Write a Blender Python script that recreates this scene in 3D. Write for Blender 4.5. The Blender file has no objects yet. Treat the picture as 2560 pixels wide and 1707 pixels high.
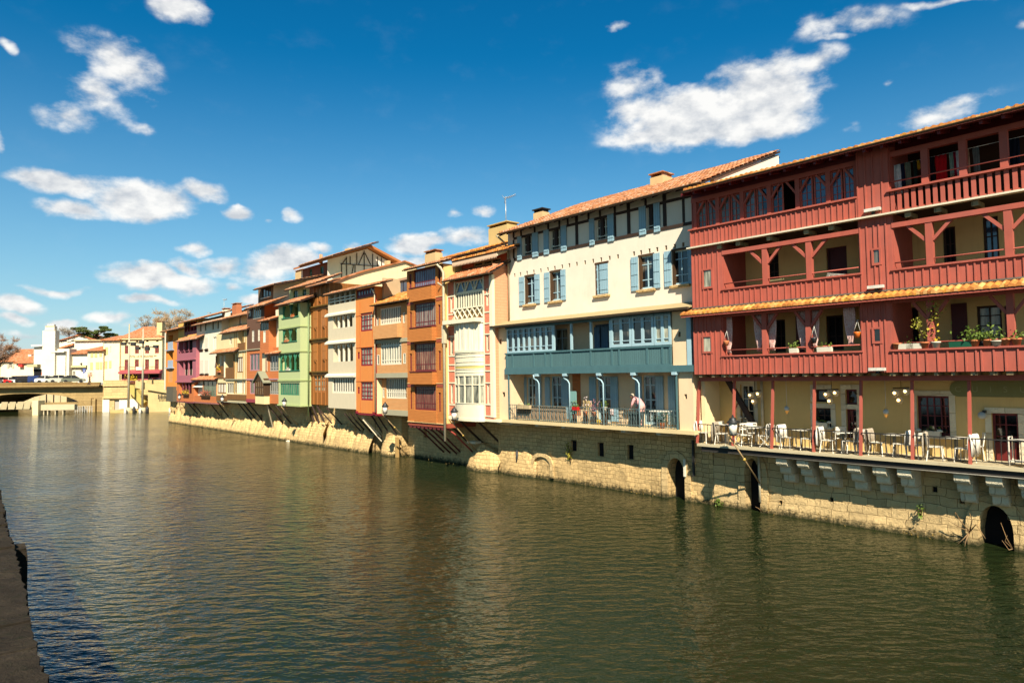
import bpy, bmesh, math, random
from mathutils import Vector, Matrix, noise
random.seed(7)
C = bpy.context.scene
col = C.collection
R = math.radians

# ------------------------------------------------------------------ camera, sky, sun, exposure
CAMH, F, PITCH, ROLL = 5.6, 1707.0, R(2.73), R(0.86)
fwd = Vector((0, math.cos(PITCH), math.sin(PITCH)))
up0 = Vector((0, -math.sin(PITCH), math.cos(PITCH)))
rgt = math.cos(ROLL)*Vector((1, 0, 0)) - math.sin(ROLL)*up0
upv = math.sin(ROLL)*Vector((1, 0, 0)) + math.cos(ROLL)*up0
cd = bpy.data.cameras.new('camera'); cam = bpy.data.objects.new('camera', cd); col.objects.link(cam)
cd.sensor_width = 36.0; cd.lens = 24.005; cd.clip_start = 0.1; cd.clip_end = 8000
M4 = Matrix((rgt, upv, -fwd)).transposed().to_4x4(); M4.translation = Vector((0, 0, CAMH))
cam.matrix_world = M4; C.camera = cam
EYE = Vector((0, 0, CAMH))

def ray(x, y):
    "direction of the photograph's pixel (2560 x 1707 frame)"
    return fwd + rgt*((x-1280)/F) + upv*((853.5-y)/F)

SUN_EL = R(43.0)
SUN_DIR = Vector((0.035*math.cos(SUN_EL), -math.cos(SUN_EL), math.sin(SUN_EL))).normalized()
ld = bpy.data.lights.new('sun', 'SUN'); ld.energy = 5.0; ld.angle = R(0.55); ld.color = (1.0, 0.935, 0.83)
sun = bpy.data.objects.new('sun', ld); col.objects.link(sun)
sun.rotation_euler = SUN_DIR.to_track_quat('Z', 'Y').to_euler(); sun.location = (0, -40, 60)

C.view_settings.view_transform = 'Standard'; C.view_settings.look = 'None'
C.view_settings.exposure = 1.15; C.view_settings.gamma = 1.0; C.view_settings.use_curve_mapping = False

wd = bpy.data.worlds.new('World'); C.world = wd; wd.use_nodes = True
nt = wd.node_tree; nt.nodes.clear(); WN = nt.nodes
def wn(t, **k):
    n = WN.new(t)
    for a, b in k.items(): setattr(n, a, b)
    return n
def lk(a, b): nt.links.new(a, b)
def wmath(op, a, b=None, c=None, clamp=False):
    n = wn('ShaderNodeMath', operation=op, use_clamp=clamp)
    for i, s in enumerate((a, b, c)):
        if s is None: continue
        if isinstance(s, (int, float)): n.inputs[i].default_value = s
        else: lk(s, n.inputs[i])
    return n.outputs[0]
out = wn('ShaderNodeOutputWorld'); bg = wn('ShaderNodeBackground'); lk(bg.outputs[0], out.inputs[0])
sky = wn('ShaderNodeTexSky', sky_type='NISHITA', sun_disc=False)
sky.sun_elevation = SUN_EL; sky.sun_rotation = math.pi; sky.altitude = 200
sky.air_density = 1.0; sky.dust_density = 0.35; sky.ozone_density = 3.2
bg.inputs[1].default_value = 0.05
tc = wn('ShaderNodeTexCoord')
gm = wn('ShaderNodeGamma'); gm.inputs[1].default_value = 1.25
hs = wn('ShaderNodeHueSaturation'); hs.inputs['Hue'].default_value = 0.487; hs.inputs['Saturation'].default_value = 1.25; hs.inputs['Value'].default_value = 1.0
lk(sky.outputs[0], hs.inputs['Color']); lk(hs.outputs[0], gm.inputs[0])
spc = wn('ShaderNodeSeparateColor'); lk(gm.outputs[0], spc.inputs[0]); cmb = wn('ShaderNodeCombineColor')      # clear, deep spring blue overhead
for i_, (ex_, sc_) in enumerate(((1.6, .60), (.92, .635), (.84, .67))): lk(wmath('MULTIPLY', wmath('POWER', wmath('DIVIDE', spc.outputs[i_], 11.0), ex_), sc_*11.0), cmb.inputs[i_])
# clouds: soft ellipsoids on the sky sphere, torn by noise (direction space, so they hold from any place)
nz0 = wn('ShaderNodeTexNoise'); nz0.inputs['Scale'].default_value = 9; nz0.inputs['Detail'].default_value = 6
lk(tc.outputs['Generated'], nz0.inputs['Vector'])
sb = wn('ShaderNodeVectorMath', operation='SUBTRACT'); lk(nz0.outputs['Color'], sb.inputs[0]); sb.inputs[1].default_value = (.5, .5, .5)
sc = wn('ShaderNodeVectorMath', operation='SCALE'); lk(sb.outputs[0], sc.inputs[0]); sc.inputs['Scale'].default_value = 0.05
ad = wn('ShaderNodeVectorMath', operation='ADD'); lk(tc.outputs['Generated'], ad.inputs[0]); lk(sc.outputs[0], ad.inputs[1])
DIRW = ad.outputs[0]
# (x, y, half width, half height, tilt in degrees, density) in the 2352-wide view of the photograph
CLOUDS = [(420,18,72,46,15,1.00),(262,150,118,62,32,1.00),(215,225,105,52,30,0.62),(150,272,62,34,20,0.80),(310,290,42,22,10,0.55),(8,95,18,22,0,0.80),(0,325,16,34,0,0.90),
 (135,425,116,26,5,1.22),(340,464,103,49,8,1.60),(165,482,81,26,4,1.15),(460,440,59,24,8,0.96),(550,487,39,20,8,1.09),(667,500,24,17,30,0.77),(618,508,11,10,0,0.64),
 (450,566,38,16,0,0.90),(372,640,131,34,3,1.22),(430,608,35,21,0,1.02),(645,610,115,37,-4,1.22),(508,600,52,23,0,0.96),(528,650,23,17,0,0.77),(728,574,31,15,0,0.90),
 (575,685,40,18,0,0.83),(800,575,35,16,0,0.64),(965,555,87,28,-3,1.28),(1072,545,65,32,0,0.90),(1100,474,33,16,0,0.77),(1045,478,22,13,0,0.64),(1000,600,125,25,0,0.77),
 (1640,265,240,78,-10,1.50),(1745,222,125,84,-12,1.50),(1560,312,165,38,-4,1.40),(1700,285,160,54,-8,1.50),(1600,250,130,50,-8,1.30),(1450,205,74,50,0,0.72),(1470,258,100,48,0,0.95),(1870,148,84,30,-12,0.72),(1800,155,66,44,-10,0.72),(1425,60,42,18,-20,0.72),(1970,60,135,36,-6,0.66),(1930,96,60,12,0,0.55),(2170,10,100,14,-5,0.65),(2150,262,135,34,-14,0.72),(2200,235,80,24,-14,0.70),(1962,290,32,17,-20,0.50),(2030,187,22,10,-20,0.45),(2335,60,18,16,0,0.50),
 (38,692,59,23,4,1.28),(36,725,42,16,4,1.02),(130,654,82,13,2,0.90),(338,691,69,13,3,1.02),(140,731,33,15,0,0.96),(262,724,65,15,3,0.83),(60,765,63,14,0,0.70),(200,755,84,14,0,0.64),(330,742,63,12,0,0.64),(560,725,63,14,0,0.58)]
dens = None
for (x, y, rx, ry, tl, dn) in CLOUDS:
    k = 2560/2352
    d = ray(x*k, y*k).normalized()
    rr = (rgt*math.cos(R(tl)) - upv*math.sin(R(tl))); rr = (rr - d*rr.dot(d)).normalized()
    uu = rr.cross(d)*-1; uu = uu if uu.dot(upv) > 0 else -uu
    sx = rx*k*1.25/F*d.dot(fwd); sy = ry*k*1.3/F*d.dot(fwd)
    mp = wn('ShaderNodeMapping', vector_type='TEXTURE')
    zz = rr.cross(uu)
    mp.inputs['Location'].default_value = d; mp.inputs['Rotation'].default_value = Matrix((rr, uu, zz)).transposed().to_euler()
    mp.inputs['Scale'].default_value = (sx, sy, 0.4)
    lk(DIRW, mp.inputs['Vector'])
    g = wn('ShaderNodeTexGradient', gradient_type='SPHERICAL'); lk(mp.outputs[0], g.inputs[0])
    v = wmath('MULTIPLY', g.outputs['Fac'], dn)
    dens = v if dens is None else wmath('SMOOTH_MAX', dens, v, 0.12)
def cnoise(off):
    a = wn('ShaderNodeVectorMath', operation='ADD'); lk(tc.outputs['Generated'], a.inputs[0]); a.inputs[1].default_value = off
    m = wn('ShaderNodeMapping'); m.inputs['Scale'].default_value = (1, 1, 1.7); lk(a.outputs[0], m.inputs[0])
    n = wn('ShaderNodeTexNoise'); n.inputs['Scale'].default_value = 21; n.inputs['Detail'].default_value = 8; n.inputs['Roughness'].default_value = .56
    lk(m.outputs[0], n.inputs['Vector']); return n.outputs['Fac']
n1 = cnoise((0, 0, 0)); n2 = cnoise((0.004, -0.004, 0.014))
fld = wmath('ADD', wmath('MULTIPLY', dens, 1.3), wmath('MULTIPLY', wmath('SUBTRACT', n1, 0.5), 2.1))
mr = wn('ShaderNodeMapRange', interpolation_type='SMOOTHSTEP'); lk(fld, mr.inputs['Value'])
mr.inputs['From Min'].default_value = .16; mr.inputs['From Max'].default_value = 1.0
gt = wn('ShaderNodeMapRange', interpolation_type='SMOOTHSTEP'); lk(dens, gt.inputs['Value']); gt.inputs['From Min'].default_value = .07; gt.inputs['From Max'].default_value = .30
mask = wmath('MULTIPLY', mr.outputs[0], gt.outputs[0])
rel = wmath('ADD', wmath('MULTIPLY', wmath('SUBTRACT', n1, n2), 3.4), 0.60, clamp=True)
ccr = wn('ShaderNodeMix', data_type='RGBA'); lk(rel, ccr.inputs[0])
ccr.inputs[6].default_value = (5.6, 5.9, 6.3, 1); ccr.inputs[7].default_value = (9.3, 9.2, 8.9, 1)
mx = wn('ShaderNodeMix', data_type='RGBA'); lk(wmath('MULTIPLY', mask, 0.95), mx.inputs[0]); sz_ = wn('ShaderNodeSeparateXYZ'); lk(tc.outputs['Generated'], sz_.inputs[0])
hz = wmath('MULTIPLY', wmath('POWER', wmath('SUBTRACT', 1.0, wmath('MULTIPLY', wmath('ABSOLUTE', sz_.outputs[2]), 2.3), clamp=True), 1.7), .74)
hm_ = wn('ShaderNodeMix', data_type='RGBA'); lk(hz, hm_.inputs[0]); lk(cmb.outputs[0], hm_.inputs[6]); hm_.inputs[7].default_value = (5.2, 6.1, 6.6, 1)
lk(hm_.outputs[2], mx.inputs[6]); lk(ccr.outputs[2], mx.inputs[7])
lk(mx.outputs[2], bg.inputs[0])

# ------------------------------------------------------------------ frames: u along a facade, v out of it, z up
class Frame:
    def __init__(s, O, ang, dummy=None):
        a = R(ang); s.O = Vector((O[0], O[1], 0)); s.U = Vector((math.cos(a), -math.sin(a), 0)); s.N = Vector((-math.sin(a), -math.cos(a), 0))
    def P(s, x, y, v=0.0):
        d = ray(x, y); t = (v - (EYE - s.O).dot(s.N))/d.dot(s.N); p = EYE + d*t
        return ((p - s.O).dot(s.U), p.z)
    def Q(s, xl, yt, xr, yb, v=0.0):
        a = s.P(xl, yt, v); b = s.P(xr, yb, v)
        return (a[0], b[0], b[1], a[1])          # u0,u1,z0,z1
    def W(s, u, v, z): return s.O + s.U*u + s.N*v + Vector((0, 0, z))
    def floor(s, x, y, z):
        d = ray(x, y); t = (z - CAMH)/d.z; p = EYE + d*t - s.O
        return p.dot(s.U), p.dot(s.N)
d0 = ray(1720, 1252); o0 = EYE + d0*(-CAMH/d0.z)
ROW = Frame((o0.x, o0.y), 49.0)

class MB:
    def __init__(s): s.v = []; s.f = []; s.sm = []
    def add(s, vs, fs, smooth=False):
        b = len(s.v); s.v += [tuple(p) for p in vs]
        for f in fs: s.f.append([i+b for i in f]); s.sm.append(smooth)
        return s
    def quad(s, a, b, c, d): return s.add([a, b, c, d], [(0, 1, 2, 3)])
    def box(s, u0, u1, v0, v1, z0, z1):
        p = [(u, v, z) for u in (u0, u1) for v in (v0, v1) for z in (z0, z1)]
        return s.add(p, [(0, 1, 3, 2), (4, 6, 7, 5), (0, 4, 5, 1), (2, 3, 7, 6), (0, 2, 6, 4), (1, 5, 7, 3)])
    def prism(s, poly, v0, v1):
        "poly in (u,z), pushed from v0 to v1"
        n = len(poly); vs = [(u, v0, z) for u, z in poly] + [(u, v1, z) for u, z in poly]
        fs = [tuple(range(n)), tuple(range(2*n-1, n-1, -1))] + [(i, (i+1) % n, n+(i+1) % n, n+i) for i in range(n)]
        return s.add(vs, fs)
    def vprism(s, poly, u0, u1):
        "poly in (v,z), pushed along u"
        n = len(poly); vs = [(u0, v, z) for v, z in poly] + [(u1, v, z) for v, z in poly]
        fs = [tuple(range(n)), tuple(range(2*n-1, n-1, -1))] + [(i, (i+1) % n, n+(i+1) % n, n+i) for i in range(n)]
        return s.add(vs, fs)
    def hprism(s, poly, z0, z1):
        n = len(poly); vs = [(u, v, z0) for u, v in poly] + [(u, v, z1) for u, v in poly]
        fs = [tuple(range(n)), tuple(range(2*n-1, n-1, -1))] + [(i, (i+1) % n, n+(i+1) % n, n+i) for i in range(n)]
        return s.add(vs, fs)
    def beam(s, a, b, w, h=None):
        a = Vector(a); b = Vector(b); d = (b-a).normalized(); h = h or w
        r = d.cross(Vector((0, 0, 1))); r = r.normalized() if r.length > 1e-4 else Vector((1, 0, 0)); t = r.cross(d)
        p = [q + r*(i*w/2) + t*(j*h/2) for q in (a, b) for i, j in ((-1, -1), (1, -1), (1, 1), (-1, 1))]
        return s.add(p, [(0, 1, 2, 3), (7, 6, 5, 4), (0, 4, 5, 1), (1, 5, 6, 2), (2, 6, 7, 3), (3, 7, 4, 0)])
    def tube(s, pts, r, n=8):
        pts = [Vector(p) for p in pts]; rings = []
        rs = r if isinstance(r, (list, tuple)) else [r]*len(pts)
        for i, p in enumerate(pts):
            d = (pts[min(i+1, len(pts)-1)] - pts[max(i-1, 0)]).normalized()
            a = d.cross(Vector((0.3, 0.2, 1))); a = a.normalized() if a.length > 1e-3 else Vector((1, 0, 0)); b = d.cross(a)
            rings.append([p + (a*math.cos(2*math.pi*k/n) + b*math.sin(2*math.pi*k/n))*rs[i] for k in range(n)])
        vs = [q for g in rings for q in g]; fs = []
        for i in range(len(pts)-1):
            for k in range(n): fs.append((i*n+k, i*n+(k+1) % n, (i+1)*n+(k+1) % n, (i+1)*n+k))
        fs += [tuple(range(n-1, -1, -1)), tuple(range((len(pts)-1)*n, len(pts)*n))]
        return s.add(vs, fs, True)
    def lathe(s, prof, c=(0, 0, 0), n=14):
        vs = [(c[0]+r*math.cos(2*math.pi*k/n), c[1]+r*math.sin(2*math.pi*k/n), c[2]+z) for r, z in prof for k in range(n)]; fs = []
        for i in range(len(prof)-1):
            for k in range(n): fs.append((i*n+k, i*n+(k+1) % n, (i+1)*n+(k+1) % n, (i+1)*n+k))
        fs += [tuple(range(n-1, -1, -1)), tuple(range((len(prof)-1)*n, len(prof)*n))]
        return s.add(vs, fs, True)
    def ball(s, c, r, n=10, sq=(1, 1, 1)):
        prof = [(max(.001, math.sin(math.pi*i/n)), -math.cos(math.pi*i/n)) for i in range(n+1)]
        b = MB().lathe(prof, (0, 0, 0), n+4)
        return s.add([(c[0]+p[0]*r*sq[0], c[1]+p[1]*r*sq[1], c[2]+p[2]*r*sq[2]) for p in b.v], b.f, True)
    def leaf(s, c, size):
        a = Vector((random.gauss(0, 1), random.gauss(0, 1), random.gauss(0, 1))).normalized()
        b = a.cross(Vector((random.gauss(0, 1), random.gauss(0, 1), random.gauss(0, 1)))).normalized()
        c = Vector(c); w = size*.5
        return s.add([c-a*size, c+b*w, c+a*size, c-b*w], [(0, 1, 2, 3)])

class Thing:
    "a top-level thing: an Empty at its base (or one mesh), and the frame its parts are drawn in"
    def __init__(s, name, label, cat, fr, u, v, z, group=None, rot=0.0, lean=None):
        s.fr, s.u, s.v, s.z = fr, u, v, z
        s.ang = math.atan2(fr.U.y, fr.U.x)
        s.e = bpy.data.objects.new(name, None); col.objects.link(s.e)
        s.e.empty_display_size = 0.3
        s.e.location = fr.W(u, v, z); s.e.rotation_euler = (0, 0, s.ang + rot)
        tag(s.e, label, cat, group)
    def part(s, name, mb, m, parent=None, label=None):
        vs = [(p[0]-s.u, -(p[1]-s.v), p[2]-s.z) for p in mb.v]
        o = mesh(name, vs, mb, m); o.parent = parent or s.e
        if label: o['label'] = label
        return o
def tag(o, label=None, cat=None, group=None, kind=None):
    if label: o['label'] = label
    if cat: o['category'] = cat
    if group: o['group'] = group
    if kind: o['kind'] = kind
    return o
def mesh(name, vs, mb, m):
    me = bpy.data.meshes.new(name); me.from_pydata(vs, [], mb.f); me.polygons.foreach_set('use_smooth', mb.sm); me.materials.append(m); me.update()
    bm = bmesh.new(); bm.from_mesh(me); bmesh.ops.recalc_face_normals(bm, faces=bm.faces[:]); bm.to_mesh(me); bm.free()
    o = bpy.data.objects.new(name, me); col.objects.link(o); return o
def single(name, label, cat, fr, mb, m, u, v, z, group=None, kind=None):
    "a thing that is one mesh"
    vs = [(p[0]-u, -(p[1]-v), p[2]-z) for p in mb.v]
    o = mesh(name, vs, mb, m); o.location = fr.W(u, v, z); o.rotation_euler = (0, 0, math.atan2(fr.U.y, fr.U.x))
    return tag(o, label, cat, group, kind)
def world_mesh(name, mb, m, kind=None, label=None, cat=None, group=None):
    return tag(mesh(name, mb.v, mb, m), label, cat, group, kind)
def dup(o, loc, rotz=None, label=None):
    "copy a thing with its parts and sub-parts"
    c = o.copy(); col.objects.link(c); c.location = loc
    if rotz is not None: c.rotation_euler = (0, 0, rotz)
    if label: c['label'] = label
    for a in o.children:
        b = a.copy(); col.objects.link(b); b.parent = c
        for g in a.children:
            d = g.copy(); col.objects.link(d); d.parent = b
    return c

# ------------------------------------------------------------------ materials
def lin(c): return tuple(k*((x/255)/12.92 if x/255 <= .04045 else ((x/255+.055)/1.055)**2.4) for x, k in zip(c, (.70, .67, .60)))
_mats = {}
class NT:
    def __init__(s, name):
        s.m = bpy.data.materials.new(name); s.m.use_nodes = True; s.t = s.m.node_tree
        s.b = s.t.nodes['Principled BSDF']; s.tc = s.n('ShaderNodeTexCoord')
    def n(s, t, **k):
        n = s.t.nodes.new(t)
        for a, b in k.items(): setattr(n, a, b)
        return n
    def l(s, a, b): s.t.links.new(a, b)
    def noise(s, scale, detail=4, rough=.6, vec=None, stretch=None):
        n = s.n('ShaderNodeTexNoise'); n.inputs['Scale'].default_value = scale; n.inputs['Detail'].default_value = detail; n.inputs['Roughness'].default_value = rough
        v = vec or s.tc.outputs['Object']
        if stretch:
            mp = s.n('ShaderNodeMapping'); mp.inputs['Scale'].default_value = stretch; s.l(v, mp.inputs[0]); v = mp.outputs[0]
        s.l(v, n.inputs['Vector']); return n.outputs['Fac']
    def ramp(s, fac, stops, interp='LINEAR'):
        r = s.n('ShaderNodeValToRGB'); r.color_ramp.interpolation = interp; e = r.color_ramp.elements
        while len(e) < len(stops): e.new(.5)
        for i, (p, c) in enumerate(stops): e[i].position = p; e[i].color = (*c, 1) if len(c) == 3 else c
        s.l(fac, r.inputs[0]); return r.outputs[0]
    def mix(s, f, a, b, mode='MIX'):
        n = s.n('ShaderNodeMix', data_type='RGBA', blend_type=mode)
        for i, q in ((0, f), (6, a), (7, b)):
            if isinstance(q, (int, float)): n.inputs[i].default_value = q
            elif isinstance(q, tuple): n.inputs[i].default_value = (*q[:3], 1)
            else: s.l(q, n.inputs[i])
        return n.outputs[2]
    def math(s, op, a, b=0.0, clamp=False):
        n = s.n('ShaderNodeMath', operation=op, use_clamp=clamp)
        for i, q in enumerate((a, b)):
            if isinstance(q, (int, float)): n.inputs[i].default_value = q
            else: s.l(q, n.inputs[i])
        return n.outputs[0]
    def bump(s, h, strength=.4, dist=.02):
        b = s.n('ShaderNodeBump'); b.inputs['Strength'].default_value = strength; b.inputs['Distance'].default_value = dist
        s.l(h, b.inputs['Height']); s.l(b.outputs[0], s.b.inputs['Normal'])
    def uz(s):
        "facade coordinates: (x + y, z)"
        sp = s.n('ShaderNodeSeparateXYZ'); s.l(s.tc.outputs['Object'], sp.inputs[0])
        c = s.n('ShaderNodeCombineXYZ'); s.l(s.math('ADD', sp.outputs[0], sp.outputs[1]), c.inputs[0]); s.l(sp.outputs[2], c.inputs[1]); return c.outputs[0], sp
    def fin(s, colr, rough=.8, spec=.3, metal=0):
        if isinstance(colr, tuple): s.b.inputs['Base Color'].default_value = (*colr[:3], 1)
        else: s.l(colr, s.b.inputs['Base Color'])
        s.b.inputs['Roughness'].default_value = rough; s.b.inputs['Specular IOR Level'].default_value = spec; s.b.inputs['Metallic'].default_value = metal
        return s.m
def cached(f):
    def g(*a, **k):
        key = (f.__name__, a, tuple(sorted(k.items())))
        if key not in _mats: _mats[key] = f(*a, **k)
        return _mats[key]
    return g
def sc3(c, k): return tuple(min(1, x*k) for x in c)
@cached
def plaster(name, c, stain=.25):
    t = NT(name); c = lin(c)
    a = t.noise(.7, 5, .65); b = t.noise(2.2, 5, .7, stretch=(3, 3, .35)); f = t.noise(30, 3)
    x = t.ramp(a, [(.3, sc3(c, .90)), (.7, sc3(c, 1.05))])
    x = t.mix(t.math('MULTIPLY', t.ramp(b, [(.55, (0, 0, 0)), (.8, (1, 1, 1))]), stain), x, sc3((c[0]*.75, c[1]*.68, c[2]*.6), 1))
    t.bump(f, .25, .01); return t.fin(x, .9, .15)
@cached
def paint(name, c, rough=.55, var=.1):
    t = NT(name); c = lin(c)
    a = t.noise(3.5, 4, .6, stretch=(1, 1, .5)); b = t.noise(22, 3, .6, stretch=(3, 3, .3))
    x = t.ramp(a, [(.3, sc3(c, 1-var)), (.7, sc3(c, 1+var))])
    x = t.mix(t.ramp(b, [(.6, (0, 0, 0)), (.8, (.35, .35, .35))]), x, sc3(c, .72))
    g = t.noise(.55, 4, .65); x = t.mix(t.math('MULTIPLY', t.ramp(g, [(.42, (0, 0, 0)), (.72, (1, 1, 1))]), var*2.2, True), x, tuple(q*.72+.16*max(c) for q in c))
    t.bump(b, .15, .008); return t.fin(x, rough, .35)
@cached
def boards(name, c, w=.16, horiz=False, var=.16):
    "planks with open joints, grain and uneven fading"
    t = NT(name); c = lin(c); v, sp = t.uz()
    s2 = t.n('ShaderNodeSeparateXYZ'); t.l(v, s2.inputs[0]); q = s2.outputs[1 if horiz else 0]
    k = t.math('MULTIPLY', q, 1/w); fl = t.math('FLOOR', k); fr = t.math('FRACT', k)
    wn_ = t.n('ShaderNodeTexWhiteNoise', noise_dimensions='1D'); t.l(fl, wn_.inputs['W'])
    x = t.ramp(wn_.outputs[0], [(0, sc3(c, 1-var)), (1, sc3(c, 1+var))])
    g = t.noise(9, 5, .7, stretch=(.4, .4, 6) if horiz else (6, 6, .4))
    x = t.mix(t.math('MULTIPLY', g, .4), x, sc3(c, .6))
    j = t.ramp(fr, [(0, (0, 0, 0)), (.07, (1, 1, 1)), (.93, (1, 1, 1)), (1, (0, 0, 0))])
    x = t.mix(j, sc3(c, .35), x)
    t.bump(j, .6, .02); return t.fin(x, .7, .25)
@cached
def brick(name, c, mortar, bw=.24, bh=.075, mort=.012, var=.22):
    t = NT(name); c = lin(c); mo = lin(mortar); v, sp = t.uz()
    b = t.n('ShaderNodeTexBrick'); t.l(v, b.inputs['Vector']); b.inputs['Scale'].default_value = 1.0
    b.inputs['Brick Width'].default_value = bw; b.inputs['Row Height'].default_value = bh; b.inputs['Mortar Size'].default_value = mort; b.inputs['Mortar Smooth'].default_value = .2; b.inputs['Bias'].default_value = 0
    b.inputs['Color1'].default_value = (*sc3(c, 1-var), 1); b.inputs['Color2'].default_value = (*sc3(c, 1+var*.7), 1); b.inputs['Mortar'].default_value = (*mo, 1)
    x = t.mix(t.math('MULTIPLY', t.noise(1.3, 5, .7), .35), b.outputs[0], sc3(c, .75))
    t.bump(b.outputs['Fac'], -.35, .012); return t.fin(x, .85, .2)
@cached
def stone(name, c, dark, bw=.46, bh=.24, wet=True):
    "rough river masonry: uneven courses, dirt, damp and moss near the water"
    t = NT(name); c = lin(c); dk = lin(dark); v, sp = t.uz()
    wv = t.n('ShaderNodeVectorMath', operation='ADD'); nn = t.n('ShaderNodeTexNoise'); nn.inputs['Scale'].default_value = 1.6; nn.inputs['Detail'].default_value = 3
    t.l(t.tc.outputs['Object'], nn.inputs['Vector']); s_ = t.n('ShaderNodeVectorMath', operation='SCALE'); s_.inputs['Scale'].default_value = .2
    t.l(nn.outputs['Color'], s_.inputs[0]); t.l(v, wv.inputs[0]); t.l(s_.outputs[0], wv.inputs[1])
    b = t.n('ShaderNodeTexBrick'); t.l(wv.outputs[0], b.inputs['Vector']); b.inputs['Scale'].default_value = 1; b.inputs['Brick Width'].default_value = bw; b.inputs['Row Height'].default_value = bh
    b.inputs['Mortar Size'].default_value = .012; b.inputs['Mortar Smooth'].default_value = 1.0; b.offset = .37; b.squash = .8
    b.inputs['Color1'].default_value = (*sc3(c, .74), 1); b.inputs['Color2'].default_value = (*sc3(c, 1.08), 1); b.inputs['Mortar'].default_value = (*sc3(dk, 1.15), 1)
    p = t.noise(.8, 6, .72); q = t.noise(5, 6, .75); f = t.noise(17, 5, .7)
    cover = t.ramp(p, [(.42, (0, 0, 0)), (.6, (1, 1, 1))])
    x = t.mix(t.math('MULTIPLY', cover, .9), b.outputs[0], t.ramp(q, [(.3, sc3(c, .72)), (.7, sc3(c, 1.05))]))
    x = t.mix(t.ramp(q, [(.58, (0, 0, 0)), (.78, (.7, .7, .7))]), x, dk)
    x = t.mix(t.math('MULTIPLY', t.ramp(t.noise(2, 5, .7, stretch=(4, 4, .3)), [(.56, (0, 0, 0)), (.76, (1, 1, 1))]), .38), x, sc3(dk, 1.2))
    if wet:
        w = t.math('ADD', sp.outputs[2], t.math('MULTIPLY', t.math('SUBTRACT', q, .5), .9))
        x = t.mix(t.ramp(w, [(0, (1, 1, 1)), (.12, (.8, .8, .8)), (.30, (0, 0, 0))]), x, (.035, .032, .012))
    h = t.math('ADD', t.math('MULTIPLY', f, .5), t.math('ADD', t.math('MULTIPLY', q, 1.0), t.math('MULTIPLY', b.outputs['Fac'], -.6)))
    t.bump(h, .85, .07); return t.fin(x, .92, .15)
@cached
def rock(name, c, moss):
    "bare rough stone, chipped and mossy"
    t = NT(name); c = lin(c); a = t.noise(1.6, 7, .72); b = t.noise(9, 6, .75)
    x = t.ramp(a, [(.3, sc3(c, .5)), (.55, c), (.75, sc3(c, 1.6))]); x = t.mix(t.ramp(b, [(.52, (0, 0, 0)), (.68, (.85, .85, .85))]), x, lin(moss)); x = t.mix(t.ramp(t.noise(23, 4, .7), [(.6, (0, 0, 0)), (.75, (.6, .6, .6))]), x, sc3(c, 2.2))
    t.bump(t.math('ADD', t.math('MULTIPLY', a, 1.4), t.math('MULTIPLY', b, .8)), 1.0, .09); return t.fin(x, .95, .1)
@cached
def tiles(name, c, lichen=.35, old=.5):
    "canal tiles: each tile its own tone, with lichen"
    t = NT(name); c = lin(c); sp = t.n('ShaderNodeSeparateXYZ'); t.l(t.tc.outputs['Object'], sp.inputs[0])
    cx = t.n('ShaderNodeCombineXYZ'); t.l(t.math('FLOOR', t.math('MULTIPLY', sp.outputs[0], 1/.105)), cx.inputs[0]); t.l(t.math('FLOOR', t.math('MULTIPLY', sp.outputs[1], 1/.33)), cx.inputs[1])
    w = t.n('ShaderNodeTexWhiteNoise', noise_dimensions='2D'); t.l(cx.outputs[0], w.inputs['Vector'])
    x = t.ramp(w.outputs[0], [(0, sc3(c, .55)), (.25, sc3(c, .85)), (.6, c), (.85, (c[0]*1.1, c[1]*1.45, c[2]*1.9)), (1, (c[0]*1.15, c[1]*1.9, c[2]*3))])
    n = t.noise(6, 5, .75); x = t.mix(t.math('MULTIPLY', t.ramp(n, [(.5, (0, 0, 0)), (.7, (1, 1, 1))]), old), x, sc3(c, .5))
    n2 = t.noise(3.3, 5, .75); x = t.mix(t.math('MULTIPLY', t.ramp(n2, [(.52, (0, 0, 0)), (.64, (1, 1, 1))]), lichen), x, lin((226, 178, 52)))
    t.bump(t.noise(40, 3), .3, .01); return t.fin(x, .85, .2)
@cached
def glass(name, c=(14, 18, 20), rough=.06, c2=None, sp_=.9):
    "window glass over a dark room, or with curtains behind it"
    t = NT(name); c = lin(c)
    if c2:
        c2 = lin(c2); x = t.ramp(t.noise(1.7, 3, .6, stretch=(3.5, 3.5, .5)), [(.35, c), (.65, c2)])
    else: x = t.mix(t.ramp(t.noise(.9, 1, .5), [(.5, (0, 0, 0)), (.58, (1, 1, 1))]), t.ramp(t.noise(1.1, 2, .5), [(.3, sc3(c, .6)), (.7, sc3(c, 1.5))]), t.ramp(t.noise(3, 2, .5, stretch=(4, 4, .2)), [(.35, lin((52, 50, 46))), (.7, lin((128, 122, 108)))]))
    t.bump(t.noise(1.5, 2), .02, .05); return t.fin(x, rough, sp_)
@cached
def metal(name, c, rough=.5, me=.0):
    t = NT(name); c = lin(c); x = t.ramp(t.noise(7, 4, .7), [(.3, sc3(c, .8)), (.7, sc3(c, 1.15))]); return t.fin(x, rough, .4, me)
@cached
def leafy(name, c1, c2, sub=.0):
    t = NT(name); x = t.ramp(t.noise(2.2, 3, .7), [(.3, lin(c1)), (.7, lin(c2))]); m = t.fin(x, .6, .25)
    return m
@cached
def cloth(name, c, c2=None, scale=9):
    t = NT(name); c = lin(c); x = t.ramp(t.noise(scale, 3, .6), [(.35, sc3(c, .85)), (.65, lin(c2) if c2 else sc3(c, 1.08))])
    t.bump(t.noise(60, 2), .2, .004); return t.fin(x, .95, .1)
@cached
def globe(name, c, e):
    t = NT(name); m = t.fin(lin(c), .3, .4); t.b.inputs['Emission Color'].default_value = (*lin(c), 1); t.b.inputs['Emission Strength'].default_value = e; return m
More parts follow.
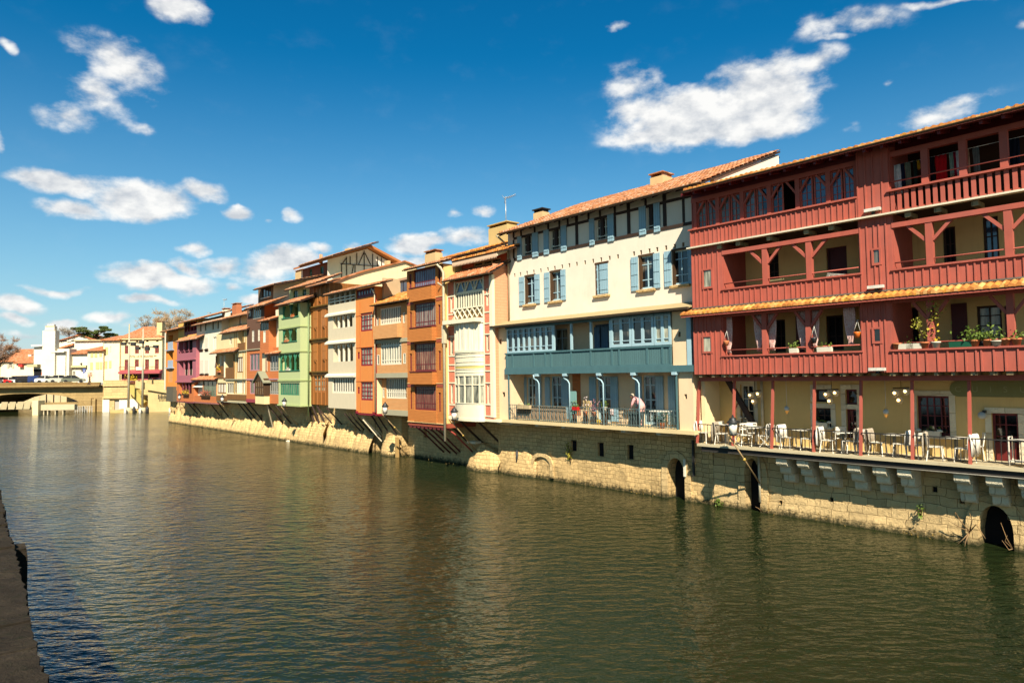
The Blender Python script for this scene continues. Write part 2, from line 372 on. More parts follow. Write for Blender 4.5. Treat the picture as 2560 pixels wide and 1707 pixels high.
DARK = glass('dark_window_glass'); SKYG = glass('blue_window_glass', (60, 84, 112), .08); CURT = glass('curtained_glass', (70, 74, 66), .12, (196, 194, 172), .5); GREYG = glass('grey_window_glass', (58, 62, 58), .1, (120, 122, 108), .6); ROOM = paint('dark_room', (16, 13, 10), .9, .2)
ZINC = metal('zinc', (120, 116, 104), .5, .2); IRON = metal('dark_iron', (48, 46, 42), .55); WHITEM = metal('white_metal', (226, 222, 210), .45); PIPE = metal('pale_pipe', (222, 208, 176), .5); COPPER = metal('brown_gutter', (88, 74, 56), .5, .2)
WHITEP = paint('white_paint', (238, 230, 208), .5, .05); OLDWOOD = boards('old_oak', (86, 62, 38), .12); DKWOOD = paint('dark_timber', (62, 42, 28), .7, .15)
TILE = tiles('roof_tiles', (190, 126, 86), .18); TILEY = tiles('lichened_tiles', (208, 132, 66), .55); TILEO = tiles('orange_tiles', (198, 122, 78), .06, .4)
STONE = stone('river_stone', (238, 202, 142), (104, 82, 48), .38, .2); STONE2 = stone('dressed_stone', (236, 204, 148), (112, 90, 54), .62, .3); PALEST = stone('pale_dressed_stone', (250, 238, 206), (190, 170, 130), 1.2, .6, wet=False); CONC = plaster('concrete', (206, 192, 158), .6)
# ------------------------------------------------------------------ builders
def steps(a, b, n): return [a + (b-a)*i/n for i in range(n+1)]
def wall(mb, u0, u1, z0, z1, v, back, holes=(), rev=.25, du=0, dz=0, amp=0, seed=0, sides=True):
    "a thick wall with real openings: front, reveals, sides; holes are (u0,u1,z0,z1[,rise[,depth]])"
    us = {u0, u1}; zs = {z0, z1}; H = []
    for h in holes:
        a, b, c, d = h[:4]; rise = h[4] if len(h) > 4 else 0; dep = h[5] if len(h) > 5 else rev
        a = max(a, u0); b = min(b, u1); c = max(c, z0); d = min(d, z1)
        if b-a < .02 or d-c < .02: continue
        H.append((a, b, c, d, rise, dep)); us |= {a, b}; zs |= {c, d}
        if rise: zs.add(min(d+rise, z1))
    if du:
        k = max(1, int((u1-u0)/du)); us |= set(steps(u0, u1, k))
    if dz:
        k = max(1, int((z1-z0)/dz)); zs |= set(steps(z0, z1, k))
    def thin(s, keep, m):
        o = []
        for x in sorted(s):
            if o and x-o[-1] < m:
                if x in keep: o[-1] = x
                continue
            o.append(x)
        return o
    keepu = {u0, u1} | {q for h in H for q in h[:2]}; keepz = {z0, z1} | {q for h in H for q in (h[2], h[3], min(h[3]+h[4], z1))}
    us = thin(us, keepu, .06 if amp else .001); zs = thin(zs, keepz, .06 if amp else .001)
    def disp(u, z):
        if not amp: return v
        p = Vector((u*1.1+seed, z*1.3, seed*.7)); q = Vector((u*3.1+seed, z*4.1, 9.0))
        edge = 0 if (abs(z-z1) < .01) else 1
        return v + amp*edge*(noise.noise(p)*1.1 + noise.noise(q)*.55)
    idx = {}
    def vid(i, j):
        if (i, j) not in idx:
            idx[i, j] = len(mb.v); mb.v.append((us[i], disp(us[i], zs[j]), zs[j]))
        return idx[i, j]
    for i in range(len(us)-1):
        for j in range(len(zs)-1):
            cu = (us[i]+us[i+1])/2; cz = (zs[j]+zs[j+1])/2
            if any(h[0] < cu < h[1] and h[2] < cz < h[3]+h[4] for h in H): continue
            mb.f.append([vid(i, j), vid(i+1, j), vid(i+1, j+1), vid(i, j+1)]); mb.sm.append(False)
    for a, b, c, d, rise, dep in H:
        w = v - dep; x = v + amp*.1
        mb.quad((a, x, c), (a, w, c), (a, w, d), (a, x, d)); mb.quad((b, x, c), (b, w, c), (b, w, d), (b, x, d)); mb.quad((a, x, c), (b, x, c), (b, w, c), (a, w, c))
        if not rise: mb.quad((a, x, d), (b, x, d), (b, w, d), (a, w, d))
        else:
            n = 10; top = min(d+rise, z1); arc = []
            for k in range(n+1):
                t = -1 + 2*k/n; arc.append(((a+b)/2 + (b-a)/2*t, d + rise*math.sqrt(max(0, 1-t*t))))
            for k in range(n):
                p, q = arc[k], arc[k+1]
                mb.quad((p[0], x, p[1]), (q[0], x, q[1]), (q[0], x, top), (p[0], x, top)); mb.quad((p[0], x, p[1]), (q[0], x, q[1]), (q[0], w, q[1]), (p[0], w, p[1]))
    if sides:
        mb.quad((u0, v, z0), (u0, back, z0), (u0, back, z1), (u0, v, z1)); mb.quad((u1, v, z0), (u1, back, z0), (u1, back, z1), (u1, v, z1))
        mb.quad((u0, v, z0), (u1, v, z0), (u1, back, z0), (u0, back, z0)); mb.quad((u0, v, z1), (u1, v, z1), (u1, back, z1), (u0, back, z1)); mb.quad((u0, back, z0), (u1, back, z0), (u1, back, z1), (u0, back, z1))
    return mb

BV = -.05
class House(Thing):
    B = -8.0
    def Q(s, r, v): return s.fr.Q(*r, v)
    def window(s, r, v, cols=2, rows=(), fw=.06, mw=.04, fm=None, pm=None, dep=.12, name='window', label=None, t=.05, arch=0, mh=None):
        "r: pixel rectangle; a frame with glazing bars set DEP behind the wall face V, and its pane as a sub-part"
        u0, u1, z0, z1 = s.Q(r, v) if len(r) == 4 and max(r) > 60 else r
        m = MB(); a = v-dep; b = a+t; top = z1 + arch
        m.box(u0, u0+fw, a, b, z0, z1); m.box(u1-fw, u1, a, b, z0, z1); m.box(u0+fw, u1-fw, a, b, z0, z0+fw*1.3)
        if not arch: m.box(u0+fw, u1-fw, a, b, z1-fw, z1)
        for i in range(1, cols):
            x = u0+fw + (u1-u0-2*fw)*i/cols; m.box(x-mw/2, x+mw/2, a+.004, b-.006, z0+fw*1.3, z1-(0 if arch else fw) + arch*.7)
        for q in rows:
            z = z0 + (z1-z0)*q; h = mh or mw*.8; m.box(u0+fw, u1-fw, a+.008, b-.012, z-h/2, z+h/2)
        o = s.part(name, m, fm or WHITEP, label=label)
        p = MB().box(u0+.002, u1-.002, a-.03, a+.006, z0+.002, top-.002)
        s.part('pane', p, pm or DARK, o); return o, (u0, u1, z0, z1)
    def pbox(s, mb, r, v0, v1):
        u0, u1, z0, z1 = s.fr.Q(*r, v1); mb.box(u0, u1, v0, v1, z0, z1); return u0, u1, z0, z1
    def roof(s, x0, y0, x1, y1, ve, run, slope, m=None, name='roof', per=.21, gutter=True, soffit=None, peak=True, du=(0, 0), z=None, rise_left=0):
        "canal-tile slope rising from an eave given by two pixels; corrugated sheet with tile steps, boards below, gutter"
        a = s.fr.P(x0, y0, ve); b = s.fr.P(x1, y1, ve); u0 = a[0]+du[0]; u1 = b[0]+du[1]; ze = z if z is not None else (a[1]+b[1])/2
        mb = MB(); n = max(2, int((u1-u0)/per)); k = max(1, int(run/.36)); q = 5; L = run/k
        prof = [(i/q, .045*(1 if (i % q) in (1, 2) else (.4 if i % q in (0, 3) else -.3))) for i in range(q)]
        us = [(u0 + (u1-u0)*(j+f)/n, h) for j in range(n) for f, h in prof] + [(u1, prof[0][1])]
        W = len(us); vs = []; fs = []
        for r in range(k):
            jit = [random.uniform(-.012, .012) for _ in range(n+1)]
            for e in (0, 1):
                w = L*(r+e*1.06)
                for i, (u, h) in enumerate(us):
                    vs.append((u, ve-w, ze + slope*w + h + (.05 if e == 0 else .012) + jit[min(i//q, n)]))
            o = r*2*W
            for i in range(W-1): fs.append((o+i, o+i+1, o+W+i+1, o+W+i))
        mb.add(vs, fs)
        for r in range(k):                                   # butt ends of each course
            o = r*2*W; w = L*r; lo = len(mb.v)
            mb.v += [(u, ve-w+.004, ze+slope*w+min(h, 0)-.012) for u, h in us]
            for i in range(W-1): mb.f.append([o+i, o+i+1, lo+i+1, lo+i]); mb.sm.append(False)
        o = s.part(name, mb, m or TILE)
        bd = MB().vprism([(ve-.03, ze-.10), (ve-.03, ze-.015), (ve-run, ze+slope*run-.03), (ve-run, ze+slope*run-.12)], u0+.02, u1-.02)
        s.part('roof_boarding', bd, soffit or DKWOOD, o)
        if gutter:
            g = MB(); arc = [(ve+.07+.065*math.cos(t), ze-.03+.065*math.sin(t)) for t in [math.pi+math.pi*i/8 for i in range(9)]]
            arc2 = [(ve+.07+.058*math.cos(t), ze-.03+.058*math.sin(t)) for t in [2*math.pi-math.pi*i/8 for i in range(9)]]
            g.vprism(arc+arc2, u0-.03, u1+.03); s.part('gutter', g, COPPER, o)
        return o, (u0, u1, ze)
    def battens(s, r, v, m, sp=.18, t=.035, name='board_cladding', bot=.02, extra=None, holes=(), jitter=.25):
        "a boarded panel: a sheet and its cover strips as one mesh"
        u0, u1, z0, z1 = s.Q(r, v) if max(r) > 60 else r
        mb = MB(); wall(mb, u0, u1, z0, z1, v, v-.08, holes, .08)
        u = u0+.01
        while u < u1-.04:
            segs = [(z0, z1)]
            for h in holes:
                if h[0]-.03 < u < h[1]: segs = [q for a, b in segs for q in ((a, min(b, h[2]-.06)), (max(a, h[3]+.06), b)) if q[1]-q[0] > .05]
            for a, b in segs: mb.box(u, u+.045, v+.001, v+t, a+bot*0, b)
            u += sp*random.uniform(1-jitter, 1+jitter)
        return s.part(name, mb, m)
    def struts(s, xs, vb, zb, zw, m=None, w=.14, lean=0, v0=None, name='strut', group=True):
        v0 = (-.4 if s.e.name.startswith('pink') else BV-.02) if v0 is None else v0; w *= .6; xs = list(xs)[::2] if len(list(xs)) > 3 else list(xs); zw = zb + (zw-zb)*(.95 if v0 < 0 else .72)
        "diagonal braces from the river wall up to the overhanging floor"
        for x in xs: s.part(name, MB().beam((x, vb, zb), (x+lean, v0, zw), w, w*1.1), m or OLDWOOD)
    def pipe(s, pts, r=.05, m=None, name='downpipe'):
        return s.part(name, MB().tube(pts, r), m or PIPE)
    def chimney(s, r, v, w=.5, m=None, cap=None, name='chimney'):
        u0, u1, z0, z1 = s.fr.Q(*r, v); mb = MB().box(u0, u1, v-w, v, z0-.8, z1)
        o = s.part(name, mb, m or plaster('chimney_render', (222, 190, 140), .4))
        c = MB()
        for a in (u0+.03, u1-.13): c.box(a, a+.1, v-w+.05, v-.05, z1, z1+.16)
        c.box(u0-.06, u1+.06, v-w-.06, v+.06, z1+.16, z1+.22); s.part('chimney_cap', c, cap or TILE, o)

def house(name, label, x, v, y=1050, cat='house', fr=None, group='houses along the river', z=None):
    fr = fr or ROW; u, _ = fr.P(x, y, v); return House(name, label, cat, fr, u, v, 0, group)
def antenna(h, u, v, z, hgt=1.6, dishr=0):
    m = MB().tube([(u, v, z), (u, v, z+hgt)], .025, 6)
    m.tube([(u-.1, v, z+hgt*.94), (u+.95, v, z+hgt*.98)], .016, 5)
    for i in range(6): m.tube([(u+.1+.15*i, v-.22+.02*i, z+hgt*.95), (u+.1+.15*i, v+.22-.02*i, z+hgt*.95)], .01, 4)
    for k in (-1, 1): m.tube([(u-.1, v, z+hgt*.94), (u-.22, v+.1*k, z+hgt*.94+.25*k)], .012, 4)
    h.part('antenna', m, metal('aluminium', (190, 190, 186), .4, .5))
def text_mesh(name, fc):
    t = bpy.data.objects.new(name, fc); col.objects.link(t); bpy.context.view_layer.update()
    me = bpy.data.meshes.new_from_object(t.evaluated_get(bpy.context.evaluated_depsgraph_get())); bpy.data.objects.remove(t)
    me.name = name
    if not me.materials and fc.materials: me.materials.append(fc.materials[0])
    o = bpy.data.objects.new(name, me); col.objects.link(o); return o
# ================================================================== red timber house (u 0 .. 12.5)
RED = paint('red_boards', (182, 92, 74), .8, .11); REDP = paint('red_paint', (180, 90, 72), .75, .1); REDD = paint('deep_red_paint', (112, 32, 28), .5, .1)
OCHRE = plaster('ochre_render', (236, 202, 134), .6)
A = house('red_timber_house', 'red boarded timber house with three open galleries and a cafe terrace below', 1735, 1.0)
XR = 2700
VB = 1.15
uL = ROW.P(1733, 800, VB)[0]; uR = ROW.P(XR, 800, VB)[0]
zS = (ROW.P(1737, 1111.5, 1.0)[1] + ROW.P(2560, 1165, 1.0)[1])/2           # terrace floor
zB1 = (ROW.P(1731, 936, VB)[1] + ROW.P(2560, 927, VB)[1])/2                # underside of the boards
zP = (ROW.P(1806, 892.6, VB)[1] + ROW.P(2560, 867, VB)[1])/2               # first parapet rail
zT1 = (ROW.P(1733, 771, VB)[1] + ROW.P(2560, 695, VB)[1])/2                # pent roof top
zP2 = (ROW.P(1806, 727, VB)[1] + ROW.P(2560, 638.6, VB)[1])/2
zB3 = (ROW.P(1725, 622, 1.2)[1] + ROW.P(2560, 471, 1.2)[1])/2              # white ledge
zP3 = (ROW.P(1729, 578, 1.2)[1] + ROW.P(2560, 414, 1.2)[1])/2
zE = (ROW.P(1740, 473, 1.85)[1] + ROW.P(2560, 268, 1.85)[1])/2
def X(x, y, v=VB): return ROW.P(x, y, v)[0]
g1 = (X(1806, 850), X(2154, 850)); g2 = (X(2230, 850), uR-.15)
VW = -.55                                                              # back wall of terrace and galleries
# stone base
archs = [ROW.Q(1863, 1190, 1904, 1280, 0.0), ROW.Q(2446, 1318, 2539, 1400, 0.0)]
nichs = [ROW.Q(1743, 1126, 1767, 1165, 0.0)]
hl = [(archs[0][0], archs[0][1], -1, archs[0][3], .75, .45), (archs[1][0], archs[1][1], -1, archs[1][3]-.05, .8, .7), (*nichs[0], 0, .2)]
for (x, y, w, h) in ((1948, 1250, 8, 12), (2330, 1215, 14, 16), (2398, 1245, 14, 14), (2075, 1245, 9, 10), (2518, 1287, 9, 12)):
    a = ROW.Q(x, y, x+w, y+h, 0); hl.append((*a, 0, .12))
zC = zS - .32
mb = MB(); wall(mb, uL+.02, uR, -1.2, zC, 0, -8, hl, .3, .3, .24, .055, 3)
A.part('stone_base', mb, STONE2)
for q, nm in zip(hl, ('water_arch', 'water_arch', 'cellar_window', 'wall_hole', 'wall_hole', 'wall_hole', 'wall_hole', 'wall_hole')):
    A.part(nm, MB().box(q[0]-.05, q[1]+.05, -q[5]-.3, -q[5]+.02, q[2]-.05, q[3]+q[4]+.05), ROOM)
for h in hl[:2]:                                                        # dressed arch rings
    r = MB(); n = 12; a, b = h[0], h[1]; c = (a+b)/2; w = (b-a)/2
    for k in range(n):
        p = []
        for e, t in ((0, k), (0, k+1), (1, k+1), (1, k)):
            th = math.pi*(1-t/n); p.append((c + (w+e*.34)*math.cos(th), h[3] + (h[4]+e*.34)*math.sin(th)))
        r.prism(p, .0, .075)
    zz = h[3]
    while zz > -.2: r.box(a-.34+random.uniform(0, .1), a, .0, .075, zz-.32, zz-.005); r.box(b, b+.34-random.uniform(0, .1), .0, .075, zz-.32, zz-.005); zz -= .325
    A.part('arch_ring', r, STONE2)
# corbels
for (x, y) in ((1943, 1152), (1995, 1155), (2051, 1156), (2121, 1161), (2184, 1165), (2245, 1170), (2386, 1182), (2466, 1190), (2547, 1197)):
    u = ROW.P(x, y, .8)[0]; m = MB(); w = .42
    for i, (d, t0, t1) in enumerate(((.90, .0, .32), (.60, .32, .64), (.32, .64, .98))):
        rr = .16; pr = [(-.02, zC-t0-.0), (d, zC-t0), (d, zC-t1+rr)] + [(d-rr+rr*math.cos(-k*math.pi/8), zC-t1+rr+rr*math.sin(-k*math.pi/8)) for k in range(1, 5)] + [(-.02, zC-t1)]
        m.vprism(pr, u+.05*i*0, u+w)
    A.part('stone_corbel', m, PALEST)
# slab
A.part('terrace_slab', MB().box(uL-.05, uR, -8, 1.06, zS-.10, zS), CONC)
A.part('slab_beam', MB().box(uL+.1, uR, .0, .97, zC+.004, zS-.105), metal('black_beam', (46, 40, 32), .7))
A.part('drain_line', MB().tube([(uL+.2, 1.0, zC+.02), (uR, 1.0, zC+.02)], .018, 6), ZINC)
# ground-floor back wall with its openings
zG = zB1 - .02
op = {'tall': ROW.Q(1850, 961, 1886, 1056, VW), 'upper': ROW.Q(2037, 973, 2070, 1005, VW), 'mid': ROW.Q(2037, 1019, 2079, 1068, VW), 'fan': ROW.Q(2113, 973, 2144, 1013, VW),
      'door': ROW.Q(2115, 1022, 2144, 1096, VW), 'big': ROW.Q(2291, 989, 2377, 1092, VW), 'rdoor': ROW.Q(2478, 1032, 2551, 1158, VW)}
mb = MB(); wall(mb, uL+.05, uR, zS, zG+.5, VW, -8, [(*q, 0, .22) for q in op.values()])
A.part('terrace_wall', mb, OCHRE)
def awin(k, cols, rows, fm, nm='window', pm=None, **kw): return A.window(op[k], VW, cols, rows, .07, .035, fm, pm or DARK, .16, nm, **kw)
awin('tall', 2, (.62, .3), WHITEP); awin('upper', 1, (), DKWOOD); awin('mid', 2, (.6,), DKWOOD); awin('fan', 1, (), REDD)
awin('door', 2, (.35, .55, .75), REDD, 'door'); awin('big', 4, (.25, .5, .75), REDD); awin('rdoor', 2, (.33, .52, .76), REDD, 'door')
kick = MB(); q = op['rdoor']; kick.box(q[0]+.08, q[1]-.08, VW-.12, VW-.06, q[2]+.02, q[2]+.62); A.part('door_panel', kick, REDD)
for k in ('tall', 'upper', 'mid', 'door', 'big', 'rdoor', 'fan'):
    q = op[k]; m = MB(); t = .17
    m.box(q[0]-t, q[0], VW, VW+.03, q[2], q[3]+t); m.box(q[1], q[1]+t, VW, VW+.03, q[2], q[3]+t); m.box(q[0], q[1], VW, VW+.03, q[3], q[3]+t)
    A.part('stone_surround', m, PALEST)
    if k in ('tall', 'mid', 'big'): A.part('sill', MB().box(q[0]-.06, q[1]+.06, VW+.001, VW+.13, q[2]-.08, q[2]), PALEST)
sg = ROW.Q(2374, 952, 2690, 995, VW); m = MB(); r_ = (sg[3]-sg[2])/2
poly = [(sg[1], sg[2]), (sg[1], sg[3])] + [(sg[0]+r_ - r_*math.sin(math.pi*k/10)*1.0, sg[2]+r_+r_*math.cos(math.pi*k/10)) for k in range(11)]
m.prism(poly, VW+.001, VW+.035); sign = A.part('painted_sign', m, plaster('sage_sign_paint', (142, 142, 96), .5))
fc = bpy.data.curves.new('sign_lettering', 'FONT'); fc.body = 'C U I S U'; fc.size = r_*1.0; fc.extrude = .004; fc.space_character = 1.9
fc.materials.append(plaster('faded_lettering', (166, 166, 122), .6)); ft = text_mesh('sign_lettering', fc); ft.parent = sign
ft.location = (sg[0]+r_*.55-A.u, -(VW+.04-A.v), sg[2]+r_*.62); ft.rotation_euler = (R(90), 0, 0)
# return wall at the left end of the terrace, brown brace and pipe
u = ROW.P(1738, 1000, VW)[0]
A.part('return_wall', MB().box(uL-.12, uL+.06, VW-.3, .55, zS, zB1+.1), plaster('cream_render', (250, 226, 178), .3))
A.part('brace', MB().beam((uL+.75, VW+.5, zB1-.2), (uL+1.75, VW+.25, zS+.75), .2), DKWOOD)
A.part('brace', MB().beam((uL+1.25, VW+.3, zB1-.9), (uL+.8, VW+.6, zS+.75), .05), REDP)
A.pipe([(uL+2.05, VW+.1, zB1), (uL+2.05, VW+.1, zS+.05)], .06)
A.pipe([(uL+2.15, .12, zC), (uL+2.15, .12, zC-1.9)], .05)
# beam and beam ends beneath the boards
zb = (ROW.P(1739, 957, .85)[1] + ROW.P(2560, 945, .85)[1])/2
A.part('terrace_beam', MB().box(uL, uR, .55, .78, zb, zb+.17), REDP)
m = MB(); u = uL+.15
while u < uR-.3: m.box(u, u+random.uniform(.1, .2), -.4, VB-.06, zb+.17, zB1-.015); u += random.uniform(.32, .62)
A.part('floor_joists', m, boards('grey_joists', (170, 150, 112), .5))
A.part('gallery_floor', MB().box(uL+.02, uR, -8, VB-.1, zB1-.01, zB1+.10), DKWOOD)
# slender posts
POSTX = (1742, 1831, 1928, 2033, 2150.5, 2280, 2424.5, 2570)
for x in POSTX:
    u = ROW.P(x, 1111+(x-1737)*.0656, .98)[0]; A.part('terrace_post', MB().beam((u, .93, zS), (u-.0, .68, zb+.01), .085), REDP)
# terrace railing: one panel between two posts at a time
pu = [ROW.P(x, 1111+(x-1737)*.0656, .98)[0] for x in POSTX] + [uR]
zr = (ROW.P(1743, 1060.6, .95)[1] + ROW.P(2560, 1099, .95)[1])/2
for a, b in zip(pu[:-1], pu[1:]):
    m = MB().box(a+.05, b-.05, .90, .94, zr-.035, zr); m.box(a+.05, b-.05, .905, .93, zS+.09, zS+.115)
    n = max(2, int((b-a)/.15))
    for i in range(1, n): x = a + (b-a)*i/n; m.box(x-.009, x+.009, .91, .925, zS+.1, zr-.03)
    A.part('terrace_railing', m, IRON)
# ---- first floor
sw = [ROW.Q(1759, 843, 1779, 879, VB), ROW.Q(2185, 823, 2202, 854, VB)]
zt1 = zT1 - .02
for (a, b, h) in ((uL, g1[0], sw[0]), (g1[1], g2[0], sw[1])):
    A.battens((a, b, zB1, zt1), VB, RED, .2, holes=[h] if h else [])
for h, dk in ((sw[0], CURT), (sw[1], DARK)):
    A.window((h[0]-.06, h[1]+.06, h[2]-.06, h[3]+.06), VB+.06, 1, (), .06, .03, REDP, dk, .06, 'small_window')
for a, b in (g1, g2):
    A.battens((a, b, zB1, zP), VB, RED, .23, name='parapet', jitter=.45)
    A.part('parapet_rail', MB().box(a-.05, b+.05, VB-.12, VB+.07, zP, zP+.06), REDP)
    A.part('hand_rail', MB().tube([(a, VB-.05, zP+.26), (b, VB-.05, zP+.26)], .025, 6), REDP)
    A.part('gallery_beam', MB().box(a, b, VB-.18, VB-.02, zt1-.42, zt1-.02), REDP)
for x in (1910, 2020, 2326, 2528):
    u = ROW.P(x, 850, VB)[0]; A.part('gallery_post', MB().box(u-.09, u+.09, VB-.2, VB-.02, zP+.06, zt1-.41), REDP)
    for k in (-1, 1): A.part('knee_brace', MB().beam((u+k*.08, VB-.11, zt1-1.0), (u+k*.5, VB-.11, zt1-.43), .09), REDP)
def back(z0, z1, ops, m=OCHRE, nm='gallery_wall'):
    mb = MB(); wall(mb, uL+.08, uR, z0, z1, VW, -8, [(*ROW.Q(*q[0], VW), 0, .2) for q in ops]); A.part(nm, mb, m)
    for q in ops: A.window(q[0], VW, q[1], q[2], .07, .04, q[3], q[4], .14, q[5])
DR = paint('oxblood_shutter', (84, 30, 26), .6)
back(zB1+.1, zt1+.4, [((1935, 800, 1965, 880), 2, (.5,), DKWOOD, ROOM, 'window'), ((2064, 790, 2110, 874), 2, (.4,), DKWOOD, ROOM, 'door'), ((2440, 766, 2508, 862), 2, (.25, .5, .75), DKWOOD, CURT, 'window'), ((2262, 770, 2300, 880), 1, (), DKWOOD, ROOM, 'door')])
for q in ((1990, 790, 2012, 882), (2378, 760, 2422, 868), (2512, 765, 2540, 860)): u0, u1, z0, z1 = ROW.Q(*q, VW); A.part('shutter', MB().box(u0, u1, VW+.002, VW+.05, z0, z1), DR)
for u, d in ((g1[0], 1), (g2[0], 1), (g1[1], -1)):
    A.part('gallery_side', MB().box(u-.04, u+.04, VW-.1, VB-.02, zB1+.1, zt1+.3), REDP)
A.part('gallery_side', MB().box(X(1862, 830, VW)-.03, X(1862, 830, VW)+.03, VW, VW+1.0, zB1+.1, zt1), DR)
# ---- pent roof of lichened tiles
A.roof(1700, 790, XR, 702, 1.62, .50, .42, TILEY, 'pent_roof', .2, False, REDP, du=(.0, 0), z=(ROW.P(1715, 788, 1.62)[1]+ROW.P(2560, 714, 1.62)[1])/2+.02)
A.part('roof_flashing', MB().box(uL, uR, VB+.04, VB+.075, zT1-.03, zT1+.02), ZINC)
# ---- second floor
h1 = X(1806, 680), X(2150, 640); h2 = X(2230, 600), uR-.15
sw2 = [ROW.Q(1759, 677, 1780, 717, VB), ROW.Q(2184, 626, 2200, 658, VB)]
for a, b, h in ((uL, h1[0], sw2[0]), (h1[1], h2[0], sw2[1])): A.battens((a, b, zT1, zB3), VB, RED, .2, holes=[h])
for h, dk in ((sw2[0], CURT), (sw2[1], DARK)): A.window((h[0]-.06, h[1]+.06, h[2]-.06, h[3]+.06), VB+.06, 1, (), .06, .03, REDP, dk, .06, 'small_window')
zt2 = zB3 - .34
for a, b in (h1, h2):
    A.battens((a, b, zT1, zP2), VB, RED, .22, name='parapet')
    A.part('parapet_rail', MB().box(a-.05, b+.05, VB-.12, VB+.07, zP2, zP2+.06), REDP)
    A.part('hand_rail', MB().tube([(a, VB-.05, zP2+.26), (b, VB-.05, zP2+.26)], .025, 6), REDP)
    A.part('gallery_beam', MB().box(a, b, VB-.18, VB+.02, zt2-.16, zt2), REDP)
for x in (1910.5, 2021, 2324, 2523.4):
    u = ROW.P(x, 640, VB)[0]; A.part('gallery_post', MB().box(u-.1, u+.1, VB-.18, VB, zP2+.06, zt2-.15), REDP)
    for k in (-1, 1): A.part('knee_brace', MB().beam((u+k*.09, VB-.09, zt2-.72), (u+k*.62, VB-.09, zt2-.16), .1), REDP)
back(zT1, zB3+.2, [((1917, 636, 1948, 700), 2, (.33, .66), DKWOOD, ROOM, 'window'), ((2065, 621, 2119, 695), 1, (), DR, DR, 'door'), ((2355, 570, 2392, 670), 2, (.3, .6), DKWOOD, ROOM, 'window'), ((2455, 545, 2500, 660), 2, (.3, .6), DKWOOD, SKYG, 'window')])
for u, m in ((h1[0], REDP), (h2[0], REDP), (h1[1], REDP)): A.part('gallery_side', MB().box(u-.04, u+.04, VW-.1, VB-.02, zT1+.05, zB3), m)
A.part('gallery_floor', MB().box(uL+.02, uR, -8, VB-.1, zT1-.02, zT1+.08), DKWOOD)
A.part('gallery_floor', MB().box(uL+.02, uR, -8, 1.08, zB3-.02, zB3+.08), DKWOOD)
for x in (1795, 1842, 1920, 2014, 2076, 2270, 2345, 2440): u = ROW.P(x, 600, 1.3)[0]; A.part('beam_end', MB().box(u-.09, u+.09, .6, 1.24, zB3-.24, zB3-.09), boards('grey_joists', (170, 150, 112), .5))
A.part('drip_ledge', MB().box(uL-.1, uR, 1.1, 1.36, zB3-.06, zB3+.0), plaster('white_ledge', (232, 222, 196), .3))
# ---- third floor
k1 = X(2144, 520, 1.2); k2 = X(2222, 480, 1.2)
A.battens((uL, k1, zB3, zP3), 1.2, RED, .2, name='parapet')
A.part('parapet_rail', MB().box(uL-.05, k1, 1.06, 1.29, zP3, zP3+.06), REDP)
A.battens((k1, k2, zB3, zE+.25), 1.2, RED, .24)
A.part('parapet_rail', MB().box(k2-.05, uR, 1.06, 1.29, zP3, zP3+.06), REDP)
m = MB(); u = k2+.04
while u < uR: m.box(u, u+.12, 1.16, 1.2, zB3, zP3); u += .208
A.part('baluster_row', m, REDP)
A.part('baluster_foot', MB().box(k2, uR, 1.12, 1.155, zB3+.02, zB3+.09), REDP)
A.part('hand_rail', MB().tube([(k2, 1.12, zP3+.34), (uR, 1.12, zP3+.34)], .025, 6), REDP)
zt3 = (ROW.P(2225, 390, 1.1)[1] + ROW.P(2560, 310, 1.1)[1])/2
A.part('gallery_beam', MB().box(uL, k1, .9, 1.08, zt3-.05, zt3+.12), REDP)
A.part('gallery_beam', MB().box(k2, uR, .9, 1.08, zt3-.05, zt3+.12), REDP)
px = [1737, 1793, 1854, 1922, 1993, 2070, 2141]
pu3 = [ROW.P(x, 520 - (x-1737)*.18, 1.05)[0] for x in px]
for i, u in enumerate(pu3):
    A.part('gallery_post', MB().box(u-.08, u+.08, .9, 1.07, zP3+.06, zt3-.05), REDP)
    for k in (-1, 1):
        if 0 <= i+k < len(pu3): A.part('knee_brace', MB().beam((u+k*.07, 1.02, zt3-.55), (u+k*.42, 1.02, zt3-.06), .07), REDP)
for i in range(6):
    u0, u1 = pu3[i]+.08, pu3[i+1]-.08; um = (u0+u1)/2
    for j, (a, b) in enumerate(((u0, um-.02), (um+.02, u1))):
        if i == 3 and j == 1: continue
        A.window((a, b, zP3+.06, zt3-.05), .96, 2, (.25, .5, .75), .05, .02, REDP, SKYG if i > 3 else GREYG if i < 2 else DARK, .02, 'casement', t=.04)
for x in (2311, 2407, 2510.6):
    u = ROW.P(x, 400, 1.1)[0]; A.part('gallery_post', MB().box(u-.1, u+.1, .95, 1.14, zP3+.06, zt3-.05), REDP)
A.part('attic_wall', MB().box(uL+.08, uR, -8, VW, zB3, zE+.8), plaster('brown_attic', (74, 50, 36), .4))
A.part('gallery_side', MB().box(uL, uL+.05, VW, 1.06, zB3+.08, zE+.3), REDP); A.part('gallery_side', MB().box(k1-.03, k1+.03, VW, 1.1, zB3+.08, zE+.3), REDP); A.part('gallery_side', MB().box(k2-.03, k2+.03, VW, 1.1, zB3+.08, zE+.3), REDP)
A.part('wall_plate', MB().box(uL, k1, .94, 1.04, zt3+.12, zE+.18), REDD); A.part('wall_plate', MB().box(k2, uR, .5, .6, zt3+.12, zE+.36), REDD)
A.roof(1708, 480, XR, 236, 1.85, 5.7, .26, TILEY, 'roof', .21, True, paint('dark_red_soffit', (96, 34, 28), .7), z=zE+.05)
m = MB(); u = uL
while u < uR: m.vprism([(1.78, zE-.02), (1.78, zE-.15), (.9, zE+.22-.15), (.9, zE+.20)], u, u+.09); u += .55
A.part('rafters', m, REDD)
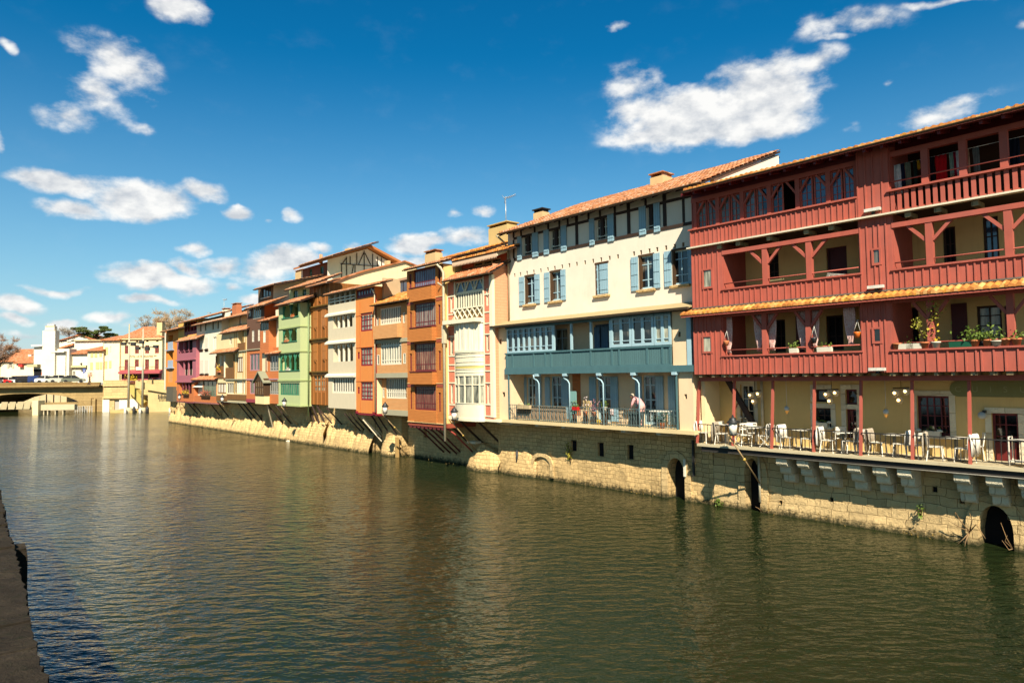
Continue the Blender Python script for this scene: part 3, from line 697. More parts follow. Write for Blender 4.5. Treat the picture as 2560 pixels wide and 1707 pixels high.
for (x0, y0, x1) in ((2161, 528, 2201), (2169, 719, 2209), (2172, 923, 2213)):
    v_ = 1.3; a = ROW.P(x0, y0, v_); b = ROW.P(x1, y0, v_); o = A.part('strip_lamp', MB().box(a[0], b[0], VB+.07, VB+.2, a[1]-.05, a[1]+.05), WHITEM); A.part('lamp_bracket', MB().box(a[0]+.3, b[0]-.3, VB, VB+.12, a[1]-.14, a[1]-.05), IRON, o)
# plaster flank and chimney showing over the roof
# ================================================================== cream house with blue shutters
CREAM = plaster('cream_render_wall', (248, 234, 214), .35); PINKISH = plaster('peach_render', (242, 214, 176), .3); BLUE = boards('pale_blue_shutter_paint', (160, 196, 212), .13, var=.05); BLUEP = paint('pale_blue_paint', (170, 202, 214), .5, .05)
TEAL = boards('teal_boards', (88, 124, 128), .12, var=.07); TEALP = paint('teal_paint', (78, 114, 120), .5, .07); DKBLUE = boards('slate_blue_shutter', (92, 122, 148), .14, var=.08); BEAMW = paint('black_brown_timber', (58, 40, 26), .75, .2)
Cr = house('cream_house', 'cream house with pale blue shutters, dark half timbering under the eaves and a teal gallery', 1260, .95)
vu, vl = .22, .95
zCt = (ROW.P(1251, 577, 1.0)[1] + ROW.P(1740, 469, 1.0)[1])/2
zCl = (ROW.P(1285, 800, vu)[1] + ROW.P(1735, 762, vu)[1])/2
zCs = (ROW.P(1245, 1050, 1.1)[1] + ROW.P(1728, 1072, 1.1)[1])/2
c0 = ROW.P(1271, 700, vu)[0]; c1 = uL - .02
U = lambda x, y, v=vu: ROW.P(x, y, v)[0]
row1 = [(1306, 590, 1332, 640), (1374, 568, 1403, 624), (1488, 548, 1520, 604), (1617, 525, 1636, 583)]
row2 = [(1313, 690, 1338, 754), (1376, 682, 1403, 747), (1489, 661, 1521, 736), (1598, 645, 1635, 719), (1681, 630, 1721, 711)]
q1 = [ROW.Q(*r, vu) for r in row1]; q2 = [ROW.Q(*r, vu) for r in row2]
za, zb_ = sum(q[2] for q in q1)/4, sum(q[3] for q in q1)/4
q1 = [(q[0], q[1], za, zb_) for q in q1]
za2, zb2 = sum(q[2] for q in q2)/5, sum(q[3] for q in q2)/5
q2 = [(q[0], q[1], za2, zb2) for q in q2]
vents = []
for x, y in zip((245,308,380,453,530,607,682,763,841,922,1012,1100,1188,1280,1370,1545,1622,1714,1798,1895,1990,2083), range(22)):
    px_ = 1230 + x/4.355; py = 420 + (1148 - (x-245)*.1594)/4.355
    u = ROW.P(px_, py, vu)[0]; vents.append(u)
zv = sum(ROW.P(1230+x/4.355, 420+(1148-(x-245)*.1594)/4.355, vu)[1] for x in (245, 1280, 2083))/3
vh = [(u-.06, u+.06, zv-.1, zv+.1, 0, .05) for u in vents]
mb = MB(); wall(mb, c0, c1, zCl-.4, zCt+.27, vu, -8, [(*q, 0, .2) for q in q1+q2] + vh)
Cr.part('wall', mb, CREAM)
Cr.part('vent_row', MB().box(c0+.1, c1-.1, vu-.2, vu-.045, zv-.12, zv+.12), plaster('grey_brown_vent', (120, 100, 74), .3))
def shutter(h, u0, u1, z0, z1, v, m=BLUE, label=None, t=.05):
    b = MB().box(u0+.01, u1-.01, v+.02, v+.02+t, z0, z1)
    for f in (.16, .5, .84): b.box(u0+.03, u1-.03, v+.02+t, v+.02+t+.02, z0+(z1-z0)*f-.05, z0+(z1-z0)*f+.05)
    return h.part('shutter', b, m, label=label)
def cream_win(q, rows, ws, bars):
    o, _ = Cr.window(q, vu, bars, rows, .06, .05, BLUEP if bars == 2 else WHITEP, DARK, .16)
    for u0, u1 in ws: shutter(Cr, u0, u1, q[2]-.05, q[3]+.03, vu)
    return o
S1 = [((1294.5, 1305.5), (1332, 1347)), ((1360.5, 1373.5), (1403.5, 1418)), ((1474.5, 1487.5), (1520.5, 1536.5)), ((1599, 1616.5), (1636, 1652))]
S2 = [((1299, 1312.5), (1338, 1351)), ((1362, 1375.5), (1403.5, 1416)), None, ((1579, 1597), (1635.5, 1652)), ((1662, 1680.5), (1721.5, 1732))]
for r, q, s_ in zip(row1, q1, S1):
    y = (r[1]+r[3])/2; cream_win(q, (.3, .62), [(U(a, y), U(b, y)) for a, b in s_], 4)
    Cr.part('window_mullion', MB().box((q[0]+q[1])/2-.1, (q[0]+q[1])/2+.1, vu-.1, vu-.02, q[2], q[3]), BEAMW)
    Cr.part('window_rail', MB().box(q[0]+.03, q[1]-.03, vu-.03, vu-.01, q[2]+.28, q[2]+.31).box(q[0]+.03, q[1]-.03, vu-.03, vu-.01, q[2]+.14, q[2]+.16), WHITEP)
for i, (r, q, s_) in enumerate(zip(row2, q2, S2)):
    y = (r[1]+r[3])/2; cream_win(q, (.28, .75), [(U(a, y), U(b, y)) for a, b in s_] if s_ else [], 2)
    Cr.part('window_lining', MB().box(q[0]-.02, q[0]+.07, vu-.16, vu+.012, q[2], q[3]).box(q[0]-.06, q[1]+.06, vu-.02, vu+.014, q[3]-.0, q[3]+.09), OLDWOOD)
    Cr.part('sill', MB().box(q[0]-.12, q[1]+.12, vu-.1, vu+.14, q[2]-.14, q[2]-.04), STONE)
    if i == 2: shutter(Cr, U(1499, 700), U(1521, 700), q[2]+.03, q[3]-.03, vu-.05); shutter(Cr, U(1491, 700), U(1495, 700), q[2]+.03, q[3]-.03, vu-.07)
# half timbering (each stick set proud of the render)
zbm = (ROW.P(1285, 645, vu)[1] + ROW.P(1730.6, 563, vu)[1])/2; ztm = (ROW.P(1285, 590, vu)[1] + ROW.P(1730.6, 498, vu)[1])/2
ub0 = U(1285, 620)
m = MB(); m.box(ub0, c1, vu, vu+.035, zbm-.07, zbm+.07); m.box(ub0, c1, vu, vu+.035, ztm-.07, ztm+.06); m.box(ub0, c1, vu, vu+.035, zCt+.22, zCt+.36)
for i, x in enumerate((1285, 1304, 1338, 1372, 1400, 1421, 1443, 1473, 1502, 1539, 1573, 1616, 1663, 1710)):
    u = U(x, 640-(x-1285)*.2); lo = zbm+.07 if i in (0, 6, 9, 10, 12, 13) else ztm+.06
    w = .09 if i in (6, 10, 12) else .055
    for a, b in ((lo, ztm-.07), (ztm+.06, zCt+.22)):
        if b > a: m.box(u-w, u+w, vu, vu+.034, a, b)
m.beam((ub0+.08, vu+.016, ztm-.6), (ub0+.5, vu+.016, ztm-.08), .08, .03)
Cr.part('half_timbering', m, BEAMW)
o_, (ru0, ru1, rze) = Cr.roof(1247, 578, 1741, 469, 1.0, 6.75, .40, TILE, 'roof', .21, True, DKWOOD, z=zCt+.03, du=(0, .25))
m = MB(); u = c0+.1
while u < c1: m.vprism([(.94, zCt), (.94, zCt-.12), (vu, zCt+.2), (vu, zCt+.34)], u, u+.1); u += .62
Cr.part('rafters', m, BEAMW)
# gable shown above the red roof, and chimneys
Cr.part('gable_wall', MB().vprism([(vu-.3, zCt+.1), (-5.75, zCt+.1), (-5.75, zCt+2.55), (vu-.3, zCt+.36)], c1+.22, c1+.40), CREAM)
Cr.chimney((1625, 446, 1657, 470), -4.2, .9); Cr.chimney((1333, 534, 1356, 550), -2.6, .6, None, metal('black_cowl', (40, 38, 36), .7))
A.chimney((1900, 404, 1928, 420), -5.6, .7, None, metal('black_cowl', (40, 38, 36), .7))
Cr.pipe([(c0-.02, 1.05, zCt-.05), (c0+.1, .6, zCt-.4), (c0+.12, vu+.1, zCt-.75), (c0+.12, vu+.1, zCl+.1)], .055, metal('grey_pipe', (176, 160, 128), .5))
antenna(Cr, ROW.P(1265, 560, -2)[0], -2, zCt+.9, 2.3)
# lean-to ledge over the gallery floor
ze = (ROW.P(1227, 815, 1.35)[1] + ROW.P(1716, 773.5, 1.35)[1])/2; e0 = ROW.P(1228, 815, 1.35)[0]
Cr.part('ledge_roof', MB().vprism([(1.35, ze), (1.35, ze+.05), (vu+.01, zCl+.06), (vu+.01, zCl-.06)], e0, uL-.06), plaster('weathered_zinc', (186, 166, 124), .5))
Cr.part('ledge_gutter', MB().vprism([(1.36, ze-.06), (1.47, ze-.06), (1.49, ze+.04), (1.36, ze+.04)], e0, uL-.06), COPPER)
# gallery floor: side piers, glazed ends, teal parapet
zGt = ze - .06; zTt = (ROW.P(1266, 881, 1.05)[1] + ROW.P(1679, 864, 1.05)[1])/2; zTb = (ROW.P(1266, 928, 1.05)[1] + ROW.P(1679, 921, 1.05)[1])/2
V = lambda x, y, v=vl: ROW.P(x, y, v)[0]
a0, a1, a2, a3 = V(1230, 860), V(1267, 860), V(1681, 840), V(1717, 840)
def vent(x, y): q = ROW.Q(x-3.5, y-6, x+3.5, y+6, vl); return (*q, 0, .1)
mb = MB(); wall(mb, a0, a1, zTb-.12, zGt, vl, -6, [vent(1250.5, 854)]); Cr.part('pier', mb, PINKISH)
mb = MB(); wall(mb, a2, a3, zTb-.12, zGt, vl, -6, [vent(1698, 836)]); Cr.part('pier', mb, PINKISH)
Cr.part('blue_edge_board', MB().box(a3+.02, a3+.24, vl-.3, vl+.05, zTb, zGt+.2), BLUEP)
vbk = -.1
dws = [(1386, 823, 1419, 880), (1486, 812, 1524, 876)]
mb = MB(); wall(mb, a1, a2, zTb, zGt+.3, vbk, -6, [(*ROW.Q(*r, vbk), 0, .15) for r in dws]); Cr.part('gallery_wall', mb, PINKISH)
Cr.window(dws[0], vbk, 2, (.6,), .07, .05, BLUEP, CURT, .12, 'door'); Cr.window(dws[1], vbk, 2, (), .07, .05, DKBLUE, DKBLUE, .12, 'door')
for x0, x1 in ((1488, 1503), (1506, 1524)): shutter(Cr, V(x0, 845, vbk), V(x1, 845, vbk), zTb+.6, zGt-.3, vbk+.02, DKBLUE)
for x, n_ in ((1268, 8), (1528, 0)):
    if n_: 
        q = (V(1269, 850, 1.0), V(1384, 845, 1.0), zTt, zGt-.12); Cr.window(q, 1.05, 8, (.22, .78), .07, .13, BLUEP, DARK, .06, 'glazed_gallery', t=.07, mh=.035)
    else:
        us = [V(x_, 830, 1.0) for x_ in (1528, 1580, 1636, 1679)]
        for i in range(3): Cr.window((us[i]+.02, us[i+1]-.02, zTt+.02, zGt-.04), 1.05, 2, (.2, .8), .1, .14, BLUEP, CURT if i == 2 else DARK, .06, 'casement', t=.07, mh=.035)
Cr.part('gallery_lintel', MB().box(a1, a2, .9, 1.06, zGt-.11, zGt), TEALP)
for x in (1385, 1429, 1478, 1527): u = V(x, 845, 1.0); Cr.part('gallery_post', MB().box(u-.05, u+.05, .95, 1.05, zTt, zGt-.12), BLUEP)
m = MB().box(a1+.01, a2-.01, 1.0, 1.06, zTb+.0, zTt)
Cr.part('teal_parapet', m, TEAL)
m = MB().box(a1, a2, .98, 1.12, zTt-.08, zTt).box(a1, a2, 1.0, 1.10, zTb+.12, zTb+.2)
for x in (1268, 1282, 1335, 1364, 1378, 1429, 1478, 1531, 1549, 1619, 1657, 1677): u = V(x, 890, 1.06); m.box(u-.05, u+.05, 1.06, 1.105, zTb+.2, zTt-.08)
Cr.part('parapet_frame', m, TEALP)
Cr.part('teal_beam', MB().box(a1-.02, uL-.06, .85, 1.14, zTb-.16, zTb+.12), TEALP)
Cr.part('gallery_floor', MB().box(a0, uL-.05, -6, .9, zTb-.14, zTb-.02), DKWOOD)
for x, y in ((1343, 928), (1413, 928), (1498, 927), (1584, 925), (1687, 922)): u = V(x, y, 1.12); Cr.part('corbel_block', MB().box(u-.1, u+.1, .95, 1.24, zTb-.28, zTb-.16), BLUEP)
# balcony floor
b0, b1, b2, b3 = V(1244, 990), V(1277, 990), V(1697.5, 990), V(1733, 990)
mb = MB(); wall(mb, b0, b1, zCs, zTb-.12, vl, -6, [vent(1259, 986)]); Cr.part('pier', mb, PINKISH)
mb = MB(); wall(mb, b2, b3, zCs, zTb-.12, vl, -6, [vent(1714, 991)]); Cr.part('pier', mb, PINKISH)
drs = [(1318, 943, 1340, 1040), (1377, 940, 1405, 1042), (1493, 940, 1528, 1045), (1607, 938, 1641, 1046)]
qd = [ROW.Q(*r, vbk) for r in drs]; qd = [(q[0], q[1], zCs+.04, q[3]) for q in qd]
mb = MB(); wall(mb, b1, b2, zCs, zTb-.1, vbk, -6, [(*q, 0, .15) for q in qd]); Cr.part('balcony_wall', mb, PINKISH)
for q in qd:
    Cr.window(q, vbk, 2, (.5, .8), .08, .09, BLUEP, DARK, .12, 'door', t=.05, mh=.05)
for sh in ((1302, 1318), (1340, 1355), (1364, 1377), (1405, 1424), (1475, 1492), (1528, 1547), (1590, 1606), (1641, 1661), (1672, 1690)): shutter(Cr, V(sh[0], 985, vbk), V(sh[1], 985, vbk), zCs+.1, qd[0][3], vbk, BLUE)
Cr.part('balcony_slab', MB().box(b0-.1, uL-.06, -.5, 1.2, zCs-.16, zCs), plaster('slab_edge', (232, 208, 158), .3))
for x, y in ((1250, 1063), (1282, 1067), (1346, 1071), (1412, 1076), (1484, 1080), (1562, 1084), (1650, 1086)): u = V(x, y, 1.0); Cr.part('slab_bracket', MB().vprism([(1.12, zCs-.17), (1.12, zCs-.27), (.6, zCs-.36), (-.05, zCs-.36), (-.05, zCs-.17)], u-.11, u+.11), PALEST)
zRl = (ROW.P(1276, 1012, 1.1)[1] + ROW.P(1697.5, 1023.5, 1.1)[1])/2; GRAYBLUE = metal('blue_grey_iron', (92, 112, 112), .5)
def scroll_rail(a, b):
    m = MB().box(a, b, 1.09, 1.13, zRl-.03, zRl).box(a, b, 1.1, 1.12, zCs+.08, zCs+.11).box(a, b, 1.1, 1.12, zRl-.2, zRl-.185)
    n = int((b-a)/.14)
    for i in range(n+1):
        x = a + (b-a)*i/n; m.box(x-.009, x+.009, 1.1, 1.12, zCs, zRl-.03)
        if i < n and i % 2 == 0:
            xm = x + (b-a)/n/2; r = (b-a)/n*.46
            m.tube([(xm+r*math.cos(t), 1.11, zRl-.3+r*math.sin(t)) for t in [math.pi*k/5 for k in range(6)]], .009, 4); m.tube([(xm-r, 1.11, zRl-.3), (xm-r*.4, 1.11, zCs+.35), (xm+r, 1.11, zCs+.12)], .009, 4)
    return Cr.part('balcony_railing', m, GRAYBLUE)
ps = [b1, V(1348, 990, 1.1), V(1424, 990, 1.1), V(1508.5, 990, 1.1), V(1598, 990, 1.1), b2]
for a, b in zip(ps[:-1], ps[1:]): scroll_rail(a+.03, b-.03)
for u in ps[1:-1]:
    Cr.part('balcony_post', MB().tube([(u, 1.1, zCs), (u, 1.1, zTb-.65), (u-.1, 1.12, zTb-.5), (u-.3, 1.15, zTb-.4), (u-.36, 1.16, zTb-.2)], .035, 6), BLUEP)
Cr.part('balcony_post', MB().box(b1-.02, b1+.04, 1.06, 1.12, zCs, zTb-.15), TEALP); Cr.part('balcony_post', MB().box(b2-.04, b2+.02, 1.06, 1.12, zCs, zTb-.15), TEALP)
Cr.part('brick_patch', MB().box(V(1432, 990, vbk), V(1452, 990, vbk), vbk, vbk+.012, zCs+.3, zTb-.15), brick('old_brick', (206, 120, 66), (170, 120, 80)))
# stone base of the cream house
sb0 = ROW.P(1247, 1150, 0)[0]
slits = [(1427, 1101, 1442, 1128), (1494, 1106, 1510, 1143), (1568, 1111, 1585, 1149)]
arc1 = ROW.Q(1670, 1184, 1716, 1260, 0); nic = ROW.Q(1336, 1150, 1378, 1204, 0)
hs_ = [(*ROW.Q(*r, 0), 0, .16) for r in slits] + [(arc1[0], arc1[1], -1, arc1[3], .75, .55)]
mb = MB(); wall(mb, sb0, uL+.02, -1.2, zCs-.17, 0, -8, hs_, .4, .28, .24, .075, 11); Cr.part('stone_base', mb, STONE)
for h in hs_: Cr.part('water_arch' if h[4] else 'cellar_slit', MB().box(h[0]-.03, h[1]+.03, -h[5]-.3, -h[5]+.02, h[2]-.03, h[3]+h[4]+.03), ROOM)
def archring(h, a, b, zs, rise, m=STONE, w=.3, nm='arch_ring', down=-.2):
    r = MB(); n = 11; c = (a+b)/2; hw = (b-a)/2
    for k in range(n):
        p = []
        for e, t in ((0, k), (0, k+1), (1, k+1), (1, k)):
            th = math.pi*(1-t/n); p.append((c + (hw+e*w)*math.cos(th), zs + (rise+e*w)*math.sin(th)))
        r.prism(p, .0, .09)
    z = zs
    while z > down: r.box(a-w, a, 0, .09, z-.3, z-.01); r.box(b, b+w, 0, .09, z-.3, z-.01); z -= .305
    return h.part(nm, r, m)
archring(Cr, arc1[0], arc1[1], arc1[3], .75, STONE2); archring(Cr, nic[0], nic[1], nic[3]-.2, .45, STONE2, .22, 'blocked_arch', nic[2]+.5)
Cr.part('wall_pipe', MB().tube([(ROW.P(1293, 1130, .1)[0], .12, ROW.P(1293, 1125, .1)[1]), (ROW.P(1294, 1165, .1)[0], .12, ROW.P(1294, 1166, .1)[1])], .08), IRON)
Cr.part('gauge_board', MB().box(ROW.P(1707, 1150, .2)[0], ROW.P(1712, 1150, .2)[0], .12, .18, ROW.P(1709, 1191, .2)[1], ROW.P(1709, 1148, .2)[1]), WHITEP)
Cr.part('iron_post', MB().box(ROW.P(1730, 1150, .2)[0], ROW.P(1734, 1150, .2)[0], .1, .2, ROW.P(1730, 1190, .2)[1], ROW.P(1730, 1100, .2)[1]), IRON)

# ================================================================== pink brick house with bow windows
PBRICK = brick('pink_brick', (226, 132, 104), (224, 150, 118), .22, .11, .012, .12); PSIDE = brick('peach_brick', (240, 172, 132), (226, 148, 112), .5, .16, .012, .04); IVORY = paint('ivory_paint', (246, 236, 206), .5, .04); ORB = paint('burnt_orange_render', (206, 88, 40), .8, .12)
Pk = house('pink_brick_house', 'pink brick house with white bow windows and two tiled roofs', 1118, 1.35)
vp = 1.35; p0 = ROW.P(1119, 850, vp)[0]; p1 = ROW.P(1232, 850, vp)[0]
zp0 = ROW.P(1170, 1044, vp)[1]; zpe = (ROW.P(1109, 705, 1.8)[1] + ROW.P(1220, 681, 1.8)[1])/2
K = lambda x, y, v=vp: ROW.P(x, y, v)[0]; Zk = lambda x, y, v=vp: ROW.P(x, y, v)[1]
top = ROW.Q(1137, 718, 1209, 772, vp); top = (top[0], top[1], (Zk(1136, 777)+Zk(1209, 766))/2, (Zk(1136, 709)+Zk(1209, 693))/2)
smalls = [(1125, 737, 1131, 781), (1214.5, 721, 1221, 764), (1125, 843, 1133, 887), (1215, 836, 1222, 877), (1126, 961, 1133, 1008), (1217, 961, 1224, 1010)]
qs = [ROW.Q(*r, vp) for r in smalls]
zlo = (qs[4][2]+qs[5][2])/2
bow2 = (K(1142, 850), K(1210, 850)); 
mb = MB(); wall(mb, p0, p1, zp0, zpe-.02, vp, -7, [(*top, 0, .14)] + [(*q, 0, .12) for q in qs]); Pk.part('wall', mb, PBRICK)
Pk.part('side_wall', MB().box(p1, p1+.02, -2, vp-.05, zp0+.02, zpe+.6), PSIDE)
for q in qs: Pk.window(q, vp, 1, (), .05, .03, IVORY, CURT, .08, 'side_window')
# top window: slatted casements below, pointed fan panes above
u0, u1, z0, z1 = top; zt = z0 + (z1-z0)*.60
Pk.window((u0, u1, z0, zt), vp, 11, (), .07, .09, IVORY, GREYG, .1, 'window')
o, _ = Pk.window((u0, u1, zt, z1), vp, 3, (), .05, .07, IVORY, SKYG, .1, 'fan_window')
m = MB()
for i in range(3):
    a = u0 + (u1-u0)*i/3; b = u0 + (u1-u0)*(i+1)/3; c = (a+b)/2
    for x in (a+.04, b-.04): m.beam((x, vp-.06, zt+.05), (c + (x-c)*.25, vp-.06, z1-.03), .06, .05); m.prism([(x-.09 if x > c else x, zt+.03), (x if x > c else x+.09, zt+.03), (x if x > c else x, zt+.2)], vp-.09, vp-.03)
Pk.part('fan_bars', m, IVORY, o)
# ivory frame strips
m = MB()
for x, y0, y1 in ((1120, 712, 1044), (1138.5, 708, 808), (1210.5, 694, 1040)):
    u = K(x, 850); m.box(u-.05, u+.05, vp, vp+.04, zp0+.1, zpe-.05)
m.box(p1-.22, p1+.03, vp-.15, vp+.045, zp0+.1, zpe-.02)
for y in (735, 780, 808, 835, 884, 912, 927, 957, 1011, 1040):
    for a, b in (((1121, 1137)), ((1212, 1229))):
        yy = y if a > 1200 else y + (6 if y < 900 else 0); z = Zk((a+b)/2, yy); m.box(K(a, yy), K(b, yy), vp, vp+.035, z-.035, z+.035)
Pk.part('ivory_strips', m, IVORY)
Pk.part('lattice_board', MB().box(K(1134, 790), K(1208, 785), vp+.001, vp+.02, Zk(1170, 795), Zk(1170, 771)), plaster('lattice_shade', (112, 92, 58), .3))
m = MB(); a, b = K(1134, 790), K(1208, 785); zl0, zl1 = Zk(1170, 795), Zk(1170, 771); n = 6
for i in range(n):
    x0 = a + (b-a)*i/n; x1 = a + (b-a)*(i+1)/n
    m.beam((x0, vp+.04, zl0), (x1, vp+.04, zl1), .07, .05); m.beam((x0, vp+.06, zl1), (x1, vp+.06, zl0), .07, .05)
m.box(a, b, vp+.02, vp+.09, zl1, zl1+.08); Pk.part('lattice_panel', m, IVORY)
zc = (Zk(1126, 812)+Zk(1209, 803))/2
Pk.part('cornice', MB().box(K(1127, 808), K(1209, 803), vp-.05, vp+.62, zc-.03, zc+.2), IVORY)
# bow windows: a curved front
def arcpts(u0, u1, v, b, n, e=0): return [((u0+u1)/2 + ((u1-u0)/2+e)*math.sin(t), v + (b+e)*max(0, math.cos(t))**.8) for t in [-math.pi/2+math.pi*i/n for i in range(n+1)]]
def bow(nm, u0, u1, v, b, z0, z1, m, parent=None, e=0, n=18, lab=None):
    mb = MB().hprism(arcpts(u0, u1, v, b, n, e), z0, z1); return Pk.part(nm, mb, m, parent, lab)
zw2a, zw2b = Zk(1175, 880, vp+.4), zc-.03; zw3a, zw3b = Zk(1177, 1010, vp+.4), Zk(1177, 937, vp+.4); zbb = Zk(1177, 1046, vp+.4)
BW = .42; bu0, bu1 = bow2
bow('bow_panel', bu0, bu1, vp, BW, zbb, zw3a, IVORY); bow('bow_panel', bu0, bu1, vp, BW, zw3b, zw2a, IVORY)
for k in (.12, .26, .42, .58, .8, .93): bow('bow_moulding', bu0, bu1, vp, BW, zw3b+(zw2a-zw3b)*k-.02, zw3b+(zw2a-zw3b)*k+.02, IVORY, e=.025)
bow('bow_band', bu0, bu1, vp, BW, zw3b+(zw2a-zw3b)*.30, zw3b+(zw2a-zw3b)*.38, plaster('straw_band', (226, 206, 120), .2), e=.012)
bow('bow_sill', bu0, bu1, vp, BW, zw2a-.02, zw2a+.06, IVORY, e=.06); bow('bow_foot', bu0, bu1, vp, BW, zbb-.16, zbb-.0, IVORY, e=.05)
for a, b, pm in ((zw2a+.06, zw2b, glass('white_blinds', (226, 220, 196), .3, (244, 240, 224), .4)), (zw3a, zw3b, CURT)):
    pts = arcpts(bu0, bu1, vp, BW, 18); m = MB()
    for i in ((0, 3, 5, 7, 9, 11, 13, 15, 18) if pm is not CURT else (0, 3, 6, 9, 12, 15, 18)):
        u, v = pts[i]; w = .055 if i % 9 == 0 else .04; m.box(u-w, u+w, v-.05, v+.02, a, b)
    for f in ((0.02, .985) if pm is not CURT else (.02, .66, .98)):
        for i in range(18): m.beam((*pts[i], a+(b-a)*f), (*pts[i+1], a+(b-a)*f), .05, .05)
    o = Pk.part('bow_window', m, IVORY); bow('pane', bu0+.03, bu1-.03, vp, BW-.03, a+.01, b-.01, pm, o)
Pk.part('floor_sill', MB().box(p0, p1+.5, -1, vp+.04, zp0-.14, zp0+.0), IVORY)
Pk.roof(1108, 706, 1221, 680, 1.8, 1.75, .52, TILEO, 'lower_roof', .2, True, z=zpe+.03, du=(0, .1))
Pk.part('roof_verge', MB().vprism([(1.8, zpe-.06), (1.8, zpe+.12), (-.3, zpe+.12+2.1*.52), (-.3, zpe-.16+2.1*.52)], p1+.0, p1+.12), ZINC)
# attic storey with scalloped eave board
va = .35; zae = (ROW.P(1130, 657, 1.15)[1] + ROW.P(1262, 622, 1.15)[1])/2
at = ROW.Q(1183, 655, 1252, 660, va); at = (at[0], at[1], (ROW.P(1183, 672, va)[1]+ROW.P(1251, 654, va)[1])/2, (ROW.P(1183, 659, va)[1]+ROW.P(1251, 641, va)[1])/2)
mb = MB(); wall(mb, ROW.P(1142, 680, va)[0], p1+.1, zpe+.5, zae+.2, va, -6, [(*at, 0, .15), (ROW.P(1146, 680, va)[0], ROW.P(1160, 680, va)[0], zpe+.7, zae-.35, 0, .4)]); Pk.part('attic_wall', mb, ORB)
Pk.window(at, va, 3, (), .08, .14, plaster('attic_frame', (214, 178, 120), .2), DARK, .1, 'attic_window')
Pk.roof(1128, 660, 1272, 621, 1.15, 3.0, .36, TILEY, 'upper_roof', .2, False, z=zae+.05)
m = MB(); uu0, uu1 = ROW.P(1130, 657, 1.12)[0], p1+.15; n = 30
for i in range(n): a = uu0 + (uu1-uu0)*i/n; b = uu0 + (uu1-uu0)*(i+1)/n; m.prism([(a, zae+.02), (b, zae+.02), (b, zae-.2), ((a+b)/2, zae-.33), (a, zae-.2)], 1.09, 1.11)
Pk.part('scalloped_eave_board', m, plaster('eave_board', (226, 196, 166), .2))
m = MB().vprism([(1.1, zae-.22), (1.1, zae+.05), (.0, zae+.45), (.0, zae+.18)], p1+.15, p1+.17); Pk.part('scalloped_eave_board', m, IVORY)
Pk.part('party_wall', MB().box(p0-.35, p0+.15, -6, .9, zpe-.5, zae-.1).vprism([(.9, zae-.1), (-6, zae-.1), (-6, zae+1.6)], p0-.35, p0+.15), plaster('yellowed_render', (220, 200, 130), .5))
Pk.roof(1100, 648, 1150, 636, .9, 5, .32, TILEY, 'back_roof', .2, False, du=(0, 2.4))
Pk.chimney((1221, 573, 1268, 625), -1.3, .9, plaster('ochre_chimney', (214, 186, 126), .35), plaster('chimney_top', (206, 176, 112), .3))
Pk.pipe([(p0-.12, 1.95, zpe-.05), (p0-.1, vp+.1, zpe-.3), (p0-.1, vp+.1, zp0)], .05, PIPE)
# stone base below the pink house, rock at its foot
s0 = ROW.P(1140, 1150, 0)[0]
mb = MB(); wall(mb, s0, sb0, -1.2, zp0-.1, -.4, -8, [(ROW.P(1236, 1130, 0)[0], ROW.P(1246, 1130, 0)[0], -1, 1.5, 0, .8)], .3, .28, .24, .1, 23); Pk.part('stone_base', mb, STONE)
Pk.part('cellar_gap', MB().box(ROW.P(1236, 1130, 0)[0]-.1, ROW.P(1246, 1130, 0)[0]+.1, -1.5, -1.18, -1.2, 1.6), ROOM)
Pk.struts([s0+.5, s0+1.2, s0+2.0, s0+2.9, s0+3.8], vp-.1, zp0-.15, zp0-1.75, DKWOOD, .16, .25)
Pk.part('ledge_stone', MB().box(ROW.P(1172, 1105, .2)[0], ROW.P(1193, 1105, .2)[0], -.1, .35, ROW.P(1180, 1105, .2)[1]-.06, ROW.P(1180, 1105, .2)[1]+.06), PALEST)
def rockfoot(h, u0, u1, hgt, v0, seed, nm='rock_footing', flat=False):
    "a lumpy mass of old masonry at the foot of a wall"
    mb = MB(); n = max(6, int((u1-u0)/.16)); k = 9; vs = []
    for j in range(k+1):
        for i in range(n+1):
            u = u0+(u1-u0)*i/n; f = j/k; env = math.sin(math.pi*min(1, max(0, (i/n)*.86+.07)))**.45; env = 1 if flat else env
            top = hgt*env*(.82+(.75 if flat else .45)*noise.noise(Vector((u*1.3, seed, 0))) + (.3*noise.noise(Vector((u*3.7, seed, 5))) if flat else 0)); z = -1+(top+1)*f
            vs.append((u, v0*(1-f**3)*env + .22*noise.noise(Vector((u*1.7, z*2.0, seed)))*(1-f) + .1*noise.noise(Vector((u*5, z*5, seed))), z))
    mb.add(vs, [(j*(n+1)+i, j*(n+1)+i+1, (j+1)*(n+1)+i+1, (j+1)*(n+1)+i) for j in range(k) for i in range(n)], True)
    b = len(mb.v); top = [k*(n+1)+i for i in range(n+1)]
    for i in range(n+1): p = mb.v[top[i]]; mb.v.append((p[0], -.6, p[2]-.1))
    for i in range(n): mb.f.append([top[i], top[i+1], b+i+1, b+i]); mb.sm.append(False)
    h.part(nm, mb, STONE)
rockfoot(Pk, ROW.P(1163, 1165, .4)[0], ROW.P(1240, 1180, .4)[0], 1.7, .75, 3); rockfoot(Cr, ROW.P(1246, 1190, .4)[0], ROW.P(1330, 1200, .4)[0], 1.75, .3, 5)
BV = -.05
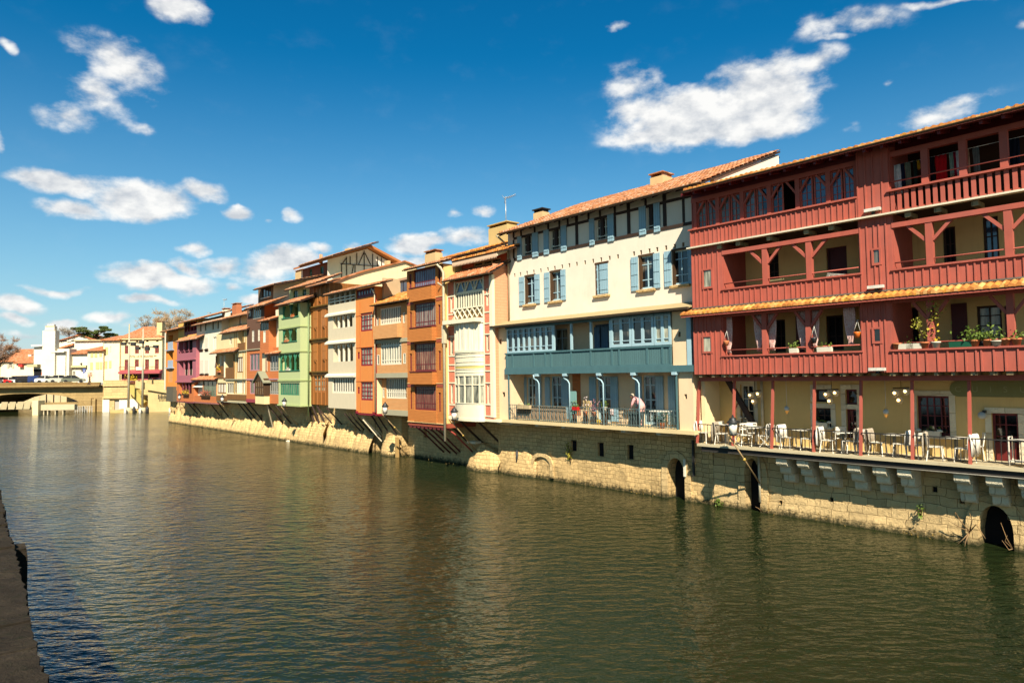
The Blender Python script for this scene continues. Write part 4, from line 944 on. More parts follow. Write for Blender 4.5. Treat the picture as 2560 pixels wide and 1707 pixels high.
# ================================================================== tall orange brick house
OBR = brick('orange_brick', (192, 116, 58), (222, 150, 80), .22, .09, .01, .12); DKRED = paint('plum_frame', (112, 44, 44), .5, .08); REDB = paint('brick_red_band', (162, 78, 54), .7, .08)
D = house('orange_brick_house', 'tall orange brick house with four wide plum framed windows, one above another', 1018, 1.65)
vd = 1.65; d0_, d1_ = ROW.P(1018.5, 870, vd)[0], ROW.P(1109.5, 870, vd)[0]
Zd = lambda x, y, v=vd: ROW.P(x, y, v)[1]
zd0 = (Zd(1020, 1050)+Zd(1111, 1062))/2; zde = (ROW.P(1010, 682, 2.0)[1]+ROW.P(1100, 648, 2.0)[1])/2
wins = [((1034, 680, 725), (1088, 662.5, 709)), ((1036, 762, 822), (1089, 751, 813)), ((1036, 861, 929), (1089, 855, 927)), ((1036, 966, 1023), (1090, 964, 1027))]
qw = []
for (xa, ya, yb), (xb, yc, yd) in wins:
    qw.append((ROW.P(xa, (ya+yb)/2, vd)[0], ROW.P(xb, (yc+yd)/2, vd)[0], (Zd(xa, yb)+Zd(xb, yd))/2, (Zd(xa, ya)+Zd(xb, yc))/2))
sides = [(1022, 686, 1029, 726), (1095, 663, 1101, 704), (1024, 780, 1029.5, 823), (1095, 762, 1101, 810), (1024, 884, 1030, 927), (1096, 877, 1102, 925), (1025, 977, 1030, 1022), (1096, 981, 1102, 1029)]
qsd = [ROW.Q(*r, vd) for r in sides]
mb = MB(); wall(mb, d0_, d1_, zd0, zde-.02, vd, -7, [(*q, 0, .16) for q in qw] + [(*q, 0, .14) for q in qsd]); D.part('wall', mb, OBR)
PG = [glass('blue_slatted_glass', (78, 92, 124), .1, (150, 156, 176), .5), glass('grey_slatted_glass', (84, 80, 78), .1, (172, 164, 150), .5), glass('plum_curtained_glass', (50, 34, 28), .1, (176, 140, 112), .5), glass('rust_curtained_glass', (66, 40, 32), .1, (150, 104, 84), .5)]
for i, q in enumerate(qw): D.window(q, vd, 11, ((.3,), (.22, .84), (.25, .80), (.28, .85))[i], .08, .04, DKRED, PG[i], .1, 'wide_window', t=.03, mh=.05)
for q in qsd: D.window(q, vd, 1, (), .05, .03, DKRED, paint('plum_panel', (146, 76, 70), .5, .1), .1, 'side_window')
bu = (qw[1][0]-.06, qw[1][1]+.06)
for i in range(3):
    a = qw[i][2]-.04; b = qw[i+1][3]+.12
    m = MB().box(bu[0], bu[1], vd+.001, vd+.34, b, a); D.part('bay_spandrel', m, OBR)
    D.part('bay_sill', MB().box(bu[0]-.02, bu[1]+.02, vd, vd+.38, a, a+.05), DKRED)
a = qw[3][2]-.04; D.part('bay_spandrel', MB().box(bu[0], bu[1], vd+.001, vd+.05, zd0, a), OBR)
for x, y in ((1018, 757), (1019, 854), (1019, 958)):
    z = (Zd(x, y) + Zd(1109, y - {757: 22, 854: 13, 958: 2}[y]))/2
    for a, b in ((d0_, bu[0]-.01), (bu[1]+.01, d1_)):
        D.part('string_band', MB().box(a, b, vd, vd+.02, z-.26, z-.04), REDB); D.part('string_line', MB().box(a, b, vd, vd+.045, z-.04, z+.0), plaster('pale_line', (236, 200, 140), .2))
D.part('quoin_strip', MB().box(d1_, d1_+.02, -3, vd-.02, zd0, zde-.1), plaster('yellow_cream_side', (240, 206, 134), .3))
D.roof(1009, 684, 1101, 648, 2.0, 5, .30, TILE, 'roof', .21, True, DKWOOD, z=zde+.03)
D.chimney((1062, 637, 1088, 655), -.6, .6)
D.pipe([(d1_-.02, 2.05, zde-.1), (d1_+.1, vd+.25, zde-.35), (d1_+.12, vd+.06, zde-.6), (d1_+.12, vd+.06, zd0-1.0)], .085, PIPE)
D.part('pipe_box', MB().box(d1_+.02, d1_+.24, vd-.05, vd+.16, Zd(1114, 858), Zd(1114, 814)), PIPE)
D.part('bottom_line', MB().box(d0_, d1_, vd, vd+.05, zd0-.03, zd0+.02), plaster('pale_line', (236, 200, 140), .2))
D.part('bottom_band', MB().box(d0_, d1_+.35, -.5, vd-.02, zd0-.24, zd0-.02), REDB)
m = MB(); n = 9
for i in range(n): a = d0_+.05 + (d1_-d0_-.1)*i/n; w = (d1_-d0_)/n; m.prism([(a+w*.5+w*.45*math.cos(t), zd0-.24-.16*math.sin(t)) for t in [math.pi*k/7 for k in range(8)]], vd-.25, vd-.05)
D.part('scalloped_edge', m, DKRED)
for i, u in enumerate((d0_+.6, d0_+1.3, d0_+2.0, d0_+2.7, d1_+.1)):
    p = [(u, vd-.1, zd0-.26), (u+.06, 1.05, zd0-.62), (u+.1, .3, zd0-1.3), (u+.12, -.6, zd0-2.1)]
    D.part('curved_strut', MB().tube(p, .055, 6), paint('rust_red_iron', (176, 74, 58), .6, .1) if i == 4 else DKRED)
s1 = ROW.P(1003, 1128, 0)[0]
mb = MB(); wall(mb, s1+.02, s0-.02, -1.2, zd0-.2, -.6, -8, [(s1+1.9, s1+2.25, zd0-1.3, zd0-.5, 0, .4)], .3, .28, .24, .08, 31); D.part('stone_base', mb, STONE)

# ================================================================== brick house with white slatted windows
EBR = brick('sand_brick', (214, 146, 90), (226, 186, 130), .22, .085, .013, .12); GREYB = plaster('grey_concrete_band', (178, 172, 146), .3)
E_ = house('slatted_window_house', 'brick house with three white slatted windows and an open attic terrace', 939, 1.3)
ve = 1.3; e0_, e1_ = ROW.P(938.5, 870, ve)[0], ROW.P(1019, 870, ve)[0]; Ze = lambda x, y, v=ve: ROW.P(x, y, v)[1]
zee = (ROW.P(929, 765, 1.75)[1]+ROW.P(1016, 747, 1.75)[1])/2
w1 = (ROW.P(950, 790, ve)[0], ROW.P(1002, 785, ve)[0], (Ze(950, 814)+Ze(1002, 806))/2, (Ze(950, 774)+Ze(1002, 762))/2)
w2 = (ROW.P(951, 880, ve)[0], ROW.P(1003, 880, ve)[0], (Ze(951, 913)+Ze(1003, 910))/2, (Ze(951, 852)+Ze(1003, 848))/2)
zg2 = Ze(980, 847); zg3 = Ze(980, 936); zg3b = Ze(980, 944)
sm1 = [ROW.Q(*r, ve) for r in ((941, 794, 947, 817), (1007, 782, 1012.5, 807), (942, 887, 948, 912), (1007.5, 883, 1014, 909))]
mb = MB(); wall(mb, e0_, e1_, zg3b, zg2, ve-.02, -7, [(*w2, 0, .16)] + [(*q, 0, .12) for q in sm1[2:]]); E_.part('wall', mb, EBR)
mb = MB(); wall(mb, e0_, e1_, zg2+.0, zee-.05, ve+.0, -7, [(*w1, 0, .16)] + [(*q, 0, .12) for q in sm1[:2]]); E_.part('upper_wall', mb, EBR)
E_.part('bay_front', MB().box(w1[0]-.3, w1[1]+.15, ve+.001, ve+.38, zg2+.05, w1[2]-.06), EBR)
E_.window(w1, ve, 11, (.28,), .07, .075, WHITEP, GREYG, .1, 'slatted_window'); E_.window(w2, ve, 8, (.18, .78), .08, .085, WHITEP, CURT, .1, 'slatted_window')
for q in sm1: E_.window(q, ve, 1, (), .05, .03, WHITEP, GREYG, .06, 'side_window')
E_.part('concrete_band', MB().box(e0_, e1_, ve, ve+.05, zg2-.26, zg2-.005), GREYB); E_.part('concrete_band', MB().box(e0_, e1_, ve-.4, ve+.04, zg3b, zg3b+.32), GREYB)
vf = .88; f0_, f1_ = ROW.P(953, 985, vf)[0], ROW.P(1019, 985, vf)[0]
ze0 = (ROW.P(953, 1023, vf)[1] + ROW.P(1018, 1026, vf)[1])/2
w3 = (ROW.P(965, 970, vf)[0], ROW.P(1016, 970, vf)[0], ROW.P(990, 996, vf)[1], ROW.P(990, 945, vf)[1]); w3s = ROW.Q(956, 969, 961.5, 994, vf)
mb = MB(); wall(mb, f0_-.6, f1_+.2, ze0, zg3b, vf, -7, [(*w3, 0, .16), (*w3s, 0, .12)]); E_.part('lower_wall', mb, EBR)
E_.window(w3, vf, 10, (.3,), .07, .08, WHITEP, GREYG, .1, 'slatted_window'); E_.window(w3s, vf, 1, (), .05, .03, WHITEP, GREYG, .06, 'side_window')
E_.part('concrete_band', MB().box(f0_-.5, f1_+.2, -.5, vf+.05, ze0-.36, ze0), GREYB)
E_.roof(928, 766, 1017, 747, 1.75, 2.4, .42, TILEY, 'lower_roof', .2, True, z=zee+.02, du=(0, .2))
# attic terrace: recessed wall, side wall, upper eave
vt = -.5; zue = (ROW.P(950, 707, .9)[1]+ROW.P(1016, 687, .9)[1])/2
aw = [ROW.Q(976, 708, 984, 739, vt), ROW.Q(995, 703, 1018, 734, vt)]
mb = MB(); wall(mb, ROW.P(968, 730, vt)[0], e1_+.6, zee+.2, zue+.3, vt, -7, [(*q, 0, .12) for q in aw]); E_.part('attic_wall', mb, plaster('mauve_render', (196, 160, 132), .3))
E_.window(aw[0], vt, 1, (), .07, .04, BEAMW, GREYG, .08); E_.window(aw[1], vt, 2, (), .1, .05, BEAMW, SKYG, .08)
E_.part('attic_side', MB().box(e0_+.12, e0_+.3, -3, .8, zee+.2, zue+.25), plaster('tan_render', (206, 178, 140), .3))
s2 = ROW.P(938, 1112, 0)[0]
h_ = [(s2+.15, s2+1.0, -1, 1.1, .35, .7), (s2+2.9, s2+3.6, -1, .8, .4, .7)]
mb = MB(); wall(mb, s2+.02, s1-.02, -1.2, ze0-.35, BV, -8, h_, .4, .28, .24, .12, 41); E_.part('stone_base', mb, STONE)
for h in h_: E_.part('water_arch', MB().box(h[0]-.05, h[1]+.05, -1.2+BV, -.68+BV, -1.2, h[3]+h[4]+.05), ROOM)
E_.struts([s2+.7, s2+1.6, s2+2.6], vf-.1, ze0-.36, ze0-1.9, DKWOOD, .15, .3)
E_.part('timber_pile', MB().box(s1-.3, s1-.1, .1, .3, -1, 1.35), boards('pile_wood', (196, 160, 100), .2))
for t in (.3, .9): E_.part('prop', MB().beam((s2+.2+t*.2, ve-.1, ze0-.5-t*.3), (s2+1.0+t*.1, .1, ze0-1.9-t*.5), .07), PIPE)

# ================================================================== narrow orange house
ORF = paint('orange_render', (226, 140, 66), .85, .05); CRIM = paint('crimson_paint', (138, 30, 44), .5, .08)
Fo = house('narrow_orange_house', 'narrow orange house with crimson windows and small crimson side windows', 890, 1.38)
vo = 1.38; o0, o1 = ROW.P(889.7, 880, vo)[0], ROW.P(938, 880, vo)[0]; Zo = lambda x, y, v=vo: ROW.P(x, y, v)[1]
zo0 = (Zo(890, 1031)+Zo(938, 1034))/2; zoe = (ROW.P(884, 729, 1.7)[1]+ROW.P(950, 707, 1.7)[1])/2
wo = [ROW.Q(891, 730, 935, 741, vo)]; wo = [(wo[0][0], wo[0][1], (Zo(891, 746)+Zo(935, 740))/2, (Zo(891, 727)+Zo(935, 716))/2)]
for a, b, c, d in ((783, 829, 780, 826), (869, 915, 867, 914), (955, 1000, 955, 1001)): wo.append((ROW.P(901, 850, vo)[0], ROW.P(931, 850, vo)[0], (Zo(901, b)+Zo(931, d))/2, (Zo(901, a)+Zo(931, c))/2))
so = [ROW.Q(*r, vo) for r in ((894, 880, 899, 897), (934.5, 877, 938, 894), (894, 967, 899, 984), (934.5, 967, 938, 984))]
mb = MB(); wall(mb, o0, o1, zo0, zoe+.05, vo, -7, [(*q, 0, .14) for q in wo] + [(*q, 0, .12) for q in so]); Fo.part('wall', mb, ORF)
Fo.window(wo[0], vo, 6, (.3,), .1, .1, CRIM, SKYG, .1); 
for q in wo[1:]: Fo.window(q, vo, 4, (.25, .5, .72) if q is wo[3] else (.3, .62), .09, .06, CRIM, CURT, .1)
for q in so: Fo.window(q, vo, 1, (), .05, .03, CRIM, CRIM, .08, 'side_window')
m = MB()
for x in (900.6, 931.5): u = ROW.P(x, 880, vo)[0]; m.box(u-.015, u+.015, vo, vo+.012, zo0, zoe-.9)
for y in (787, 868, 953): z = Zo(915, y); m.box(o0, o1, vo, vo+.02, z-.02, z+.02)
Fo.part('panel_joints', m, paint('burnt_joint', (196, 96, 34), .8, .1))
Fo.part('flank', MB().box(o1, o1+.02, vf-.3, vo-.1, zo0-.02, zg3b-.1), plaster('flank_cream', (246, 226, 178), .3)); Fo.part('flank_edge', MB().box(o1, o1+.025, vo-.1, vo-.0, zo0-.02, zoe-.5), CRIM)
Fo.pipe([(o1-.02, vo+.3, zoe-.12), (o1+.06, vo+.06, zoe-.5), (o1+.06, vo+.06, zo0+.1)], .045, PIPE)
Fo.part('bottom_board', MB().box(o0, o1+.3, -.4, vo-.02, zo0-.14, zo0), CRIM)
for x in (894, 936): u = ROW.P(x, 1030, vo)[0]; Fo.part('beam_end', MB().box(u-.12, u+.12, vo-.2, vo+.1, zo0-.05, zo0+.12), CRIM)
s3 = ROW.P(889, 1106, 0)[0]
mb = MB(); wall(mb, s3+.02, s2-.02, -1.2, zo0-.13, BV, -8, [(s3+.9, s3+1.5, -1, 1.35, .35, .7)], .4, .28, .24, .13, 51); Fo.part('stone_base', mb, STONE); Fo.part('water_arch', MB().box(s3+.85, s3+1.55, -1.2+BV, -.68+BV, -1.2, 1.8), ROOM)
Fo.struts([s3+.5, s3+1.3, s3+2.1], vo-.2, zo0-.14, zo0-1.7, DKWOOD, .15, .35)

# ================================================================== white-grey gallery house
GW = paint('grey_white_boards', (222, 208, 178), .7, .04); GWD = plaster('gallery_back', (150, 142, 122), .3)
G = house('grey_white_gallery_house', 'pale grey house with four stacked open galleries and white posts', 821, 1.4)
vg = 1.4; gg0, gg1 = ROW.P(820.5, 880, vg)[0], ROW.P(889.3, 880, vg)[0]; Zg = lambda x, y, v=vg: ROW.P(x, y, v)[1]
zg0 = (Zg(822, 1019)+Zg(889, 1023))/2; zge = (ROW.P(809, 738, 1.75)[1]+ROW.P(884, 721, 1.75)[1])/2
def lev(yl, yr): return (Zg(822, yl)+Zg(889, yr))/2
og = [(ROW.P(822.5, 750, vg)[0]+.08, gg1-.1, lev(764, 752), lev(738, 724)), (ROW.P(833, 805, vg)[0], ROW.P(881, 805, vg)[0], lev(822, 816), lev(789, 781)), (ROW.P(833, 880, vg)[0], ROW.P(882.5, 880, vg)[0], lev(905, 902), lev(859, 856)), (ROW.P(831, 960, vg)[0], ROW.P(886, 960, vg)[0], lev(983, 982), lev(943, 943))]
mb = MB(); wall(mb, gg0, gg1, zg0, zge, vg, -7, [(*q, 0, 1.3) for q in og]); G.part('wall', mb, GW)
for i, q in enumerate(og):
    n = 5 if i == 0 else 4
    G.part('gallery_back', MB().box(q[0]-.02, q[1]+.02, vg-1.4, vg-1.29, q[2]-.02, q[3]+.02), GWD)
    if i < 3:
        G.part('gallery_door', MB().box(q[0]+(q[1]-q[0])*.52, q[0]+(q[1]-q[0])*.76, vg-1.288, vg-1.25, q[2]-.3, q[3]-.25), ROOM)
        for k in range(1, n): u = q[0] + (q[1]-q[0])*k/n; G.part('gallery_post', MB().box(u-.07, u+.07, vg-.16, vg-.03, q[2], q[3]), WHITEP)
        if i in (1, 2):
            for k in range(0, n+1):
                u = q[0] + (q[1]-q[0])*k/n
                for s_ in (-1, 1):
                    if 0 <= k+s_*.5 <= n: G.part('post_brace', MB().beam((u+s_*.05, vg-.1, q[3]-.5), (u+s_*.3, vg-.1, q[3]-.02), .06), WHITEP)
        if i == 0:
            for f in (.28, .55): G.part('hand_rail', MB().box(q[0], q[1], vg-.02, vg+.05, q[2]+(q[3]-q[2])*f-.04, q[2]+(q[3]-q[2])*f+.04), WHITEP)
    else:
        G.window((q[0], q[1], q[2], q[3]), vg, 9, (), .1, .14, WHITEP, DARK, .1, 'glazed_gallery')
for yl, yr in ((788, 779), (856, 853), (938.5, 939)): z = lev(yl, yr); G.part('floor_ledge', MB().vprism([(vg+.001, z-.12), (vg+.22, z-.12), (vg+.22, z+.0), (vg+.001, z+.16)], gg0-.18, gg1+.03), WHITEP)
G.roof(808, 739, 951, 706, 1.75, 1.0, .34, TILE, 'roof', .21, True, z=None)
s4 = ROW.P(822, 1098, 0)[0]
h_ = [(s4+1.1, s4+1.55, .8, 2.1, 0, .5), (s4+.2, s4+.75, 1.0, 1.9, 0, .3)]
mb = MB(); wall(mb, s4+.02, s3-.02, -1.2, zg0-.05, BV, -8, h_, .4, .28, .24, .13, 61); G.part('stone_base', mb, STONE)
for h, nm in zip(h_, ('cellar_door', 'cellar_hatch')): G.part(nm, MB().box(h[0]-.03, h[1]+.03, -.85+BV if nm == 'cellar_door' else -.4+BV, -.47+BV if nm == 'cellar_door' else -.27+BV, h[2]-.03, h[3]+.03), ROOM if nm == 'cellar_door' else boards('mauve_door', (150, 110, 110), .12))
G.struts([s4+.4, s4+1.2, s4+2.1, s4+2.9], vg-.2, zg0-.02, zg0-1.6, DKWOOD, .15, .35); G.pipe([(s4+1.9, BV+.12, 1.9), (s4+1.9, BV+.12, -.3)], .05, PIPE)

# ================================================================== brown timber house
BRW = boards('chestnut_boards', (158, 98, 40), .2, var=.14); BRP = paint('chestnut_paint', (176, 112, 52), .6, .12)
Hb = house('brown_timber_house', 'brown boarded house with closed shutters, squeezed beside the green house', 777, .45)
vh_ = .45; b0_, b1_ = ROW.P(775.5, 880, vh_)[0], ROW.P(824, 880, vh_)[0]; Zh = lambda x, y, v=vh_: ROW.P(x, y, v)[1]
zh0 = (Zh(777, 1010)+Zh(820, 1013))/2; zhe = (ROW.P(764, 719, .95)[1]+ROW.P(816, 705, .95)[1])/2
ww = ROW.Q(783.5, 733, 792, 743, vh_); wl = ROW.Q(784, 938, 816, 981, vh_)
mb = MB(); wall(mb, b0_, b1_, zh0, zhe+.1, vh_, -7, [(*ww, 0, .3), (*wl, 0, .15)]); Hb.part('wall', mb, BRW)
Hb.part('dark_opening', MB().box(ww[0], ww[1], vh_-.4, vh_-.28, ww[2], ww[3]), ROOM)
Hb.window(wl, vh_, 4, (.35, .7), .12, .13, BRP, CURT, .1, 'window')
for r in ((784.5, 777, 795, 820), (806, 774, 816, 816), (784.5, 860, 795, 902), (807, 857, 817, 899), (799, 722, 804, 752)):
    q = ROW.Q(*r, vh_); m = MB().box(q[0], q[1], vh_, vh_+.05, q[2], q[3]); 
    for a, b in ((q[2]+.08, (q[2]+q[3])/2-.05), ((q[2]+q[3])/2+.05, q[3]-.08)): m.box(q[0]+.08, q[1]-.08, vh_+.05, vh_+.065, a, b)
    Hb.part('shutter', m, BRP); Hb.part('shutter_stop', MB().vprism([(vh_, q[2]-.22), (vh_, q[2]-.02), (vh_+.13, q[2]-.02)], (q[0]+q[1])/2-.14, (q[0]+q[1])/2+.14), BRP)
for y in (766, 847.5, 929): z = Zh(798, y); Hb.part('floor_ledge', MB().box(b0_, b1_, vh_, vh_+.24, z-.05, z+.05), plaster('mossy_ledge', (122, 92, 44), .6)); Hb.part('ledge_board', MB().box(b0_, b1_, vh_, vh_+.08, z-.3, z-.06), BRP)
for k in range(6): u = b0_ + (b1_-b0_)*k/5; Hb.part('post_strip', MB().box(u-.05, u+.05, vh_, vh_+.045, zh0, zhe), BRP)
Hb.roof(763, 720, 817, 705, .95, 1.2, .36, TILE, 'roof', .21, True)
s5 = ROW.P(776, 1093, 0)[0]
mb = MB(); wall(mb, s5+.02, s4-.02, -1.2, zh0-.05, BV, -8, [(s5+.5, s5+1.5, 1.1, 2.2, .4, .5)], .4, .28, .24, .15, 71); Hb.part('stone_base', mb, STONE); Hb.part('niche_back', MB().box(s5+.4, s5+1.6, -.75+BV, -.47+BV, 1, 2.7), STONE)
Hb.struts([s5+.3, s5+1.2, s5+2.2], vh_-.05, zh0-.05, zh0-1.7, DKWOOD, .18, .45)

# ================================================================== green house
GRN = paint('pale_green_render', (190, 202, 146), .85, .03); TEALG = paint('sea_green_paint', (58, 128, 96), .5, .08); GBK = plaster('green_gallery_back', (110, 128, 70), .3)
Gn = house('pale_green_house', 'pale green house with arched sea green galleries on three floors', 697, 1.4)
vn = 1.4; n0, n1 = ROW.P(696.5, 880, vn)[0], ROW.P(750.5, 880, vn)[0]; Zn = lambda x, y, v=vn: ROW.P(x, y, v)[1]
zn0 = (Zn(696, 1011)+Zn(750, 1013))/2; zne = (ROW.P(688, 767, 1.75)[1]+ROW.P(750, 752, 1.75)[1])/2
def ln(yl, yr): return (Zn(697, yl)+Zn(750, yr))/2
on = [(ROW.P(706, 780, vn)[0], ROW.P(746, 775, vn)[0], ln(797, 789), ln(768, 757)), (ROW.P(706, 840, vn)[0], ROW.P(742, 840, vn)[0], ln(856, 850), ln(826, 820)), (ROW.P(699.5, 905, vn)[0], ROW.P(748.5, 905, vn)[0], ln(926, 925), ln(886, 883)), (ROW.P(700, 970, vn)[0], ROW.P(748.5, 970, vn)[0], ln(987, 988), ln(957, 957))]
mb = MB(); wall(mb, n0, n1, zn0, zne, vn, -7, [(*q, 0, 1.2) for q in on]); Gn.part('wall', mb, GRN)
for i, q in enumerate(on):
    n = (2, 2, 4, 8)[i]
    if i < 3:
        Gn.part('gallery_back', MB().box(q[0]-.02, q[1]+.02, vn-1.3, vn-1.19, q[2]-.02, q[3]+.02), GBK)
        for k in range(0, n+1):
            u = min(max(q[0] + (q[1]-q[0])*k/n, q[0]+.06), q[1]-.06); Gn.part('gallery_post', MB().box(u-.065, u+.065, vn-.16, vn-.03, q[2], q[3]), TEALG)
            for s_ in (-1, 1):
                if q[0] < u+s_*.3 < q[1]: Gn.part('post_brace', MB().tube([(u+s_*.03, vn-.1, q[3]-.75), (u+s_*.12, vn-.1, q[3]-.4), (u+s_*.36, vn-.1, q[3]-.03)], .045, 5), TEALG)
        Gn.part('gallery_sill', MB().box(q[0]-.1, q[1]+.1, vn-.05, vn+.06, q[2]-.07, q[2]), TEALG)
    else: Gn.window(q, vn, 8, (), .07, .1, TEALG, glass('green_curtained_glass', (50, 84, 64), .15, (120, 160, 120), .5), .1, 'glazed_gallery')
for yl, yr in ((823, 815), (882, 878), (951, 950.5)): z = ln(yl, yr); Gn.part('floor_band', MB().box(n0-.06, n1+.06, -.6, vn+.07, z-.06, z+.06), paint('band_green', (176, 190, 128), .7, .05))
Gn.part('bottom_band', MB().box(n0-.1, n1+.1, -.4, vn+.1, zn0-.1, zn0+.02), paint('band_green', (176, 190, 128), .7, .05))
Gn.roof(687, 769, 752, 752.5, 1.78, 1.9, .42, TILE, 'lower_roof', .21, True, z=zne+.04)
vs = .0; zns = (ROW.P(713, 726, .6)[1]+ROW.P(768, 713, .6)[1])/2
ns = [ROW.Q(733.5, 727, 744, 746, vs), ROW.Q(756, 724, 765.5, 741, vs)]
mb = MB(); wall(mb, ROW.P(724, 735, vs)[0], ROW.P(778, 735, vs)[0], zne+.3, zns+.25, vs, -7, [(*q, 0, .15) for q in ns]); Gn.part('upper_wall', mb, GRN)
for q in ns: Gn.window(q, vs, 2, (.5,), .06, .05, TEALG, DARK, .1)
Gn.roof(712, 727, 769, 713, .6, 2.4, .42, TILE, 'upper_roof', .21, True, z=zns+.04, du=(0, 1.6))
Gn.pipe([(n1+.1, .72, zne+.2), (n1+.06, .72, zn0-.9)], .06, metal('green_pipe', (130, 150, 100), .5))
s6 = ROW.P(695, 1090, 0)[0]
h_ = [(s6+.35, s6+.75, .9, 2.2, 0, .4), (s6+1.7, s6+2.1, .3, 1.9, 0, .4)]
mb = MB(); wall(mb, s6+.02, s5-.02, -1.2, zn0-.08, BV, -8, h_, .4, .28, .24, .16, 81); Gn.part('stone_base', mb, STONE)
for h in h_: Gn.part('cellar_slit', MB().box(h[0]-.03, h[1]+.03, -.7+BV, -.36+BV, h[2]-.03, h[3]+.03), ROOM)
Gn.struts([s6+.5, s6+1.4, s6+2.4, s6+3.2], vn-.2, zn0-.1, zn0-1.9, DKWOOD, .18, .4)
# cream side wall strip left of the green house
Gn.part('cream_strip', MB().box(ROW.P(689, 880, .9)[0], n0-.02, -7, .9, zn0+3.2, zne-.1), plaster('cream_strip_render', (250, 236, 204), .15))
# ================================================================== orange house with wooden oriel, and the brown house over it
OR2 = boards('orange_weatherboard', (218, 130, 76), .16, True, .05); BRN = paint('dark_brown_render', (112, 78, 58), .85, .05); MAUVE = paint('mauve_paint', (186, 140, 150), .5, .05)
J = house('orange_oriel_house', 'orange boarded house with a wooden oriel and dark brown upper storeys', 617, 1.25)
vj = 1.25; j0, j1 = ROW.P(616.5, 950, vj)[0], ROW.P(696, 950, vj)[0]; Zj = lambda x, y, v=vj: ROW.P(x, y, v)[1]; Uj = lambda x, y=900, v=vj: ROW.P(x, y, v)[0]
zj0 = (Zj(617, 1008)+Zj(696, 1006))/2; zjm = Zj(640, 873)
jw = [ROW.Q(*r, vj) for r in ((624, 885, 649, 926), (624, 951, 645, 985), (674, 889, 696, 927), (674, 953, 696, 986))]
mb = MB(); wall(mb, j0, j1, zj0, zjm, vj, -7, [(*q, 0, .14) for q in jw]); J.part('wall', mb, OR2)
J.window(jw[0], vj, 3, (), .08, .2, MAUVE, GREYG, .1); J.window(jw[1], vj, 2, (), .08, .2, MAUVE, GREYG, .1); J.window(jw[2], vj, 3, (.2,), .08, .12, paint('grey_frame', (170, 168, 160), .5), GREYG, .1); J.window(jw[3], vj, 4, (.2,), .08, .12, paint('grey_frame', (170, 168, 160), .5), GREYG, .1)
J.part('base_band', MB().box(j0, Uj(645), vj, vj+.05, zj0, zj0+.32), paint('raspberry_band', (158, 62, 72), .7)); J.part('floor_line', MB().box(j0, j1, vj, vj+.06, Zj(650, 948)-.06, Zj(650, 948)+.06), MAUVE)
jb = Uj(650.5, 820)
bw = [ROW.Q(*r, vj) for r in ((631, 772, 652, 794), (621, 778, 626, 790), (629, 826, 635, 854), (644, 823, 649, 852))]
zjt = (ROW.P(614, 771, 1.7)[1]+ROW.P(660, 762, 1.7)[1])/2
mb = MB(); wall(mb, j0, jb+.9, zjm, zjt, vj-.02, -7, [(*q, 0, .14) for q in bw]); J.part('upper_wall', mb, BRN)
J.window(bw[0], vj, 4, (.3,), .08, .1, WHITEP, DARK, .1); J.window(bw[1], vj, 1, (), .05, .03, WHITEP, DARK, .1)
for q in bw[2:]: J.window(q, vj, 2, (.5,), .06, .05, WHITEP, SKYG, .1)
J.part('string_ledge', MB().box(j0, jb, vj-.02, vj+.1, zjm-.04, zjm+.05), GREYB)
J.roof(613, 772, 661, 762, 1.7, 2.2, .42, TILE, 'roof', .21, True)
J.part('flank', MB().box(jb+.9, jb+.93, -1.4, vj-.04, zjm+1.8, zjt+.25), boards('rust_boards', (196, 100, 40), .15))
# orange bay
vb_ = 1.6; zb0_, zb1_ = Zj(660, 882, vb_), (ROW.P(644, 805, 1.95)[1]+ROW.P(672, 797, 1.95)[1])/2
wb = [ROW.Q(651, 806, 671, 825, vb_), ROW.Q(658, 827, 664, 856, vb_)]
mb = MB(); wall(mb, Uj(650.5, 840, vb_), Uj(672, 840, vb_), zb0_, zb1_, vb_, -1.0, [(*q, 0, .1) for q in wb]); J.part('orange_bay', mb, OR2)
J.window(wb[0], vb_, 4, (), .06, .08, GREYB, GREYG, .06); J.window(wb[1], vb_, 1, (), .06, .04, WHITEP, glass('white_blinds', (226, 220, 196), .3, (244, 240, 224), .4), .06)
J.roof(643, 806, 674, 797, 1.98, 2.8, .34, TILEO, 'bay_roof', .21, True)
# oriel
u0, u1 = Uj(645, 960, 1.5), Uj(667, 960, 1.5); zo_ = [Zj(656, y, 1.75) for y in (1010, 989, 950, 935)]
J.part('oriel_base', MB().box(u0, u1, .8, 1.75, zo_[0], zo_[1]), plaster('oriel_cream', (246, 226, 170), .2))
o, _ = J.window((u0, u1, zo_[1], zo_[2]), 1.85, 4, (.55,), .09, .1, OLDWOOD, glass('amber_glass', (70, 48, 24), .1, (130, 96, 50), .5), .1, 'oriel_window'); J.part('oriel_side', MB().box(u1-.02, u1+.05, .9, 1.76, zo_[1], zo_[2]), OLDWOOD)
J.part('oriel_gable', MB().prism([(u0-.1, zo_[2]), (u1+.1, zo_[2]), ((u0+u1)/2, zo_[3]+.15)], 1.0, 1.78), OLDWOOD)
m = MB(); 
for a, b in (((u0-.25, zo_[2]-.15), ((u0+u1)/2, zo_[3]+.28)), ((u1+.25, zo_[2]-.15), ((u0+u1)/2, zo_[3]+.28))): m.prism([a, b, (b[0], b[1]-.12), (a[0], a[1]-.12)] if a[0] < b[0] else [a, (a[0], a[1]-.12), (b[0], b[1]-.12), b], .9, 1.95)
J.part('oriel_roof', m, plaster('grey_slate', (150, 150, 126), .4))
